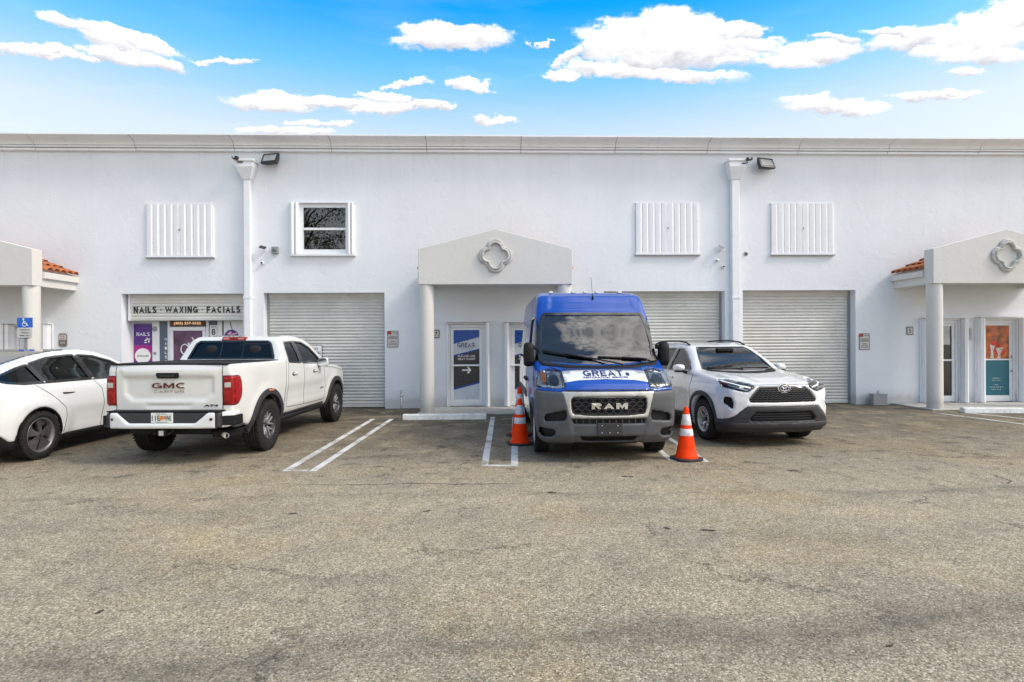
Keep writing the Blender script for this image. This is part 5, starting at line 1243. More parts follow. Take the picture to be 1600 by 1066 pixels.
    for pl in ('left', 'right'):
        sh.ribbon('door_gap', [(.78, 1.40), (.74, 1.20), (.70, .9), (.62, .56)], pl, .009, .0015, C_['gap'], root)
        sh.ribbon('door_gap', [(.86, 1.36), (.82, 1.1), (.82, .85), (.76, .60), (1.56, .57), (1.545, 1.33)], pl, .009, .0015, C_['gap'], root)
        sh.ribbon('door_gap', [(1.555, .57), (2.62, .56), (2.66, .80), (2.60, 1.28)], pl, .009, .0015, C_['gap'], root)
        sh.ribbon('hood_gap', [(2.72, 1.22), (3.3, 1.17), (3.95, 1.08)], pl, .009, .0015, C_['gap'], root)
        # handles
        for xh in (1.36, 2.44 if False else 2.36):
            s_ = 1 if pl == 'left' else -1
            p, g = sh.project([(xh-.2, 1.16), (xh-.30, 1.16)], pl)
            b = MB(); yb = p[0][1]; b.box(xh-.34, xh-.14, min(yb, yb+s_*.028), max(yb, yb+s_*.028), 1.145, 1.178); b.build('door_handle', C_['ivory'], root, .010)
            sh.patch('handle_recess', [(xh-.30+.075*math.cos(t), 1.155+.035*math.sin(t)) for t in np.linspace(0, 2*PI, 14)[:-1]], pl, .0012, C_['gap'], root)
        # badges low on the door
        sh.text('badge', 'AT4', 2.50, .80, .17, .035, pl, .004, C_['black'], root, .03, shear=.2)
        # arch flares
        for xw in (0.0, WX):
            arc = [(xw+.535*math.cos(t), WZ+.535*math.sin(t)) for t in np.linspace(math.radians(-16), math.radians(196), 30)]
            arc = [(x, z) for x, z in arc if z > .30]
            arc[0] = (arc[0][0]+.02, .46); arc[-1] = (arc[-1][0]-.02, .46)
            f_ = shs.ribbon('wheel_arch_flare', arc, pl, .085, .050, C_['clad'], root, thick=.07)
        shs.patch('side_marker', [(-.06, .975), (.11, .975), (.10, .945), (-.05, .945)], pl, .060, C_['amber'], root, thick=.01, step=.03)
        # sill
        s_ = 1 if pl == 'left' else -1
        b = MB(); b.tube([(.62, s_*.86, .42), (2.70, s_*.86, .42)], .045, 10); b.build('side_step', C_['matte'], root)
        b = MB(); b.box(.55, 2.75, min(s_*.80, s_*.90), max(s_*.80, s_*.90), .47, .53); b.build('sill', C_['clad'], root, .02)
    # tail lamps wrap round the corner
    for s_, pl in ((1, 'left'), (-1, 'right')):
        poly = chaikin([(.765, 1.245), (.985, 1.245), (.985, .83), (.765, .83)], 0)
        reg = psdf(G_.y[:, None], G_.z[None, :], [(s_*a, b_) for a, b_ in [(.775, 1.245), (.99, 1.245), (.99, .835), (.775, .835)]])[None]
        sd = psdf(G_.x[:, None], G_.z[None, :], chaikin([(-1.3, 1.26), (-.86, 1.255), (-.80, 1.19), (-.79, 1.0), (-.84, .875), (-.93, .825), (-1.3, .825)], 2))[:, None, :]
        lf = smax(smax(raw-.016, reg, .02), sd, .02)
        lamp = iso(G_, lf, 'tail_lamp', C_['red'], root)
        bz = iso(G_, smax(smax(raw-.007, reg-.018, .02), sd-.018, .02), 'lamp_bezel', C_['redd'], lamp)
        shl = Shape(G_, raw-.016)
        shl.patch('reverse_lens', [(s_*a, b_) for a, b_ in ((.80, 1.155), (.885, 1.155), (.885, 1.085), (.80, 1.085))], 'rear', .002, C_['lampwhite'], lamp, step=.03)
        shl.ribbon('lens_line', [(s_*.805, 1.05), (s_*.90, 1.05), (s_*.90, .89), (s_*.805, .89)], 'rear', .010, .002, C_['redd'], lamp)
        shl.ribbon('lens_line', [(s_*.80, 1.185), (s_*.92, 1.185)], 'rear', .012, .002, C_['redd'], lamp)
    # tailgate handle, badges, plate
    b = MB(); b.prism([(-.155, 1.295), (.155, 1.295), (.165, 1.275), (.15, 1.225), (.135, 1.215), (-.135, 1.215), (-.15, 1.225), (-.165, 1.275)], 'x', -1.082, -1.05); b.build('tailgate_handle', C_['matte'], root, .006)
    b = MB(); b.prism([(-.12, 1.272), (.12, 1.272), (.11, 1.238), (-.11, 1.238)], 'x', -1.090, -1.0825); b.build('handle_grip', C_['black'], root, .003)
    sh2.text('badge', 'GMC', 0, 1.112, .50, .095, 'rear', .014, C_['chrome'], root, thick=.012, block=.27)
    sh2.text('badge', 'GMC', 0, 1.112, .475, .072, 'rear', .018, C_['redd'], root, thick=.004, block=.17)
    sh2.text('badge', 'CANYON', 0, 1.033, .44, .035, 'rear', .008, C_['chrome'], root, thick=.008, block=.24)
    sh2.text('badge', 'AT4', -.60, .828, .20, .032, 'rear', .006, C_['black'], root, .04, shear=.25)
    # rear bumper
    bp = [(-1.02, .64), (-.955, .655), (-.66, .655), (-.60, .635), (-.50, .54), (.50, .54), (.60, .635), (.66, .655), (.955, .655), (1.02, .64)]
    yz = psdf(G_.y[:, None], G_.z[None, :], [(-.945, .745), (-.64, .745), (-.47, .60), (.47, .60), (.64, .745), (.945, .745), (.93, .60), (.86, .525), (-.86, .525), (-.93, .60)])[None]
    plan = psdf(G_.x[:, None], G_.y[None, :], [(-1.10, -.80), (-1.20, -.74), (-1.235, -.45), (-1.235, .45), (-1.20, .74), (-1.10, .80), (-1.04, .935), (-.84, .95), (-.84, -.95), (-1.04, -.935)])[:, :, None]
    bf = smax(yz, plan, .02)
    bumper = iso(G_, bf, 'rear_bumper', C_['white'], root)
    core = smax(psdf(G_.y[:, None], G_.z[None, :], [(-.80, .745), (.80, .745), (.80, .53), (-.80, .53)])[None], np.maximum(-1.195-X, X+.9), .02)
    iso(G_, core, 'bumper_core', C_['clad'], root)
    b = MB(); b.box(-1.19, -.98, -.80, .80, .748, .768); b.build('bumper_step', C_['matte'], root, .008)
    for s_ in (-1, 1):
        b = MB(); vs = [(-1.115, s_*.79), (-1.055, s_*.945), (-.83, s_*.96), (-.83, s_*.88), (-1.05, s_*.78)]
        b.prism([vs[k] for k in range(5)], 'z', .555, .69); b.build('bumper_corner', C_['matte'], root, .01)
        b = MB(); b.prism([(-1.04, s_*.90), (-1.00, s_*.97), (-.78, s_*.965), (-.78, s_*.85)], 'z', .520, .550); b.build('corner_step', C_['clad'], root, .01)
    for yv in (.72, .30, -.30, -.72):
        pass
    for yv in (-.70, .70, -.38 if False else -.69):
        b = MB(); b.lathe([(0, 0), (.018, 0), (.018, .006), (0, .006)], 12, Matrix.Translation((-1.208, yv, .655)) @ Matrix.Rotation(-PI/2, 4, 'Y')); b.build('parking_sensor', C_['clad'], root)
    # licence plate
    b = MB(); b.box(-1.205, -1.196, -.155, .155, .605, .745); pl_ = b.build('licence_plate', C_['plate'], root, .004)
    pv = lambda v, col, nm: None
    b = MB(); vs, fs = fit_text('11E', .115, .075, .02); b.add([(-1.2065, .082-x, .672+y) for x, y, z in vs], fs); vs, fs = fit_text('WNK', .10, .075, .02); b.add([(-1.2065, -.085-x, .672+y) for x, y, z in vs], fs); b.build('plate_number', pbr('plate_green', (.02, .07, .05), .5), pl_, fixn=False)
    b = MB(); vs, fs = fit_text('MYFLORIDA', .15, .016, .01); b.add([(-1.2065, -x, .730+y) for x, y, z in vs], fs); vs, fs = fit_text('SUNSHINE STATE', .17, .013, .01); b.add([(-1.2065, -x, .616+y) for x, y, z in vs], fs); b.build('plate_text', pbr('plate_dark_green', (.02, .12, .05), .5), pl_, fixn=False)
    for (yy0, zz0, rr) in ((.012, .668, .026), (-.020, .677, .023), (-.002, .690, .018)):
        b = MB(); b.prism([(yy0+rr*math.cos(2*PI*k/14), zz0+rr*math.sin(2*PI*k/14)) for k in range(14)], 'x', -1.2078-rr*.02, -1.205); b.build('plate_orange', C_['amber'] if rr > .02 else pbr('leaf_green', (.03, .2, .03), .5), pl_)
    # hitch, axle, exhaust, underbody
    b = MB(); b.box(-1.22, -1.0, -.055, .055, .42, .51); b.tube([(-1.22, -.09, .44), (-1.13, -.14, .50)], .014, 8); b.tube([(-1.22, .09, .44), (-1.13, .14, .50)], .014, 8); b.build('tow_hitch', C_['matte'], root, .01)
    b = MB(); b.box(-1.225, -1.2205, -.033, .033, .432, .498); b.build('hitch_socket', C_['silver'], root)
    b = MB(); b.tube([(0, -.72, .41), (0, .72, .41)], .05, 12); b.lathe([(0, -.16), (.10, -.12), (.16, 0), (.10, .12), (0, .16)], 20, Matrix.Translation((0, 0, .41)) @ Matrix.Rotation(PI/2, 4, 'Y')); b.build('rear_axle', C_['matte'], root)
    b = MB(); b.tube([(.9, -.55, .42), (-.5, -.55, .40), (-.85, -.66, .40), (-1.0, -.80, .395)], .038, 12); b.build('exhaust_pipe', C_['silver'], root); b = MB(); b.lathe([(0, 0), (.030, 0), (.030, .004), (0, .004)], 14, Matrix.Translation((-1.002, -.802, .395)) @ Matrix.Rotation(-PI/2, 4, 'Y')); b.build('exhaust_opening', C_['matte'], root)
    b = MB(); b.box(-.95, 3.9, -.55, .55, .40, .50); b.build('chassis', C_['matte'], root, .03)
    b = MB(); b.box(-.95, -.50, -.86, -.56, .36, .46); b.build('muffler', C_['matte'], root, .03)
    # inner arches (dark liners)
    for xw in (0.0, WX):
        for s_ in (-1, 1):
            b = MB(); n = 20; arc = [(xw+.50*math.cos(t), WZ+.50*math.sin(t)) for t in np.linspace(-.1, PI+.1, n)]
            vs = [(x, s_*.90, z) for x, z in arc]+[(x, s_*.50, z) for x, z in arc]
            b.add(vs, [(i, i+1, n+i+1, n+i) for i in range(n-1)], True); b.add([(x, s_*.50, z) for x, z in arc], [tuple(range(n))]); b.build('wheel_liner', C_['matte'], root)
    # third brake lamp, antenna, mirrors
    p, g = sh.project([(0, 1.775)], 'rear', .4)
    b = MB(); b.prism([(-.215, 1.752), (.215, 1.752), (.20, 1.815), (-.20, 1.815)], 'x', p[0][0]-.035, p[0][0]+.08); o = b.build('brake_lamp', C_['red'], root, .012)
    for yv in (-.13, .13): b = MB(); b.box(p[0][0]-.037, p[0][0]-.034, yv-.05, yv+.05, 1.77, 1.80); b.build('cargo_lens', pbr('pink_lens', (.7, .25, .25), .2), o, .004)
    for s_ in (-1, 1):
        reg = lambda c, e: None
        cx_, cy_, cz_ = 2.30, s_*1.03, 1.325
        q = np.maximum(np.maximum(np.abs(X-cx_)-.07, np.abs(Y-cy_)-.11), np.abs(Z-cz_)-.085)
        m_ = MB(); prof = [(-.105, -.085), (.085, -.095), (.115, -.05), (.11, .06), (.08, .09), (-.09, .08)]
        vs = []; 
        for (xx, sc_) in ((-.055, .93), (-.04, 1.0), (.02, .96), (.065, .72), (.085, .4)):
            vs += [(cx_+xx, cy_+s_*a*sc_, cz_+b_*sc_) for a, b_ in chaikin(prof, 1)]
        k = 12; fs = [(r_*k+i, r_*k+(i+1) % k, (r_+1)*k+(i+1) % k, (r_+1)*k+i) for r_ in range(4) for i in range(k)]+[tuple(range(k))[::-1], tuple(range(4*k, 5*k))]
        m_.add(vs, fs, True); mr = m_.build('wing_mirror', C_['ivory'], root)
        m_ = MB(); m_.prism([(cy_+s_*a*.86, cz_+b_*.84) for a, b_ in chaikin(prof, 1)], 'x', cx_-.060, cx_-.0555); m_.build('mirror_glass', pbr('mirror', (.5, .55, .6), .03, metal=1), mr)
        m_ = MB(); m_.tube([(cx_+.02, s_*.88, cz_-.09), (cx_+.02, cy_-s_*.05, cz_-.06)], .028, 8); m_.build('mirror_arm', C_['matte'], mr)
    mats = wm(C_['darkalloy'], C_['alloy'])
    for xw in (0, WX):
        for s_ in (-1, 1): make_wheel(root, (xw, s_*.855, WZ), .405, .265, .245, 'multi', s_, mats)
    # headlamps and grille (not seen from here)
    for s_ in (-1, 1): sh.patch('headlamp', [(s_*a, b_) for a, b_ in ((.62, 1.06), (.88, 1.06), (.88, .86), (.66, .86))], 'front', .006, C_['lampwhite'], root)
    sh.patch('grille', [(-.58, 1.06), (.58, 1.06), (.52, .66), (-.52, .66)], 'front', .008, C_['matte'], root)
    rc = G(418, 703); hd = math.atan2(cF.y, cF.x)
    f2 = Vector((cF.x, cF.y, 0)); l2 = Vector((-f2.y, f2.x, 0))
    ctr = rc+l2*(.855+.075); root.location = (ctr.x, ctr.y, 0); root.rotation_euler = (0, 0, hd-math.radians(1.2))
    print('pickup at', ctr)
    return root
build_pickup()
# ================================================================== high roof van facing the camera (x forward, origin under the front axle)
def build_van():
    root = empty('cargo_van', (0, 0, 0), 0, 'tall blue cargo van with grey bumper facing the camera between orange cones', 'van')
    G_ = Grid((-4.60, -1.16, .16), (1.14, 1.16, 2.72), .024)
    sil = [(.80, .28), (.90, .31), (.965, .40), (.985, .62), (.975, .92), (.95, 1.02), (.88, 1.10), (.70, 1.20), (.46, 1.305), (.30, 1.375), (.22, 1.42), (.03, 1.64), (-.24, 1.99), (-.38, 2.18), (-.52, 2.36), (-.66, 2.47), (-.90, 2.535), (-1.4, 2.565), (-4.2, 2.55), (-4.42, 2.50), (-4.46, 2.3), (-4.48, .55), (-4.40, .32), (-4.0, .28)]
    wz = [(.16, .90), (.32, .965), (.50, 1.00), (.80, 1.02), (1.1, 1.02), (1.40, .995), (1.70, .965), (2.0, .935), (2.3, .90), (2.45, .875), (2.58, .84)]
    taper = [(-4.5, .98), (-3.9, 1.0), (-.6, 1.0), (0, .995), (.4, .98), (.75, .955), (1.0, .92)]
    shz = [(.2, 1.0), (1.05, 1.0), (1.4, .85), (2.0, .62), (2.4, .45), (2.6, .4)]
    raw = body_field(G_, sil, wz, taper, .21, .03, .09, xmid=-1.4, pw_=2.4, shz=shz)
    X, Y, Z, A = G_.X, G_.Y, G_.Z, G_.A
    # roof ribs forward dome pressing
    for yv in (0.0, .36, .70):
        rib = np.abs(A-yv)-.05
        raw = raw-.012*sstep(-rib, -.04, .03)*sstep(Z, 2.50, 2.56)*sstep(-X, 1.0, 1.3)
    sh = Shape(G_, raw); shs = Shape(G_, side_field(G_, wz, taper))
    WXR = -3.45; WZ = .36
    F = raw.copy()
    for xw in (0.0, WXR):
        rr = np.sqrt((X-xw)**2+((Z-WZ)*1.0)**2); F = smax(F, -np.maximum(rr-.43, .58-A), .02)
    # forehead panel: raised centre with two vertical creases
    fh = psdf(G_.y[:, None], G_.z[None, :], [(-.66, 2.50), (.66, 2.50), (.70, 2.22), (-.70, 2.22)])[None]
    F = F+np.where((X > -1.2) & (Z > 2.16), .010*sstep(-fh, -.02, .03), 0)
    # cabin
    cav = np.maximum(np.maximum(raw+.07, np.maximum(-1.55-X, X-.45)), np.maximum(.95-Z, Z-2.36)); F = np.maximum(F, -cav)
    ws = [(-.885, 1.425), (-.90, 1.56), (-.845, 2.02), (-.81, 2.13), (-.78, 2.155), (.78, 2.155), (.81, 2.13), (.845, 2.02), (.90, 1.56), (.885, 1.425), (.80, 1.385), (.4, 1.345), (0, 1.335), (-.4, 1.345), (-.80, 1.385)]
    p2 = psdf(G_.y[:, None], G_.z[None, :], [(a*.965, 1.76+(b-1.76)*.93) for a, b in ws])[None]; F = np.maximum(F, -np.maximum(p2, -.62-X))
    wd = [(.10, 1.42), (-.16, 1.73), (-.40, 2.03), (-.52, 2.10), (-1.28, 2.10), (-1.30, 1.36), (-.3, 1.34)]
    p2 = psdf(G_.x[:, None], G_.z[None, :], wd)[:, None, :]; F = np.maximum(F, -np.maximum(p2, .5-A))
    # colour split: blue cab, white lower rear flank; grey bumper and silver grille surround are pieces of their own
    bump_reg = psdf(G_.y[:, None], G_.z[None, :], [(-1.3, .1), (1.3, .1), (1.3, 1.03), (.62, 1.0), (.60, 1.015), (-.60, 1.015), (-.62, 1.0), (-1.3, 1.03)])[None]
    sidereg = psdf(G_.x[:, None], G_.z[None, :], [(.30, .1), (1.2, .1), (1.2, 1.05), (.64, 1.05), (.50, .98), (.42, .70), (.40, .44), (.36, .1)])[:, None, :]
    blue_cut = psdf(G_.x[:, None], G_.z[None, :], [(-.35, .1), (1.3, .1), (1.3, 2.8), (-4.7, 2.8), (-4.7, 2.15), (-2.2, 1.95), (-1.3, 1.25)])[:, None, :]
    lcut_ = [];
    for s_ in (-1, 1):
        lcut_.append(np.maximum(psdf(G_.y[:, None], G_.z[None, :], [(s_*a, b) for a, b in [(.60, 1.06), (.615, 1.265), (.74, 1.305), (.86, 1.36), (.93, 1.47), (1.2, 1.47), (1.2, 1.12), (.95, 1.055), (.70, 1.045)]])[None], psdf(G_.x[:, None], G_.z[None, :], [(1.2, .98), (1.2, 1.32), (.34, 1.46), (.26, 1.44), (.40, 1.22), (.52, 1.03)])[:, None, :]))
    F = np.maximum(F, -np.maximum(np.minimum(lcut_[0], lcut_[1]), -(raw+.075)))
    bcut = np.maximum(np.maximum(bump_reg+.006, sidereg+.006), -(raw+.07)); F = np.maximum(F, -bcut)
    iso(G_, np.maximum(F, blue_cut), 'body', C_['blue'], root)
    iso(G_, np.maximum(F+.001, -blue_cut-.012), 'flank', C_['white'], root)
    # ---- bumper
    bf = smax(np.maximum(raw-.022, sidereg), bump_reg, .02)
    arch = np.maximum(np.sqrt(X**2+(Z-WZ)**2)-.44, .50-A); bf = smax(bf, -arch, .02)
    bf = np.maximum(bf, .30-X)
    # centre section set back a little, corners bulge
    cseam = psdf(G_.y[:, None], G_.z[None, :], [(-.66, 1.2), (.66, 1.2), (.60, .90), (.48, .25), (-.48, .25), (-.60, .90)])[None]
    bf = bf+.016*sstep(-cseam, -.01, .02)*sstep(X, .5, .6)
    for s_ in (-1, 1):
        fog = psdf(G_.y[:, None], G_.z[None, :], [(s_*a, b) for a, b in [(.60, .745), (.87, .69), (.90, .625), (.88, .585), (.62, .60), (.585, .66)]])[None]
        bf = np.maximum(bf, -np.maximum(fog, -(raw+.06)))
        fog2 = psdf(G_.y[:, None], G_.z[None, :], [(s_*a, b) for a, b in [(.76, .475), (.95, .50), (.96, .43), (.90, .36), (.78, .37), (.73, .42)]])[None]
        bf = np.maximum(bf, -np.maximum(fog2, -(raw+.05)))
        # step crease across the corner
    cr = np.abs(Z-.76+.10*(A-.6)); bf = bf+np.where(A > .60, .008*sstep(-cr, -.03, 0), 0)
    gr = chaikin([(-.56, .93), (-.50, .955), (.50, .955), (.56, .93), (.545, .72), (.49, .665), (-.49, .665), (-.545, .72)], 1)
    p2 = psdf(G_.y[:, None], G_.z[None, :], gr)[None]; bf = np.maximum(bf, -np.maximum(p2, -(raw+.05)))
    slot = psdf(G_.y[:, None], G_.z[None, :], [(-.52, .625), (.52, .625), (.50, .565), (-.50, .565)])[None]; bf = np.maximum(bf, -np.maximum(slot, -(raw+.05)))
    low = psdf(G_.y[:, None], G_.z[None, :], [(-.42, .385), (.42, .385), (.36, .315), (-.36, .315)])[None]; bf = np.maximum(bf, -np.maximum(low, -(raw+.05)))
    iso(G_, bf, 'front_bumper', C_['bump'], root)
    # dark holes behind the openings
    shb = Shape(G_, raw)
    for s_ in (-1, 1):
        shb.patch('fog_recess', [(s_*a, b) for a, b in [(.58, .75), (.90, .72), (.92, .58), (.60, .58)]][::s_], 'front', -.035, C_['matte'], root)
        shb.patch('lower_recess', [(s_*a, b) for a, b in [(.72, .51), (.97, .52), (.97, .36), (.74, .35)]][::s_], 'front', -.03, C_['matte'], root)
    shb.patch('lower_grille', [(-.54, .64), (.54, .64), (.54, .30), (-.54, .30)], 'front', -.035, C_['matte'], root)
    for k in range(11):
        yv = -.46+.092*k; shb.ribbon('grille_bar', [(yv, .57), (yv, .62)], 'front', .012, -.008, C_['bump'], root)
    # silver surround of the grille
    sreg = psdf(G_.y[:, None], G_.z[None, :], [(-.665, 1.01), (.665, 1.01), (.60, .80), (.545, .64), (-.545, .64), (-.60, .80)])[None]
    gr2 = chaikin([(-.535, .91), (-.49, .935), (.49, .935), (.535, .91), (.52, .735), (.47, .685), (-.47, .685), (-.52, .735)], 1)
    p2 = psdf(G_.y[:, None], G_.z[None, :], gr2)[None]
    sf_ = smax(np.maximum(raw-.020, -(raw+.03)), sreg, .012); sf_ = smax(sf_, -p2, .015); sf_ = np.maximum(sf_, .5-X)
    iso(G_, sf_, 'grille_surround', C_['silver'], root)
    shb.patch('grille_back', gr, 'front', -.030, C_['matte'], root)
    shb.ribbon('grille_frame', gr2, 'front', .030, .012, C_['black'], root, True, thick=.03)
    # hexagon mesh
    hx = .052; rows = 5
    for r_i in range(rows):
        zc = .712+r_i*.049; pts = []
        n = 9
        for k in range(-n, n+1):
            yv = k*hx*1.05+(.0 if r_i % 2 else 0); zz = zc+(.016 if (k+r_i) % 2 else -.016)
            if abs(yv) < .515: pts.append((yv, zz))
        shb.ribbon('grille_mesh', pts, 'front', .013, .002, C_['clad'], root, thick=.012)
    for r_i in range(rows-1):
        zc = .712+(r_i+.5)*.049
        for k in range(-9, 10):
            yv = k*hx*1.05
            if (k+r_i) % 2 and abs(yv) < .50: pass
    shb.text('badge', 'RAM', 0, .812, .50, .085, 'front', .022, C_['chrome'], root, thick=.010, block=.27)
    # plate holder
    p, g = shb.project([(0, .50)], 'front'); xb = p[0][0]
    b = MB(); b.box(xb-.02, xb+.018, -.175, .175, .40, .575); ho = b.build('plate_holder', C_['clad'], root, .008)
    b = MB()
    for (a, z_) in ((-.11, .54), (.11, .54), (-.11, .44), (.0, .44), (.11, .44)): b.lathe([(0, 0), (.010, 0), (0, .004)], 8, Matrix.Translation((xb+.0185, a, z_)) @ Matrix.Rotation(PI/2, 4, 'Y'))
    b.build('plate_screws', C_['silver'], ho)
    # ---- headlamps
    for s_ in (-1, 1):
        hl = [(.665, 1.115), (.68, 1.28), (.74, 1.315), (.84, 1.345), (.93, 1.42), (.985, 1.40), (.99, 1.20), (.93, 1.09), (.80, 1.085)]
        reg = psdf(G_.y[:, None], G_.z[None, :], [(s_*a, b) for a, b in [(.60, 1.06), (.615, 1.265), (.74, 1.305), (.86, 1.36), (.93, 1.47), (1.2, 1.47), (1.2, 1.12), (.95, 1.055), (.70, 1.045)]])[None]
        sd = psdf(G_.x[:, None], G_.z[None, :], [(1.2, .98), (1.2, 1.32), (.34, 1.46), (.26, 1.44), (.40, 1.22), (.52, 1.03)])[:, None, :]
        cut = smax(reg, sd, .02)
        lens = iso(G_, np.maximum(smax(raw-.010, cut, .01), -(raw+.035)), 'headlamp', C_['lamp'], root)
        rf = iso(G_, np.maximum(np.maximum(raw+.022, cut+.004), -(raw+.07)), 'lamp_reflector', C_['lampwhite'], lens)
        sx_ = shb
        poly = lambda q: [(s_*a, b) for a, b in q][::s_]
        sx_.patch('amber_lens', poly([(.85, 1.13), (.85, 1.24), (.90, 1.27), (.925, 1.24), (.92, 1.14), (.89, 1.12)]), 'front', .0065, C_['amber'] if s_ < 0 else C_['lampwhite'], lens, step=.03)
        sx_.patch('lamp_bowl', poly([(.745+.075*math.cos(t), 1.155+.07*math.sin(t)) for t in np.linspace(0, 2*PI, 20)[:-1]]), 'front', .0068, C_['clad'], lens, step=.03)
        sx_.ribbon('lamp_line', poly([(.625, 1.08), (.64, 1.25), (.83, 1.275), (.85, 1.08)]), 'front', .014, .0068, C_['clad'], lens)
    # ---- windscreen, trim, wipers
    wsg = sh.patch('windscreen', ws, 'front', -.006, C_['screen'], root, step=.06, fit=3)
    sh.ribbon('windscreen_seal', ws, 'front', .05, .004, C_['black'], wsg, True, thick=.02)
    b = MB(); vs_ = [(-.86, 1.40), (.86, 1.40), (.84, 1.46), (.4, 1.425), (0, 1.415), (-.4, 1.425), (-.84, 1.46)]
    sh.patch('cowl', [(-.88, 1.35), (-.5, 1.315), (0, 1.305), (.5, 1.315), (.88, 1.35), (.92, 1.42), (.80, 1.385), (.4, 1.345), (0, 1.335), (-.4, 1.345), (-.80, 1.385), (-.92, 1.42)], 'front', .006, C_['matte'], root, thick=.01)
    for (y0, y1, z0_, z1_) in ((-.80, .10, 1.60, 1.405), (.0, .76, 1.52, 1.42)):
        # blade and arm lie on the glass; image left is the van's right (-y -> mirrored)
        pass
    def wiper(pts, arm):
        o = sh.ribbon('wiper', [(a, b) for a, b in pts], 'front', .022, .030, C_['matte'], root, thick=.02)
        sh.ribbon('wiper_arm', arm, 'front', .018, .045, C_['matte'], o, thick=.015)
    wiper([(-.84, 1.56), (-.10, 1.43)], [(-.50, 1.50), (-.05, 1.41), (.32, 1.33)]); wiper([(-.02, 1.46), (.74, 1.42)], [(.35, 1.44), (.62, 1.42), (.82, 1.36)])
    # defroster slots: two groups of short dark bars on the hood
    for k in range(19):
        for s_ in (-1, 1):
            yv = s_*(.07+k*.0285); o_ = sh.ribbon('hood_vent', [(yv, 1.288), (yv-.006, 1.318)], 'front', .013, .0035, C_['gap'], root)
    # white band across the hood with lettering
    band = [(-.597, 1.125), (-.4, 1.155), (0, 1.17), (.4, 1.155), (.597, 1.125), (.610, 1.268), (.4, 1.285), (0, 1.288), (-.4, 1.285), (-.610, 1.268)]
    sh.patch('hood_band', band, 'front', .003, C_['white'], root, step=.04, thick=.002)
    sh.text('lettering', 'GREAT', -.02, 1.243, .58, .072, 'front', .0055, M['navy'], root, thick=.003, block=.22)
    sh.text('lettering', 'RESTORATION  SERVICES', 0.0, 1.188, .64, .022, 'front', .0055, M['navy'], root, .02, thick=.003)
    sh.patch('logo_dot', [(.335+.028*math.cos(t), 1.228+.022*math.sin(t)) for t in np.linspace(0, 2*PI, 16)[:-1]], 'front', .0055, M['navy'], root, step=.03)
    # hood gaps
    for s_ in (-1, 1): sh.ribbon('hood_gap', [(s_*.597, 1.03), (s_*.60, 1.10), (s_*.615, 1.275), (s_*.86, 1.365)], 'front', .010, .004, C_['gap'], root)
    sh.ribbon('hood_gap', [(-.65, 1.025), (0, 1.035), (.65, 1.025)], 'front', .010, .003, C_['gap'], root)
    # doors
    for pl in ('left', 'right'):
        s_ = 1 if pl == 'left' else -1
        g_ = sh.patch('side_window', wd, pl, -.02, C_['glass'], root); sh.ribbon('window_trim', wd, pl, .035, .003, C_['black'], g_, True)
        sh.ribbon('door_gap', [(.22, 1.38), (.30, 1.0), (.42, .80)], pl, .012, .002, C_['gap'], root)
        sh.ribbon('door_gap', [(-1.36, 2.3), (-1.36, .40)], pl, .012, .002, C_['gap'], root); sh.ribbon('door_gap', [(-2.55, 2.3), (-2.55, .40), (-1.36, .40)], pl, .012, .002, C_['gap'], root)
        sh.ribbon('side_moulding', [(-1.40, .78), (-3.0, .78)], pl, .12, .014, C_['bump'], root, thick=.02)
        sh.ribbon('slide_rail', [(-1.45, 1.42), (-4.2, 1.42)], pl, .05, .010, C_['matte'], root)
        for xh in (-1.15, -1.55): b = MB(); p, g = sh.project([(xh, 1.05)], pl); yb = p[0][1]; b.box(xh-.09, xh+.09, min(yb, yb+s_*.035), max(yb, yb+s_*.035), 1.03, 1.085); b.build('door_handle', C_['matte'], root, .012)
        for xw in (0.0, WXR):
            arc = [(xw+.455*math.cos(t), WZ+.455*math.sin(t)) for t in np.linspace(math.radians(-4), math.radians(184), 26)]
            shs.ribbon('wheel_arch_flare', arc, pl, .06, .018, C_['bump'], root, thick=.04)
            b = MB(); n = 20; arc = [(xw+.425*math.cos(t), WZ+.425*math.sin(t)) for t in np.linspace(-.15, PI+.15, n)]
            vs = [(x, s_*.97, z) for x, z in arc]+[(x, s_*.58, z) for x, z in arc]
            b.add(vs, [(i, i+1, n+i+1, n+i) for i in range(n-1)], True); b.add([(x, s_*.58, z) for x, z in arc], [tuple(range(n))]); b.build('wheel_liner', C_['matte'], root)
        # tall two-lens mirror
        m_ = MB(); cx_, cy_, cz_ = -.02, s_*1.055, 1.51
        prof = chaikin([(-.075, -.18), (.065, -.19), (.085, -.12), (.085, .14), (.05, .19), (-.06, .18), (-.08, .1), (-.08, -.1)], 1); vs = []; k = len(prof)
        for (xx, sc_) in ((-.06, .93), (-.045, 1.0), (.02, 1.0), (.07, .86), (.095, .55)): vs += [(cx_+xx, cy_+s_*a*sc_, cz_+b_*sc_) for a, b_ in prof]
        m_.add(vs, [(r_*k+i, r_*k+(i+1) % k, (r_+1)*k+(i+1) % k, (r_+1)*k+i) for r_ in range(4) for i in range(k)]+[tuple(range(k))[::-1], tuple(range(4*k, 5*k))], True)
        mr = m_.build('wing_mirror', C_['matte'], root)
        m_ = MB(); m_.tube([(cx_, s_*.95, 1.40), (cx_, s_*1.02, 1.40)], .05, 8); m_.build('mirror_arm', C_['matte'], mr); m_ = MB(); m_.tube([(cx_, s_*.93, 1.62), (cx_, s_*1.02, 1.61)], .035, 8); m_.build('mirror_arm', C_['matte'], mr)
        m_ = MB(); m_.prism([(cy_+s_*a*.85, cz_+b_*.85) for a, b_ in prof], 'x', cx_-.066, cx_-.0605); m_.build('mirror_glass', pbr('mirror', (.5, .55, .6), .03, metal=1), mr)
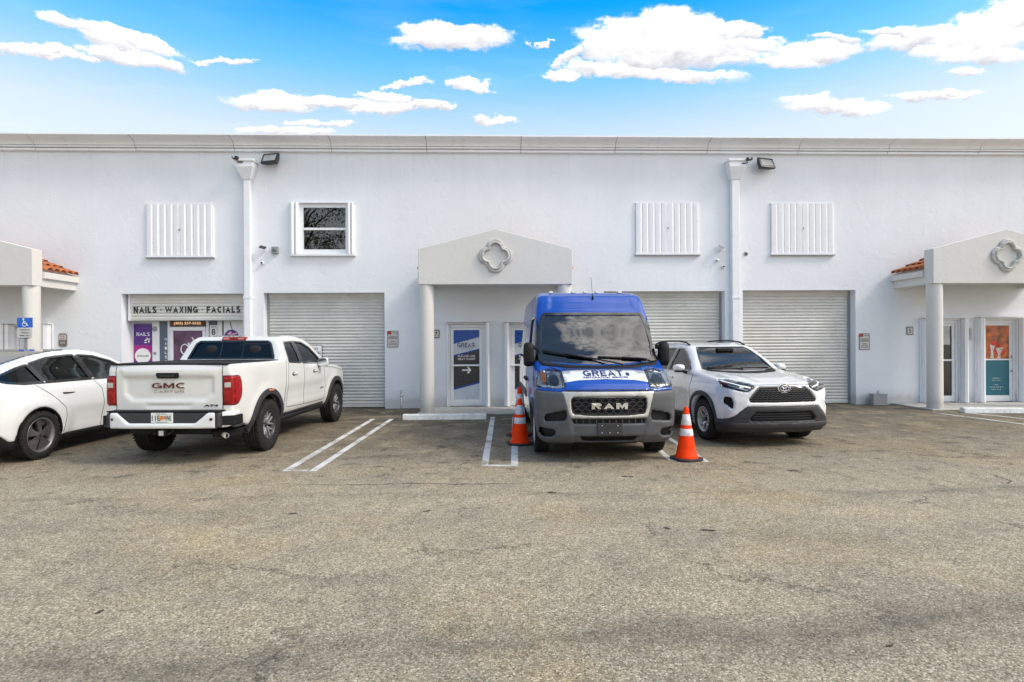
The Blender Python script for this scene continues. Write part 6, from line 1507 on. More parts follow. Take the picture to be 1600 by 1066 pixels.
    # roof brackets and aerial
    for yv in (-.62, -.24, -.03, .17, .56):
        p, g = sh.project([(-.93, yv)], 'top'); z_ = p[0][2]
        b = MB(); b.box(-.98, -.86, yv-.03, yv+.03, z_-.01, z_+.03); b.build('roof_bracket', C_['white'], root, .008)
    p, g = sh.project([(-.60, .045)], 'top'); z_ = p[0][2]
    b = MB(); b.tube([(-.60, .045, z_-.01), (-.60, .045, z_+.05)], [.02, .010], 10); b.tube([(-.60, .045, z_+.04), (-.66, .03, z_+.36)], .0035, 6); b.build('aerial', C_['matte'], root)
    # inside
    for yv in (.5, -.5): seat(root, -1.0, yv, 1.05)
    b = MB(); b.box(-.45, .16, -.86, .86, 1.10, 1.37); b.build('dashboard', C_['dash'], root, .06)
    b = MB(); b.tube([(-.52+.07*math.cos(t), .48+.21*math.sin(t), 1.42+.17*math.cos(t)) for t in np.linspace(0, 2*PI, 20)[:-1]], .016, 8, closed=True); b.build('steering_wheel', C_['matte'], root)
    b = MB(); b.box(-1.52, -1.50, -.85, .85, .95, 2.35); b.build('bulkhead', C_['dash'], root)
    b = MB(); b.prism([(-.62, 2.12), (-.62, 2.00), (-.05, 2.00), (-.05, 2.12)], 'x', -.46, -.44); b.build('sun_visor', pbr('visor', (.35, .36, .36), .7), root, .01)
    b = MB(); b.box(-.40, -.37, -.10, .10, 2.03, 2.12); b.build('rear_view_mirror', C_['matte'], root, .01)
    mats = wm(C_['silver'], C_['silver'])
    for xw in (0, WXR):
        for s_ in (-1, 1): make_wheel(root, (xw, s_*.875, WZ), .355, .225, .215, 'steel', s_, mats)
    b = MB(); b.box(-4.2, .6, -.5, .5, .22, .40); b.build('underbody', C_['matte'], root, .04)
    b = MB(); b.box(-.12, .12, -.80, .80, .26, .42); b.build('front_axle', C_['matte'], root, .03)
    # on the ground: heading square to the facade, towards the viewer
    c = G(944, 706); hd = -PI/2+math.radians(0.2)
    # front axle centre
    Zn = 8.92; r = ray(932.5, 600); t = Zn/r.y; root.location = (r.x*t, Zn, 0); root.rotation_euler = (0, 0, hd)
    print('van at', root.location)
build_van()
# ================================================================== traffic cones
C_['orange'] = pbr('cone_orange', (1.0, .05, .002), .6, var=.08, scale=7, spec=.15)
C_['coneb'] = pbr('cone_base_black', (.03, .028, .027), .7)
C_['reflect'] = pbr('reflective_band', (.72, .72, .74), .4, var=.3, scale=18)
def cone(px, py, H, rz, label, tiltx=0):
    p = G(px, py); o = empty('traffic_cone', (p.x, p.y, 0), rz, label, 'traffic cone', 'orange traffic cones round the van')
    k = H/.76
    def R(z): return .150+(0.030-.150)*(z-.035)/(H-.035)
    b = MB(); rb = .185*k**.5
    pts = []
    for q in range(4):
        a0 = q*PI/2+PI/4
        for d in (-.28, -.1, .1, .28): pts.append((rb*1.25*math.cos(a0+d), rb*1.25*math.sin(a0+d)))
    b.prism(pts, 'z', 0.003, .035); b.build('base', C_['coneb'], o, .008)
    b = MB(); b.lathe([(.165, .036), (.165, .055), (R(.06), .07), (R(.2), .2), (R(H-.03), H-.03), (.026, H-.008), (.018, H), (.012, H), (.012, H-.05)], 32); b.build('cone_body', C_['orange'], o)
    for (z0, z1) in ((.46*k, .54*k), (.60*k, .71*k)) if False else ((H*.46, H*.59), (H*.66, H*.86)):
        b = MB(); b.lathe([(R(z0)+.001, z0), (R(z0)+.003, z0+.002), (R(z1)+.003, z1-.002), (R(z1)+.001, z1)], 32); b.build('reflective_band', C_['reflect'], o)
    return o
cone(1072.5, 718, .76, .35, 'orange cone with two white bands standing alone right of the blue van')
cone(812.5, 694, .76, .2, 'nearer of the two orange cones by the left side of the blue van')
cone(812, 680, .88, -.3, 'farther orange cone, half hidden behind the other cone left of the blue van')
# ================================================================== compact SUV, front three-quarter (x forward, origin under the front axle)
def build_suv():
    root = empty('suv', (0, 0, 0), 0, 'white compact SUV facing the camera in front of the right roller doors', 'SUV')
    G_ = Grid((-3.80, -1.06, .14), (1.08, 1.06, 1.82), .021)
    sil = [(.72, .22), (.86, .25), (.93, .34), (.955, .50), (.96, .74), (.945, .90), (.90, .985), (.80, 1.025), (.45, 1.085), (0, 1.135), (-.28, 1.165), (-.42, 1.19), (-.72, 1.37), (-1.02, 1.53), (-1.22, 1.61), (-1.5, 1.655), (-2.0, 1.675), (-2.7, 1.655), (-3.1, 1.61), (-3.30, 1.52), (-3.48, 1.22), (-3.60, 1.08), (-3.67, .85), (-3.66, .50), (-3.55, .28), (-3.2, .22)]
    wz = [(.14, .82), (.25, .875), (.40, .915), (.60, .925), (.80, .925), (.98, .905), (1.10, .88), (1.22, .83), (1.36, .755), (1.50, .685), (1.62, .62), (1.70, .55)]
    taper = [(-3.7, .93), (-3.2, .985), (-2.5, 1.0), (0, 1.0), (.35, .985), (.65, .94), (.98, .86)]
    shz = [(.2, 1.0), (.9, 1.0), (1.15, .8), (1.5, .55), (1.7, .5)]
    raw = body_field(G_, sil, wz, taper, .24, .10, .07, xmid=-1.4, pw_=2.3, shz=shz)
    X, Y, Z, A = G_.X, G_.Y, G_.Z, G_.A
    for xw in (0.0, -2.69):   # squared fender swells
        rr = np.maximum(np.abs(X-xw)*.95, np.abs(Z-.42)*.85)+.15*np.sqrt((X-xw)**2+(Z-.42)**2); raw = raw-.030*sstep(-rr, -.74, -.52)*sstep(A, .74, .88)*sstep(-Z, -1.02, -.86)
    raw = raw+.022*sstep(-np.abs(X+1.35), -.95, -.7)*sstep(-np.abs(Z-.62), -.22, -.05)*sstep(A, .8, .9)
    # hood: two raised creases
    raw = raw-.010*sstep(-np.abs(A-(.50+.10*(-X))), -.16, -.02)*sstep(Z, .98, 1.03)*sstep(X, -.4, -.1)*sstep(-Z, -1.25, -1.18)
    side = side_field(G_, wz, taper); shs = Shape(G_, side); sh = Shape(G_, raw)
    WZ = .355; WR = -2.69
    F = raw.copy()
    for xw in (0.0, WR):
        rr = np.sqrt((X-xw)**2+(Z-WZ)**2); F = smax(F, -np.maximum(rr-.415, .50-A), .015)
    fy = lambda poly: psdf(G_.y[:, None], G_.z[None, :], poly)[None]
    front = X > -.1
    # nose sculpture: bone line sloping from the lamps to the lower corners, recessed grille
    gr = [(-.40, .965), (.40, .965), (.47, .90), (.57, .775), (.555, .725), (-.555, .725), (-.57, .775), (-.47, .90)]
    d = fy(gr); F = np.where(front, np.maximum(F, -np.maximum(d, -(raw+.035))), F)
    # band above the lower opening pulled forward a touch
    bd = fy([(-.62, .72), (.62, .72), (.80, .50), (.70, .46), (.52, .655), (-.52, .655), (-.70, .46), (-.80, .50)])
    F = F-np.where(front, .014*sstep(-bd, -.02, .03), 0)
    # air curtains
    for s_ in (-1, 1):
        v = fy([(s_*a, b) for a, b in [(.775, .70), (.80, .80), (.845, .81), (.87, .72), (.82, .63), (.79, .60)]]); F = np.where(front, np.maximum(F, -np.maximum(v, -(raw+.05))), F)
    # lower dark fascia (separate piece)
    lowr = fy([(-.60, .66), (.60, .66), (.86, .43), (1.1, .40), (1.1, .1), (-1.1, .1), (-1.1, .40), (-.86, .43)])
    lx = psdf(G_.x[:, None], G_.z[None, :], [(.36, .1), (1.1, .1), (1.1, .9), (.6, .9), (.42, .42)])[:, None, :]
    lreg = np.maximum(lowr, lx)
    # cabin and glass openings
    cav = np.maximum(np.maximum(raw+.055, np.maximum(-3.3-X, X+.35)), np.maximum(.62-Z, Z-1.62)); F = np.maximum(F, -cav)
    ws = [(-.68, 1.20), (-.62, 1.37), (-.54, 1.52), (-.48, 1.585), (.48, 1.585), (.54, 1.52), (.62, 1.37), (.68, 1.20), (.4, 1.165), (0, 1.155), (-.4, 1.165)]
    d = fy([(a*.97, 1.38+(b-1.38)*.92) for a, b in ws]); F = np.maximum(F, -np.maximum(d, -1.25-X))
    wf = [(-.62, 1.165), (-.80, 1.30), (-1.12, 1.47), (-1.35, 1.545), (-1.60, 1.56), (-1.63, 1.13)]
    wr = [(-1.72, 1.13), (-1.70, 1.56), (-2.3, 1.545), (-2.55, 1.50), (-2.62, 1.30), (-2.60, 1.15)]
    wq = [(-2.72, 1.17), (-2.70, 1.48), (-3.05, 1.38), (-3.10, 1.30)]
    for w_ in (wf, wr, wq):
        d = psdf(G_.x[:, None], G_.z[None, :], w_)[:, None, :]; F = np.maximum(F, -np.maximum(d, .40-A))
    hl = [(.46, .955), (.50, 1.005), (.66, 1.045), (.82, 1.095), (1.1, 1.14), (1.1, .98), (.90, .965), (.70, .90), (.58, .885)]
    # headlamp and lower-fascia volumes are separate: cut them out of the body
    lamps = []
    hs = psdf(G_.x[:, None], G_.z[None, :], [(1.2, .6), (1.2, 1.3), (.42, 1.22), (.24, 1.125), (.50, 1.00), (.62, .88)])[:, None, :]
    Fb = np.maximum(F, -np.maximum(lreg, -(raw+.06)))
    for s_ in (-1, 1):
        lr_ = np.maximum(fy([(s_*a, b) for a, b in hl]), hs); lamps.append((s_, lr_)); Fb = np.maximum(Fb, -np.maximum(lr_, -(raw+.05)))
    iso(G_, Fb, 'body', C_['white'], root)
    # lower fascia
    lf = smax(raw-.012, lreg, .02)
    op = fy([(-.46, .575), (.46, .575), (.56, .475), (.54, .425), (-.54, .425), (-.56, .475)]); lf = np.maximum(lf, -np.maximum(op, -(raw+.05)))
    lf = np.maximum(lf, -np.maximum(np.sqrt(X**2+(Z-WZ)**2)-.415, .5-A)); lf = np.maximum(lf, -(raw+.10))
    iso(G_, lf, 'lower_fascia', C_['clad'], root)
    sk = smax(np.maximum(raw-.030, fy([(-.80, .40), (.80, .40), (1.0, .42), (1.0, .365), (.76, .30), (-.76, .30), (-1.0, .365), (-1.0, .42)])), .45-X, .02); sk = np.maximum(sk, -(raw+.03))
    iso(G_, sk, 'skid_plate', C_['clad'], root)
    sh.patch('lower_grille', [(-.62, .62), (.62, .62), (.62, .40), (-.62, .40)], 'front', -.04, C_['matte'], root)
    for z_ in (.46, .50, .54): sh.ribbon('grille_bar', [(-.50, z_), (.50, z_)], 'front', .012, -.02, C_['clad'], root)
    mid = [(-.52, .665), (.52, .665), (.60, .60), (.50, .575), (-.50, .575), (-.60, .60)]
    # upper grille
    shg = Shape(G_, raw)
    shg.patch('grille_back', gr, 'front', -.028, C_['matte'], root)
    shg.ribbon('grille_frame', gr, 'front', .026, -.004, C_['black'], root, True, thick=.02)
    for k, z_ in enumerate((.755, .79, .825, .86, .895, .93)):
        hwid = float(np.interp(z_, [.72, .775, .90, .965], [.54, .555, .455, .385])); n = 14
        pts = [(-hwid+2*hwid*i/(2*n), z_+(.009 if i % 2 else -.005)) for i in range(2*n+1)]
        shg.ribbon('grille_mesh', pts, 'front', .015, -.008, C_['clad'], root, thick=.015)
    # round emblem
    p, g = sh.project([(0, .945)], 'front'); xe = p[0][0]
    def ell(a, b_, n=28, c=(0, 0)): return [(c[0]+a*math.cos(2*PI*k/n), c[1]+b_*math.sin(2*PI*k/n)) for k in range(n)]
    e0 = MB(); e0.prism(ell(.112, .078, c=(0, .945)), 'x', xe-.03, xe+.012); em = e0.build('badge', C_['chrome'], root, .006)
    e1 = MB(); e1.prism(ell(.092, .062, c=(0, .945)), 'x', xe+.0125, xe+.015); e1.build('badge_face', pbr('deep_blue', (.01, .03, .08), .15, coat=1), em)
    e2 = MB()
    for (a, b_, cz) in ((.070, .044, .945), (.022, .044, .945), (.045, .017, .968)):
        e2.tube([(xe+.019, y_, z_) for y_, z_ in ell(a, b_, 24, (0, cz))], .005, 6, closed=True)
    e2.build('badge_rings', C_['chrome'], em)
    # headlamps
    for s_, lr_ in lamps:
        poly = lambda q: [(s_*a, b) for a, b in q][::s_]
        lens = iso(G_, np.maximum(smax(raw-.004, lr_, .008), -(raw+.034)), 'headlamp', C_['lamp'], root)
        iso(G_, np.maximum(np.maximum(raw+.022, lr_+.002), -(raw+.055)), 'lamp_housing', C_['clad'], lens)
        sh.ribbon('daytime_light', poly([(.53, .955), (.66, .99), (.80, 1.04), (.86, 1.06)]), 'front', .020, -.004, pbr('led_white', (.8, .82, .85), .2, emit=(.9, .95, 1, .6)), lens)
        sh.ribbon('daytime_light', poly([(.58, .915), (.70, .945), (.82, .99)]), 'front', .012, -.004, C_['lampwhite'], lens)
        sh.patch('lamp_bowl', poly([(.66+.035*math.cos(t), .965+.020*math.sin(t)) for t in np.linspace(0, 2*PI, 14)[:-1]]), 'front', -.006, C_['lampwhite'], lens, step=.03)
        pl = 'left' if s_ > 0 else 'right'
        sh.patch('side_marker', poly([(.80, 1.03), (.84, 1.065), (.875, 1.06), (.87, .99), (.83, .985)]), 'front', -.005, pbr('marker_red', (.30, .03, .01), .2, coat=1), lens, step=.03)
        sh.patch('air_curtain', poly([(.76, .62), (.79, .82), (.86, .83), (.89, .72), (.82, .59)]), 'front', -.03, C_['matte'], root)
    # hood lines
    sh.ribbon('hood_gap', [(-.62, 1.00), (-.50, .995), (0, .998), (.50, .995), (.62, 1.00)], 'front', .012, .002, C_['gap'], root)
    for pl in ('left', 'right'):
        s_ = 1 if pl == 'left' else -1
        sh.ribbon('hood_gap', [(.42, 1.045), (.0, 1.085), (-.40, 1.125)], pl, .010, .002, C_['gap'], root) if False else None
        for w_ in (wf, wr, wq):
            g_ = sh.patch('side_window', w_, pl, -.016, C_['glass'], root, fit=3); sh.ribbon('window_trim', w_, pl, .026, .003, C_['black'], g_, True)
        sh.ribbon('pillar_trim', [(-1.675, 1.14), (-1.65, 1.55)], pl, .08, .004, C_['black'], root)
        sh.ribbon('door_gap', [(-.48, 1.13), (-.50, .90), (-.46, .60), (-.56, .40), (-1.60, .36), (-1.68, .60), (-1.67, 1.12)], pl, .010, .002, C_['gap'], root)
        sh.ribbon('door_gap', [(-1.68, .37), (-2.30, .38), (-2.42, .70), (-2.62, .90), (-2.66, 1.13)], pl, .010, .002, C_['gap'], root)
        for xh in (-1.42, -2.42):
            p, g = sh.project([(xh, 1.0)], pl); yb = p[0][1]; b = MB(); b.box(xh-.10, xh+.10, min(yb, yb+s_*.032), max(yb, yb+s_*.032), .985, 1.02); b.build('door_handle', C_['white'], root, .010)
        for xw in (0.0, WR):
            # faceted dark arch
            arc = []
            for t in np.linspace(math.radians(-8), math.radians(188), 30):
                c_, q_ = math.cos(t), math.sin(t); r_ = .455*(1/max(abs(c_)**6+abs(q_)**6, 1e-6)**(1/6))**.30
                arc.append((xw+r_*c_, WZ+r_*q_))
            shs.ribbon('wheel_arch_flare', arc, pl, .075, .034, C_['clad'], root, thick=.05)
            b = MB(); n = 20; arc = [(xw+.41*math.cos(t), WZ+.41*math.sin(t)) for t in np.linspace(-.15, PI+.15, n)]
            vs = [(x, s_*.88, z) for x, z in arc]+[(x, s_*.50, z) for x, z in arc]
            b.add(vs, [(i, i+1, n+i+1, n+i) for i in range(n-1)], True); b.add([(x, s_*.50, z) for x, z in arc], [tuple(range(n))]); b.build('wheel_liner', C_['matte'], root)
        sh.patch('sill_cladding', [(-.44, .38), (-2.26, .38), (-2.30, .22), (-.42, .22)], pl, .012, C_['clad'], root, thick=.02)
        # roof rails
        p, g = sh.project([(x, s_*.565) for x in (-1.28, -1.45, -1.8, -2.3, -2.7, -3.0, -3.12)], 'top')
        b = MB(); zz = [.004, .035, .048, .050, .048, .035, .004]; b.tube([(q[0], q[1], q[2]+z_) for q, z_ in zip(p, zz)], .016, 10); b.build('roof_rail', C_['matte'], root)
        # mirrors
        cx_, cy_, cz_ = -.78, s_*1.00, 1.20
        prof = chaikin([(-.10, -.045), (.09, -.06), (.11, .0), (.09, .06), (-.02, .08), (-.10, .055)], 2); k = len(prof); vs = []
        for (xx, sc_) in ((-.07, .93), (-.05, 1.0), (.02, .97), (.07, .75), (.10, .4)): vs += [(cx_+xx, cy_+s_*a*sc_, cz_+b_*sc_) for a, b_ in prof]
        m_ = MB(); m_.add(vs, [(r_*k+i, r_*k+(i+1) % k, (r_+1)*k+(i+1) % k, (r_+1)*k+i) for r_ in range(4) for i in range(k)]+[tuple(range(k))[::-1], tuple(range(4*k, 5*k))], True)
        mr = m_.build('wing_mirror', C_['white'], root)
        m_ = MB(); m_.box(cx_-.055, cx_+.075, cy_-.085, cy_+.085, cz_-.075, cz_-.045); m_.tube([(cx_+.02, s_*.80, cz_-.11), (cx_+.02, cy_-s_*.06, cz_-.06)], .03, 8); m_.build('mirror_arm', C_['matte'], mr, .008)
        m_ = MB(); m_.prism([(cy_+s_*a*.85, cz_+b_*.85) for a, b_ in prof], 'x', cx_-.077, cx_-.0705); m_.build('mirror_glass', pbr('mirror', (.5, .55, .6), .03, metal=1), mr)
    wsg = sh.patch('windscreen', ws, 'front', -.005, C_['screen'], root, fit=3); sh.ribbon('windscreen_seal', ws, 'front', .028, .002, C_['black'], wsg, True, thick=.01)
    sh.patch('cowl', [(-.64, 1.165), (-.3, 1.14), (0, 1.135), (.3, 1.14), (.64, 1.165), (.68, 1.20), (.4, 1.165), (0, 1.155), (-.4, 1.165), (-.68, 1.20)], 'front', .004, C_['matte'], root)
    for pts in ([(-.60, 1.205), (.02, 1.18)], [(.0, 1.195), (.58, 1.20)]): sh.ribbon('wiper', pts, 'front', .018, .022, C_['matte'], root, thick=.015)
    b = MB(); b.box(-1.12, -1.07, -.12, .12, 1.44, 1.50); b.build('rear_view_mirror', C_['matte'], root, .015)
    b = MB(); b.box(-1.05, -.95, -.16, .16, 1.50, 1.56); b.build('camera_housing', C_['matte'], root, .01)
    rwn = [(-.56, 1.14), (-.50, 1.46), (.50, 1.46), (.56, 1.14)]
    sh.patch('rear_window', rwn, 'rear', .004, C_['black'], root)
    for yv in (.37, -.37): seat(root, -1.45, yv, .78)
    seat(root, -2.35, .35, .80); seat(root, -2.35, -.35, .80)
    b = MB(); b.box(-.90, -.42, -.66, .66, .85, 1.10); b.build('dashboard', C_['dash'], root, .05)
    b = MB(); b.tube([(-.98+.05*math.cos(t), .37+.18*math.sin(t), 1.08+.16*math.cos(t)) for t in np.linspace(0, 2*PI, 20)[:-1]], .014, 8, closed=True); b.build('steering_wheel', C_['matte'], root)
    mats = wm(C_['silver'], C_['alloy'])
    for xw in (0, WR):
        for s_ in (-1, 1): make_wheel(root, (xw, s_*.815, WZ), .352, .225, .225, 'five', s_, mats, steer=0)
    b = MB(); b.box(-3.3, .55, -.48, .48, .20, .34); b.build('underbody', C_['matte'], root, .03)
    b = MB(); b.tube([(0, -.70, .34), (0, .70, .34)], .05, 10); b.build('front_axle', C_['matte'], root)
    fw = Vector((math.sin(math.radians(5.5)), -math.cos(math.radians(5.5)), 0))
    r = ray(1176, 600); t = 9.95/r.y; root.location = (r.x*t, 9.95, 0); root.rotation_euler = (0, 0, math.atan2(fw.y, fw.x))
build_suv()
# ================================================================== low white electric car at the left edge (x forward, origin under the rear axle)
def build_ev():
    root = empty('electric_car', (0, 0, 0), 0, 'white fastback car with dark glass roof, cut by the left edge of the photo', 'car')
    G_ = Grid((-1.15, -1.08, .12), (3.95, 1.08, 1.74), .022)
    sil = [(-.86, .30), (-.94, .40), (-.97, .62), (-.955, .84), (-.93, .95), (-.97, 1.06), (-.99, 1.13), (-.93, 1.175), (-.62, 1.30), (-.25, 1.43), (.15, 1.53), (.55, 1.60), (.95, 1.63), (1.3, 1.625), (1.65, 1.575), (2.0, 1.47), (2.4, 1.28), (2.66, 1.14), (2.85, 1.08), (3.2, 1.0), (3.55, .88), (3.72, .76), (3.78, .60), (3.76, .36), (3.60, .22), (3.2, .20), (-.6, .21)]
    wz = [(.12, .85), (.25, .91), (.40, .945), (.60, .96), (.80, .96), (.98, .945), (1.08, .915), (1.16, .865), (1.28, .79), (1.42, .715), (1.54, .645), (1.65, .56)]
    taper = [(-1.0, .88), (-.7, .94), (-.3, .99), (0, 1.0), (2.4, 1.0), (2.9, .985), (3.4, .94), (3.8, .86)]
    raw = body_field(G_, sil, wz, taper, .20, .16, .07, xmid=1.4, pw_=2.2)
    X, Y, Z, A = G_.X, G_.Y, G_.Z, G_.A
    for xw in (0.0, 2.89):
        rr = np.sqrt((X-xw)**2+((Z-.45)*1.0)**2); raw = raw-.028*sstep(-rr, -.72, -.45)*sstep(A, .80, .92)*sstep(-Z, -1.0, -.80)
    raw = raw+.016*sstep(-np.abs(X-1.4), -.95, -.6)*sstep(-np.abs(Z-.52), -.22, -.05)*sstep(A, .84, .92)
    side = side_field(G_, wz, taper); shs = Shape(G_, side); sh = Shape(G_, raw); F = raw.copy(); WZ = .36; WF = 2.89
    for xw in (0.0, WF):
        rr = np.sqrt((X-xw)**2+(Z-WZ)**2); F = smax(F, -np.maximum(rr-.405, .52-A), .015)
    cav = np.maximum(np.maximum(raw+.055, np.maximum(-.35-X, X-2.5)), np.maximum(.62-Z, Z-1.56)); F = np.maximum(F, -cav)
    wq = [(-.60, 1.215), (-.58, 1.235), (-.20, 1.355), (.02, 1.40), (.14, 1.14), (-.20, 1.135), (-.45, 1.165)]
    wr = [(.20, 1.14), (.075, 1.415), (.45, 1.495), (.90, 1.525), (1.02, 1.525), (1.12, 1.13)]
    wf = [(1.22, 1.13), (1.12, 1.525), (1.45, 1.50), (1.80, 1.41), (2.20, 1.23), (2.32, 1.15), (2.30, 1.12)]
    for w_ in (wq, wr, wf):
        d = psdf(G_.x[:, None], G_.z[None, :], w_)[:, None, :]; F = np.maximum(F, -np.maximum(d, .40-A))
    # dark glass roof and hatch glass cut out of the shell
    top = psdf(G_.x[:, None], G_.y[None, :], [(-.70, -.50), (-.5, -.56), (.6, -.555), (1.7, -.545), (1.78, -.50), (1.78, .50), (1.7, .545), (.6, .555), (-.5, .56), (-.70, .50)])[:, :, None]
    F = np.maximum(F, -np.maximum(np.maximum(top, 1.2-Z), -(raw+.2)))
    ws = [(-.72, 1.10), (-.60, 1.35), (-.54, 1.50), (.54, 1.50), (.60, 1.35), (.72, 1.10)]
    d = psdf(G_.y[:, None], G_.z[None, :], ws)[None]; F = np.maximum(F, -np.maximum(d, 1.75-X))
    # dark lower sill and rear apron
    low = psdf(G_.x[:, None], G_.z[None, :], [(-1.2, .50), (-.62, .44), (-.50, .34), (.42, .31), (2.45, .31), (2.6, .34), (4.1, .36), (4.1, 0), (-1.2, 0)])[:, None, :]
    iso(G_, np.maximum(F, -np.maximum(low, -(raw+.05))), 'body', C_['white'], root)
    lw = np.maximum(smax(raw-.004, low, .01), -(raw+.08))
    for xw in (0.0, WF): lw = np.maximum(lw, -np.maximum(np.sqrt((X-xw)**2+(Z-WZ)**2)-.405, .52-A))
    iso(G_, lw, 'lower_cladding', C_['matte'], root)
    roofg = np.maximum(np.maximum(raw+.003, -(raw+.050)), np.maximum(top, 1.2-Z)); iso(G_, roofg, 'glass_roof', C_['black'], root)
    for pl in ('right', 'left'):
        s_ = 1 if pl == 'left' else -1
        for w_, gm_ in ((wq, C_['glass']), (wr, C_['glassg']), (wf, C_['glassg'])):
            g_ = sh.patch('side_window', w_, pl, -.014, gm_, root, fit=3); sh.ribbon('window_trim', w_, pl, .034, .003, C_['black'], g_, True)
        sh.ribbon('pillar_trim', [(1.17, 1.14), (1.075, 1.52)], pl, .085, .004, C_['black'], root); sh.ribbon('pillar_trim', [(.17, 1.15), (.06, 1.41)], pl, .05, .004, C_['black'], root)
        sh.ribbon('window_line', [(-.62, 1.205), (-.45, 1.155), (-.20, 1.122), (1.2, 1.115), (2.34, 1.108)], pl, .020, .006, C_['black'], root)
        sh.ribbon('door_gap', [(-.02, 1.10), (.20, .95), (.46, .72), (.475, .60), (.43, .34)], pl, .009, .002, C_['gap'], root)
        sh.ribbon('door_gap', [(1.16, 1.10), (1.30, .95), (1.34, .70), (1.28, .33)], pl, .009, .002, C_['gap'], root)
        sh.ribbon('door_gap', [(2.30, 1.09), (2.36, .80), (2.28, .33)], pl, .009, .002, C_['gap'], root)
        for xh in (.56, 1.62):
            sh.patch('door_handle', [(xh-.12, .955), (xh+.12, .945), (xh+.12, .930), (xh-.07, .925), (xh-.12, .94)], pl, .004, C_['matte'], root, step=.03)
            sh.ribbon('handle_edge', [(xh-.12, .947), (xh-.02, .938)], pl, .018, .012, C_['matte'], root, thick=.01)
        for xw in (0.0, WF):
            arc = [(xw+.425*math.cos(t), WZ+.425*math.sin(t)) for t in np.linspace(math.radians(-4), math.radians(184), 34)]
            shs.ribbon('wheel_arch_flare', arc, pl, .055, .022, C_['matte'], root, thick=.04)
            b = MB(); n = 20; arc = [(xw+.40*math.cos(t), WZ+.40*math.sin(t)) for t in np.linspace(-.15, PI+.15, n)]
            vs = [(x, s_*.92, z) for x, z in arc]+[(x, s_*.52, z) for x, z in arc]
            b.add(vs, [(i, i+1, n+i+1, n+i) for i in range(n-1)], True); b.add([(x, s_*.52, z) for x, z in arc], [tuple(range(n))]); b.build('wheel_liner', C_['matte'], root)
        m_ = MB(); cx_, cy_, cz_ = 2.15, s_*1.00, 1.16; prof = chaikin([(-.09, -.05), (.09, -.06), (.11, .0), (.08, .06), (-.09, .06)], 2); k = len(prof); vs = []
        for (xx, sc_) in ((-.06, .93), (-.04, 1.0), (.03, .95), (.08, .7), (.11, .35)): vs += [(cx_+xx, cy_+s_*a*sc_, cz_+b_*sc_) for a, b_ in prof]
        m_.add(vs, [(r_*k+i, r_*k+(i+1) % k, (r_+1)*k+(i+1) % k, (r_+1)*k+i) for r_ in range(4) for i in range(k)]+[tuple(range(k))[::-1], tuple(range(4*k, 5*k))], True); m_.build('wing_mirror', C_['white'], root)
        sh.patch('tail_lamp', [(-.86, 1.05), (-.66, 1.04), (-.72, .97), (-.86, .96)], pl, .006, C_['red'], root)
    sh.patch('windscreen', ws, 'front', -.012, C_['screen'], root, fit=3)
    sh.patch('rear_lamp_bar', [(-.60, 1.06), (.60, 1.06), (.60, .98), (-.60, .98)], 'rear', .004, C_['red'], root)
    gi = pbr('light_headliner', (.45, .45, .44), .8)
    for yv in (.38, -.38): seat(root, 1.40, yv, .70); seat(root, .48, yv, .66)
    b = MB(); b.box(2.0, 2.42, -.68, .68, .85, 1.04); b.build('dashboard', gi, root, .05)
    mats = wm(pbr('grey_rim', (.22, .21, .21), .35, metal=.6), C_['bronze'])
    for xw in (0, WF):
        for s_ in (-1, 1): make_wheel(root, (xw, s_*.855, WZ), .357, .25, .262, 'aero', s_, mats)
    b = MB(); b.box(-.7, 3.3, -.5, .5, .18, .30); b.build('underbody', C_['matte'], root, .03)
    c = G(52, 718); f2 = Vector((cF.x, cF.y, 0)); l2 = Vector((-f2.y, f2.x, 0)); ctr = c+l2*.86+f2*.02
    root.location = (ctr.x, ctr.y, 0); root.rotation_euler = (0, 0, math.atan2(f2.y, f2.x))
build_ev()
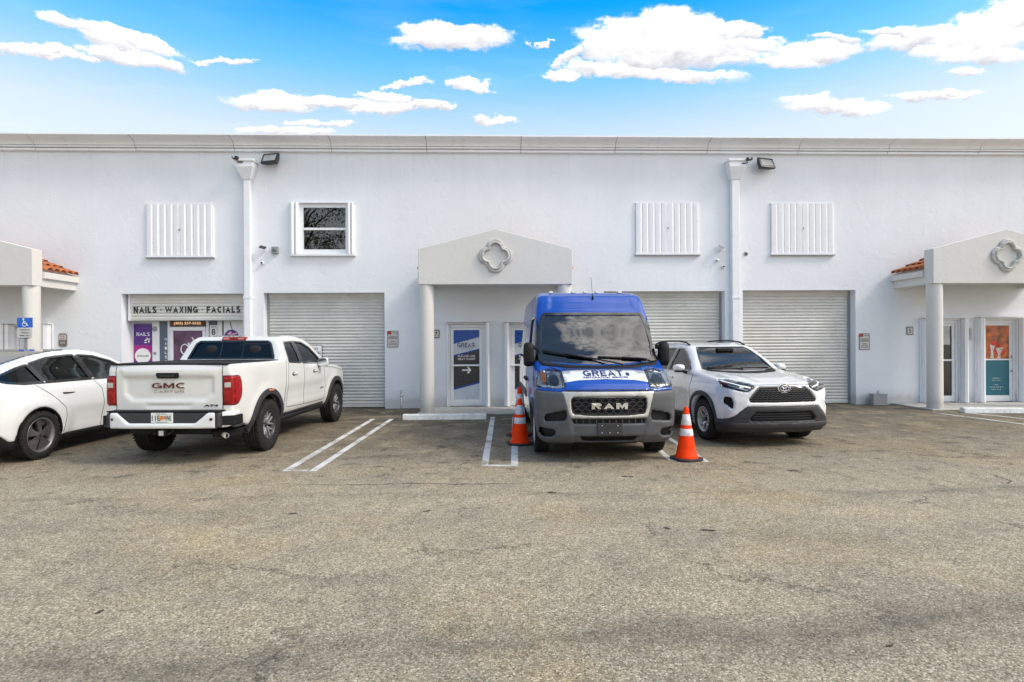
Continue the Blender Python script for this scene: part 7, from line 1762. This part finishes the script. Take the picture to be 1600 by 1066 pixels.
# ================================================================== trees across the lot behind the viewer (seen in the window panes and paint)
def leafmat():
    m, nt, out = newmat('foliage'); b = N(nt, 'ShaderNodeBsdfPrincipled'); L(nt, b, 0, out, 0)
    tc = N(nt, 'ShaderNodeTexCoord'); n = N(nt, 'ShaderNodeTexNoise', i_Scale=1.2, i_Detail=5.0); L(nt, tc, 'Object', n, 'Vector')
    nt.links.new(ramp(nt, n.outputs[0], [(.3, (.04, .06, .02)), (.7, (.13, .14, .05))]), b.inputs['Base Color']); b.inputs['Roughness'].default_value = .55
    return m
M['leaf'] = leafmat(); M['bark'] = pbr('bark', (.12, .09, .06), .9, var=.4, scale=12, bump=.5)
def tree(x, y, H, W, label, seed):
    rg = random.Random(seed); root = empty('shade_tree', (x, y, 0), rg.random()*6, label, 'tree', 'trees across the lot behind the viewer')
    t = MB(); t.tube([(0, 0, 0), (.1, 0, H*.2), (-.05, .1, H*.45), (0, 0, H*.7)], [.30, .24, .17, .07], 10)
    tips = []
    for k in range(9):
        a = 2*PI*k/9+rg.random(); z0 = H*(.25+.4*rg.random()); r = W*(.35+.55*rg.random()); z1 = z0+H*(.10+.22*rg.random())
        t.tube([(0, 0, z0), (r*.4*math.cos(a), r*.4*math.sin(a), z0+(z1-z0)*.6), (r*math.cos(a), r*math.sin(a), z1)], [.12, .07, .03], 6); tips.append((r*math.cos(a), r*math.sin(a), z1))
    t.build('trunk', M['bark'], root)
    c = MB()
    for k in range(150):
        if k < 9: cx, cy, cz = tips[k]
        else:
            a = rg.random()*2*PI; rr = W*math.sqrt(rg.random())*.95; cx, cy = rr*math.cos(a), rr*math.sin(a); cz = H*.30+H*.62*rg.random()*(1-.45*(rr/W)**2)
        R = .55+.6*rg.random()
        for q in range(60):
            d = Vector((rg.gauss(0, 1), rg.gauss(0, 1), rg.gauss(0, .7))).normalized()*R*rg.random()**.4
            p = Vector((cx, cy, cz))+d; u = Vector((rg.gauss(0, 1), rg.gauss(0, 1), rg.gauss(0, 1))).normalized(); v = u.orthogonal().normalized(); s = .07+.08*rg.random()
            c.add([p-u*s, p-v*s*.5, p+u*s, p+v*s*.5], [(0, 1, 2, 3)])
    c.build('crown', M['leaf'], root, fixn=False)
for i, (x, y, H, W) in enumerate(((-15.2, -14.5, 17.0, 5.4), (-6.5, -19, 14.0, 4.6), (2.5, -20, 11, 4.4), (15, -19, 12, 4.6), (24, -17, 13, 5.0))):
    tree(x, y, H, W, ['tallest broad tree far left behind the viewer, mirrored in the upper window', 'leafy tree left of centre behind the viewer', 'shorter round tree in the middle of the row behind the viewer', 'tree right of centre behind the viewer', 'wide tree at the right end of the row behind the viewer'][i], 40+i)
